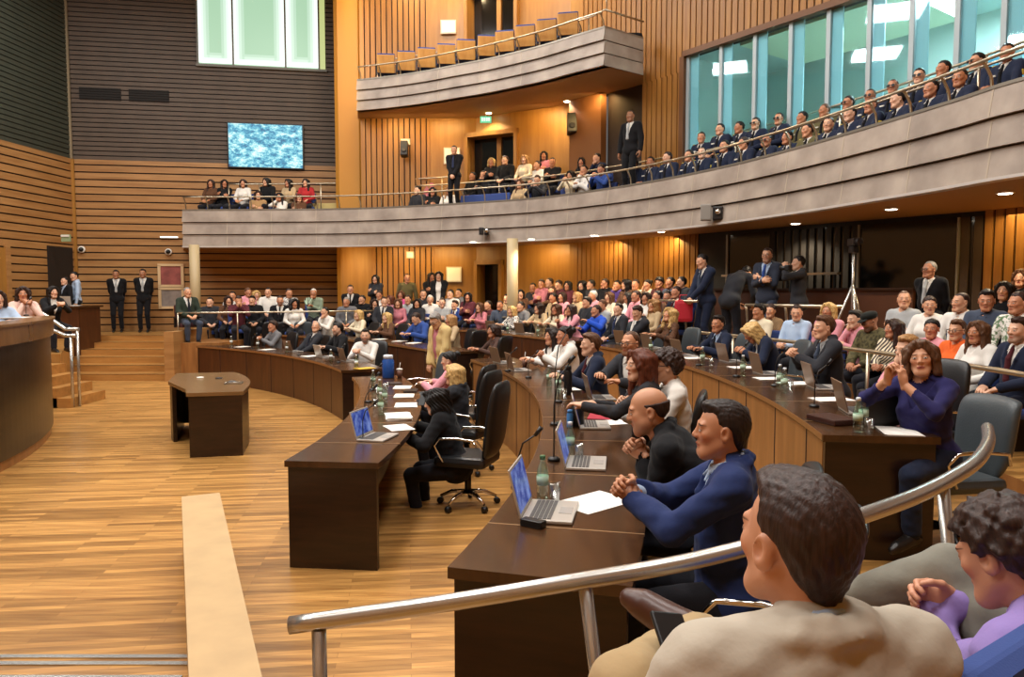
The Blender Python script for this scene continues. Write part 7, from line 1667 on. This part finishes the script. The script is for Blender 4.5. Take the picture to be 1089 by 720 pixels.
brow([(743, 147, 'u2', 'short', 'k', 'navy', W(U, off=1.3)), (763, 138, 'u1', 'short', 'k', 'navy', W(U, off=1.4)), (784, 136, 'u3', 'short', 'k', 'navy', U), (800, 132, 'u1', 'short', 'k', 'navy', UG), (824, 127, 'u2', 'buzz', 'k', 'navy', UG), (849, 126, 'u1', 'short', 'k', 'olive', U), (873, 118, 'u3', 'buzz', 'm', 'olive', U), (897, 110, 'u1', 'short', 'k', 'navy', UG), (919, 103, 'u2', 'buzz', 'k', 'navy', UG), (942, 93, 'u2', 'buzz', 'b', 'navy', UG), (969, 82, 'u2', 'short', 'k', 'navy', UG), (995, 74, 'u1', 'short', 'k', 'navy', U), (1030, 66, 'u1', 'short', 'k', 'navy', UG), (1060, 57, 'u2', 'short', 'k', 'navy', W(U, lim=.4))],
     1.55, F_BB, 'in the balcony rear row', 'a', uni=True)
brow([(242, 196, 'fk', 'long', 'k', 'black', W()), (262, 196, 'fb', 'bob', 'b', 'white', W()), (287, 197, 'mj', 'bob', 'k', 'black', W()), (310, 197, 'fb2', 'long', 'k', 'beige', W()), (328, 196, 'fk2', 'long', 'k', 'red', W()), (228, 206, 'fb', 'long', 'b', 'brown', W())], 1.12, F_BB, 'on the balcony under the television', 'a', lim=.2)
brow([(277, 208, 'mt', 'bob', 'b', 'tan', W()), (301, 210, 'fb3', 'long', 'k', 'white', W()), (320, 211, 'fk', 'bob', 'r', 'brown', W())], .7, F_BA, 'in front on the balcony under the television', 'a', lim=.2)
brow([(446, 203, 'mj', 'short', 'k', 'charcoal', W()), (461, 204, 'fk', 'bob', 'k', 'black', W()), (478, 203, 'fb', 'long', 'l', 'white', W()), (553, 196, 'fb', 'long', 'm', 'beige', W()), (572, 192, 'mt2', 'short', 'b', 'charcoal', W()), (607, 187, 'ft', 'bob', 'k', 'cream', W()), (622, 182, 'mj2', 'short', 'k', 'white', W()), (640, 181, 'mt2', 'short', 'b', 'blue', W())], .78, F_BA, 'in front on the balcony before the double door', 'a', lim=.25)
brow([(454, 190, 'mh', 'short', 'r', 'rose', W()), (504, 188, 'mj', 'short', 'k', 'black', W()), (516, 187, 'mj2', 'short', 'k', 'charcoal', W()), (523, 173, 'fk', 'bob', 'y', 'black', W(lim=.5)), (538, 171, 'mj', 'short', 'b', 'black', W(lim=.5)), (558, 170, 'fb', 'bob', 'l', 'cream', W(lim=.5)), (572, 176, 'fb2', 'short', 'b', 'white', W()), (578, 166, 'fk', 'long', 'k', 'rose', W(off=1.6, lim=.5)), (587, 173, 'mt', 'short', 'k', 'black', W()), (618, 173, 'fk', 'long', 'k', 'black', W()), (637, 169, 'mh3', 'short', 'k', 'navy', W())], 1.3, F_BB, 'on the balcony before the double door', 'a', lim=.35)
stand(484, 160, 19.6, F_BB, 'sf', 'short', 'k', 'black', 2.9, 'person in black suit standing on the balcony before the white notice', tie=None, shirt='black')
stand(669, 124, 16.6, F_BB, 'ssd', 'buzz', 'k', 'black', 2.4, 'person in black suit and pale tie standing in the dark balcony doorway', tie='pale grey', tone='#9a6a4c')
for k_, px in enumerate((494, 506, 518, 530, 598, 566)):
    q, d_ = bal_hit(px, .55); aud_chair((q.x, q.y, F_BA + .02), math.atan2(-d_.y, -d_.x), f'empty blue balcony seat behind the parapet, {ORD[k_ + 1]} from the double door', drop=.03)
for k_, px in enumerate((338, 350)):
    q, d_ = bal_hit(px, 1.0); aud_chair((q.x, q.y, F_BA + .02), math.atan2(-d_.y, -d_.x), f'empty balcony seat under the television, {ORD[k_ + 1]} from the pilaster side', mat('pale_yellow_fabric', '#b8a468', .8), drop=.03)

# ---- nobody sits inside a neighbour: the farther one of a tight pair moves back along its own line of sight
CH = {o.name: c_ for c_, o, w_ in SEATS}
bpy.context.view_layer.update()
for it in range(6):
    ps = [o for o, lb, k, g in PEOPLE if o.name in CH and o.location.y > 5]; mv = 0
    for i in range(len(ps)):
        for j in range(i + 1, len(ps)):
            a, b = ps[i], ps[j]; d = (a.location - b.location)
            if abs(d.z) > .9: continue
            r = math.hypot(d.x, d.y)
            if r < .5:
                f, g = (a, b) if a.location.y > b.location.y else (b, a); sgn = 1
                w_ = wall_at(544.5 + FPX * f.location.x / f.location.y); lim_ = (w_.y if w_ else 21.5) - .62
                if f.location.y + .25 > lim_ or f.location.z > 3 or f.get('moved', 0) > .5:
                    if g.location.z > 3 or g.get('moved', 0) > .5: continue
                    f, sgn = g, -1
                k = 1 + sgn * (.5 - r) * .6 / f.location.y; eye = Vector((0, 0, CAM_H)); hz = f.location.z + 1.2
                n = f.location.copy(); n.x *= k; n.y *= k; n.z = CAM_H + (hz - CAM_H) * k - 1.2
                sh = n - f.location; f.location = n; CH[f.name].location += sh; f['moved'] = f.get('moved', 0) + sh.length; mv += 1
    if not mv: break
for o, lb, k, g in PEOPLE:
    if 'moved' in o: del o['moved']
# ---- labels: things that read alike are told apart by counting from the podium side
def settle(rows):
    by = {}
    for o, lb, k, g in rows: by.setdefault(lb, []).append((k, o, g))
    for lb, v in by.items():
        v.sort(key=lambda t_: t_[0])
        for i, (k, o, g) in enumerate(v):
            o['label'] = lb if len(v) == 1 else lb + f', {ORD[i + 1]} from the podium side'
            if g: o['group'] = g
settle(PEOPLE)
for o, lb, k, g in PEOPLE:
    w_ = o['label']
    o['group'] = ('uniformed people on the balcony' if 'uniform' in w_ else 'audience on the balcony' if 'balcony' in w_ and 'under the balcony' not in w_ else 'audience under the balcony' if any(s in w_ for s in ('under the balcony', 'slatted wall', 'plank wall', 'rail')) else 'people at the desks')

for c_, o, w_ in SEATS:
    t_ = o['label'].replace('person in ', '').replace('person with ', '').replace('person ', '')
    c_['label'] = ' '.join((w_ + ' under the ' + t_).split()[:16]); c_['group'] = 'chairs under the seated people'
# ============================================================ lights, sky-less world, camera
def area(nm, loc, size, power, col=(1, .97, .93), rot=(0, 0, 0), sy=None):
    L = bpy.data.lights.new(nm, 'AREA'); L.energy = power; L.color = col; L.size = size
    if sy: L.shape = 'RECTANGLE'; L.size_y = sy
    o = bpy.data.objects.new(nm, L); COL.objects.link(o); o.location = loc; o.rotation_euler = rot; return o
for x in (-11, -6.5, -2, 2.5):
    for y in (1.0, 6.0, 11.0, 16.5):
        if x > 1 and y > 14: continue
        area('ceiling_light', (x, y, CEIL - .15), 1.6, 250)
# cool light of the room behind the glass
for k in (.2, .5, .8):
    p = MG @ Vector((GL * k, DB * .5, 7.6)); area('booth_light', p, .34, 300, (.84, .98, 1.0))
# warm coves
area('cove_light', (-4.5, 20.3, 8.8), .2, 26, (1, .66, .25), (math.radians(75), 0, 0), 4)
area('cove_light', (-4.5, 20.3, 2.9), .6, 8, (1, .62, .2), (math.radians(60), 0, 0))
for px in (425, 470, 575, 640, 700):
    q = wall_at(px); area('cove_light', (q.x * .965, q.y * .965, Z_S - .1), .9, 16, (1, .68, .28), (math.radians(25), 0, 0), .2)
for px in (420, 470, 570, 630):
    q = wall_at(px); area('cove_light', (q.x * .965, q.y * .965, Z_U - .1), .9, 20, (1, .66, .26), (math.radians(25), 0, 0), .2)
for px in (430, 500, 570, 640):
    q = wall_at(px); area('cove_light', (q.x * .95, q.y * .95, CEIL - .3), 1.0, 60, (1, .74, .4), (math.radians(15), 0, 0), .3)
q = wall_at(1060); area('cove_light', (q.x * .97, q.y * .95, Z_S - .1), .8, 14, (1, .68, .25))
W = bpy.data.worlds.new('World'); SC.world = W; W.use_nodes = True
W.node_tree.nodes['Background'].inputs[0].default_value = (1, .97, .93, 1); W.node_tree.nodes['Background'].inputs[1].default_value = .12
cam = bpy.data.cameras.new('camera'); cam.sensor_width = 36; cam.lens = FPX / 1089 * 36; cam.clip_start = .05; cam.clip_end = 100
co = bpy.data.objects.new('camera', cam); COL.objects.link(co); co.location = (0, 0, CAM_H); co.rotation_euler = (PI / 2 - PITCH, 0, 0); SC.camera = co
SC.view_settings.view_transform = 'Standard'; SC.view_settings.look = 'None'; SC.view_settings.gamma = 1; SC.view_settings.exposure = 0.14; SC.view_settings.use_curve_mapping = False
SC.cycles.use_denoising = True
SC.cycles.max_bounces = 6; SC.cycles.transparent_max_bounces = 8; SC.cycles.caustics_reflective = False; SC.cycles.caustics_refractive = False; SC.cycles.sample_clamp_indirect = 6
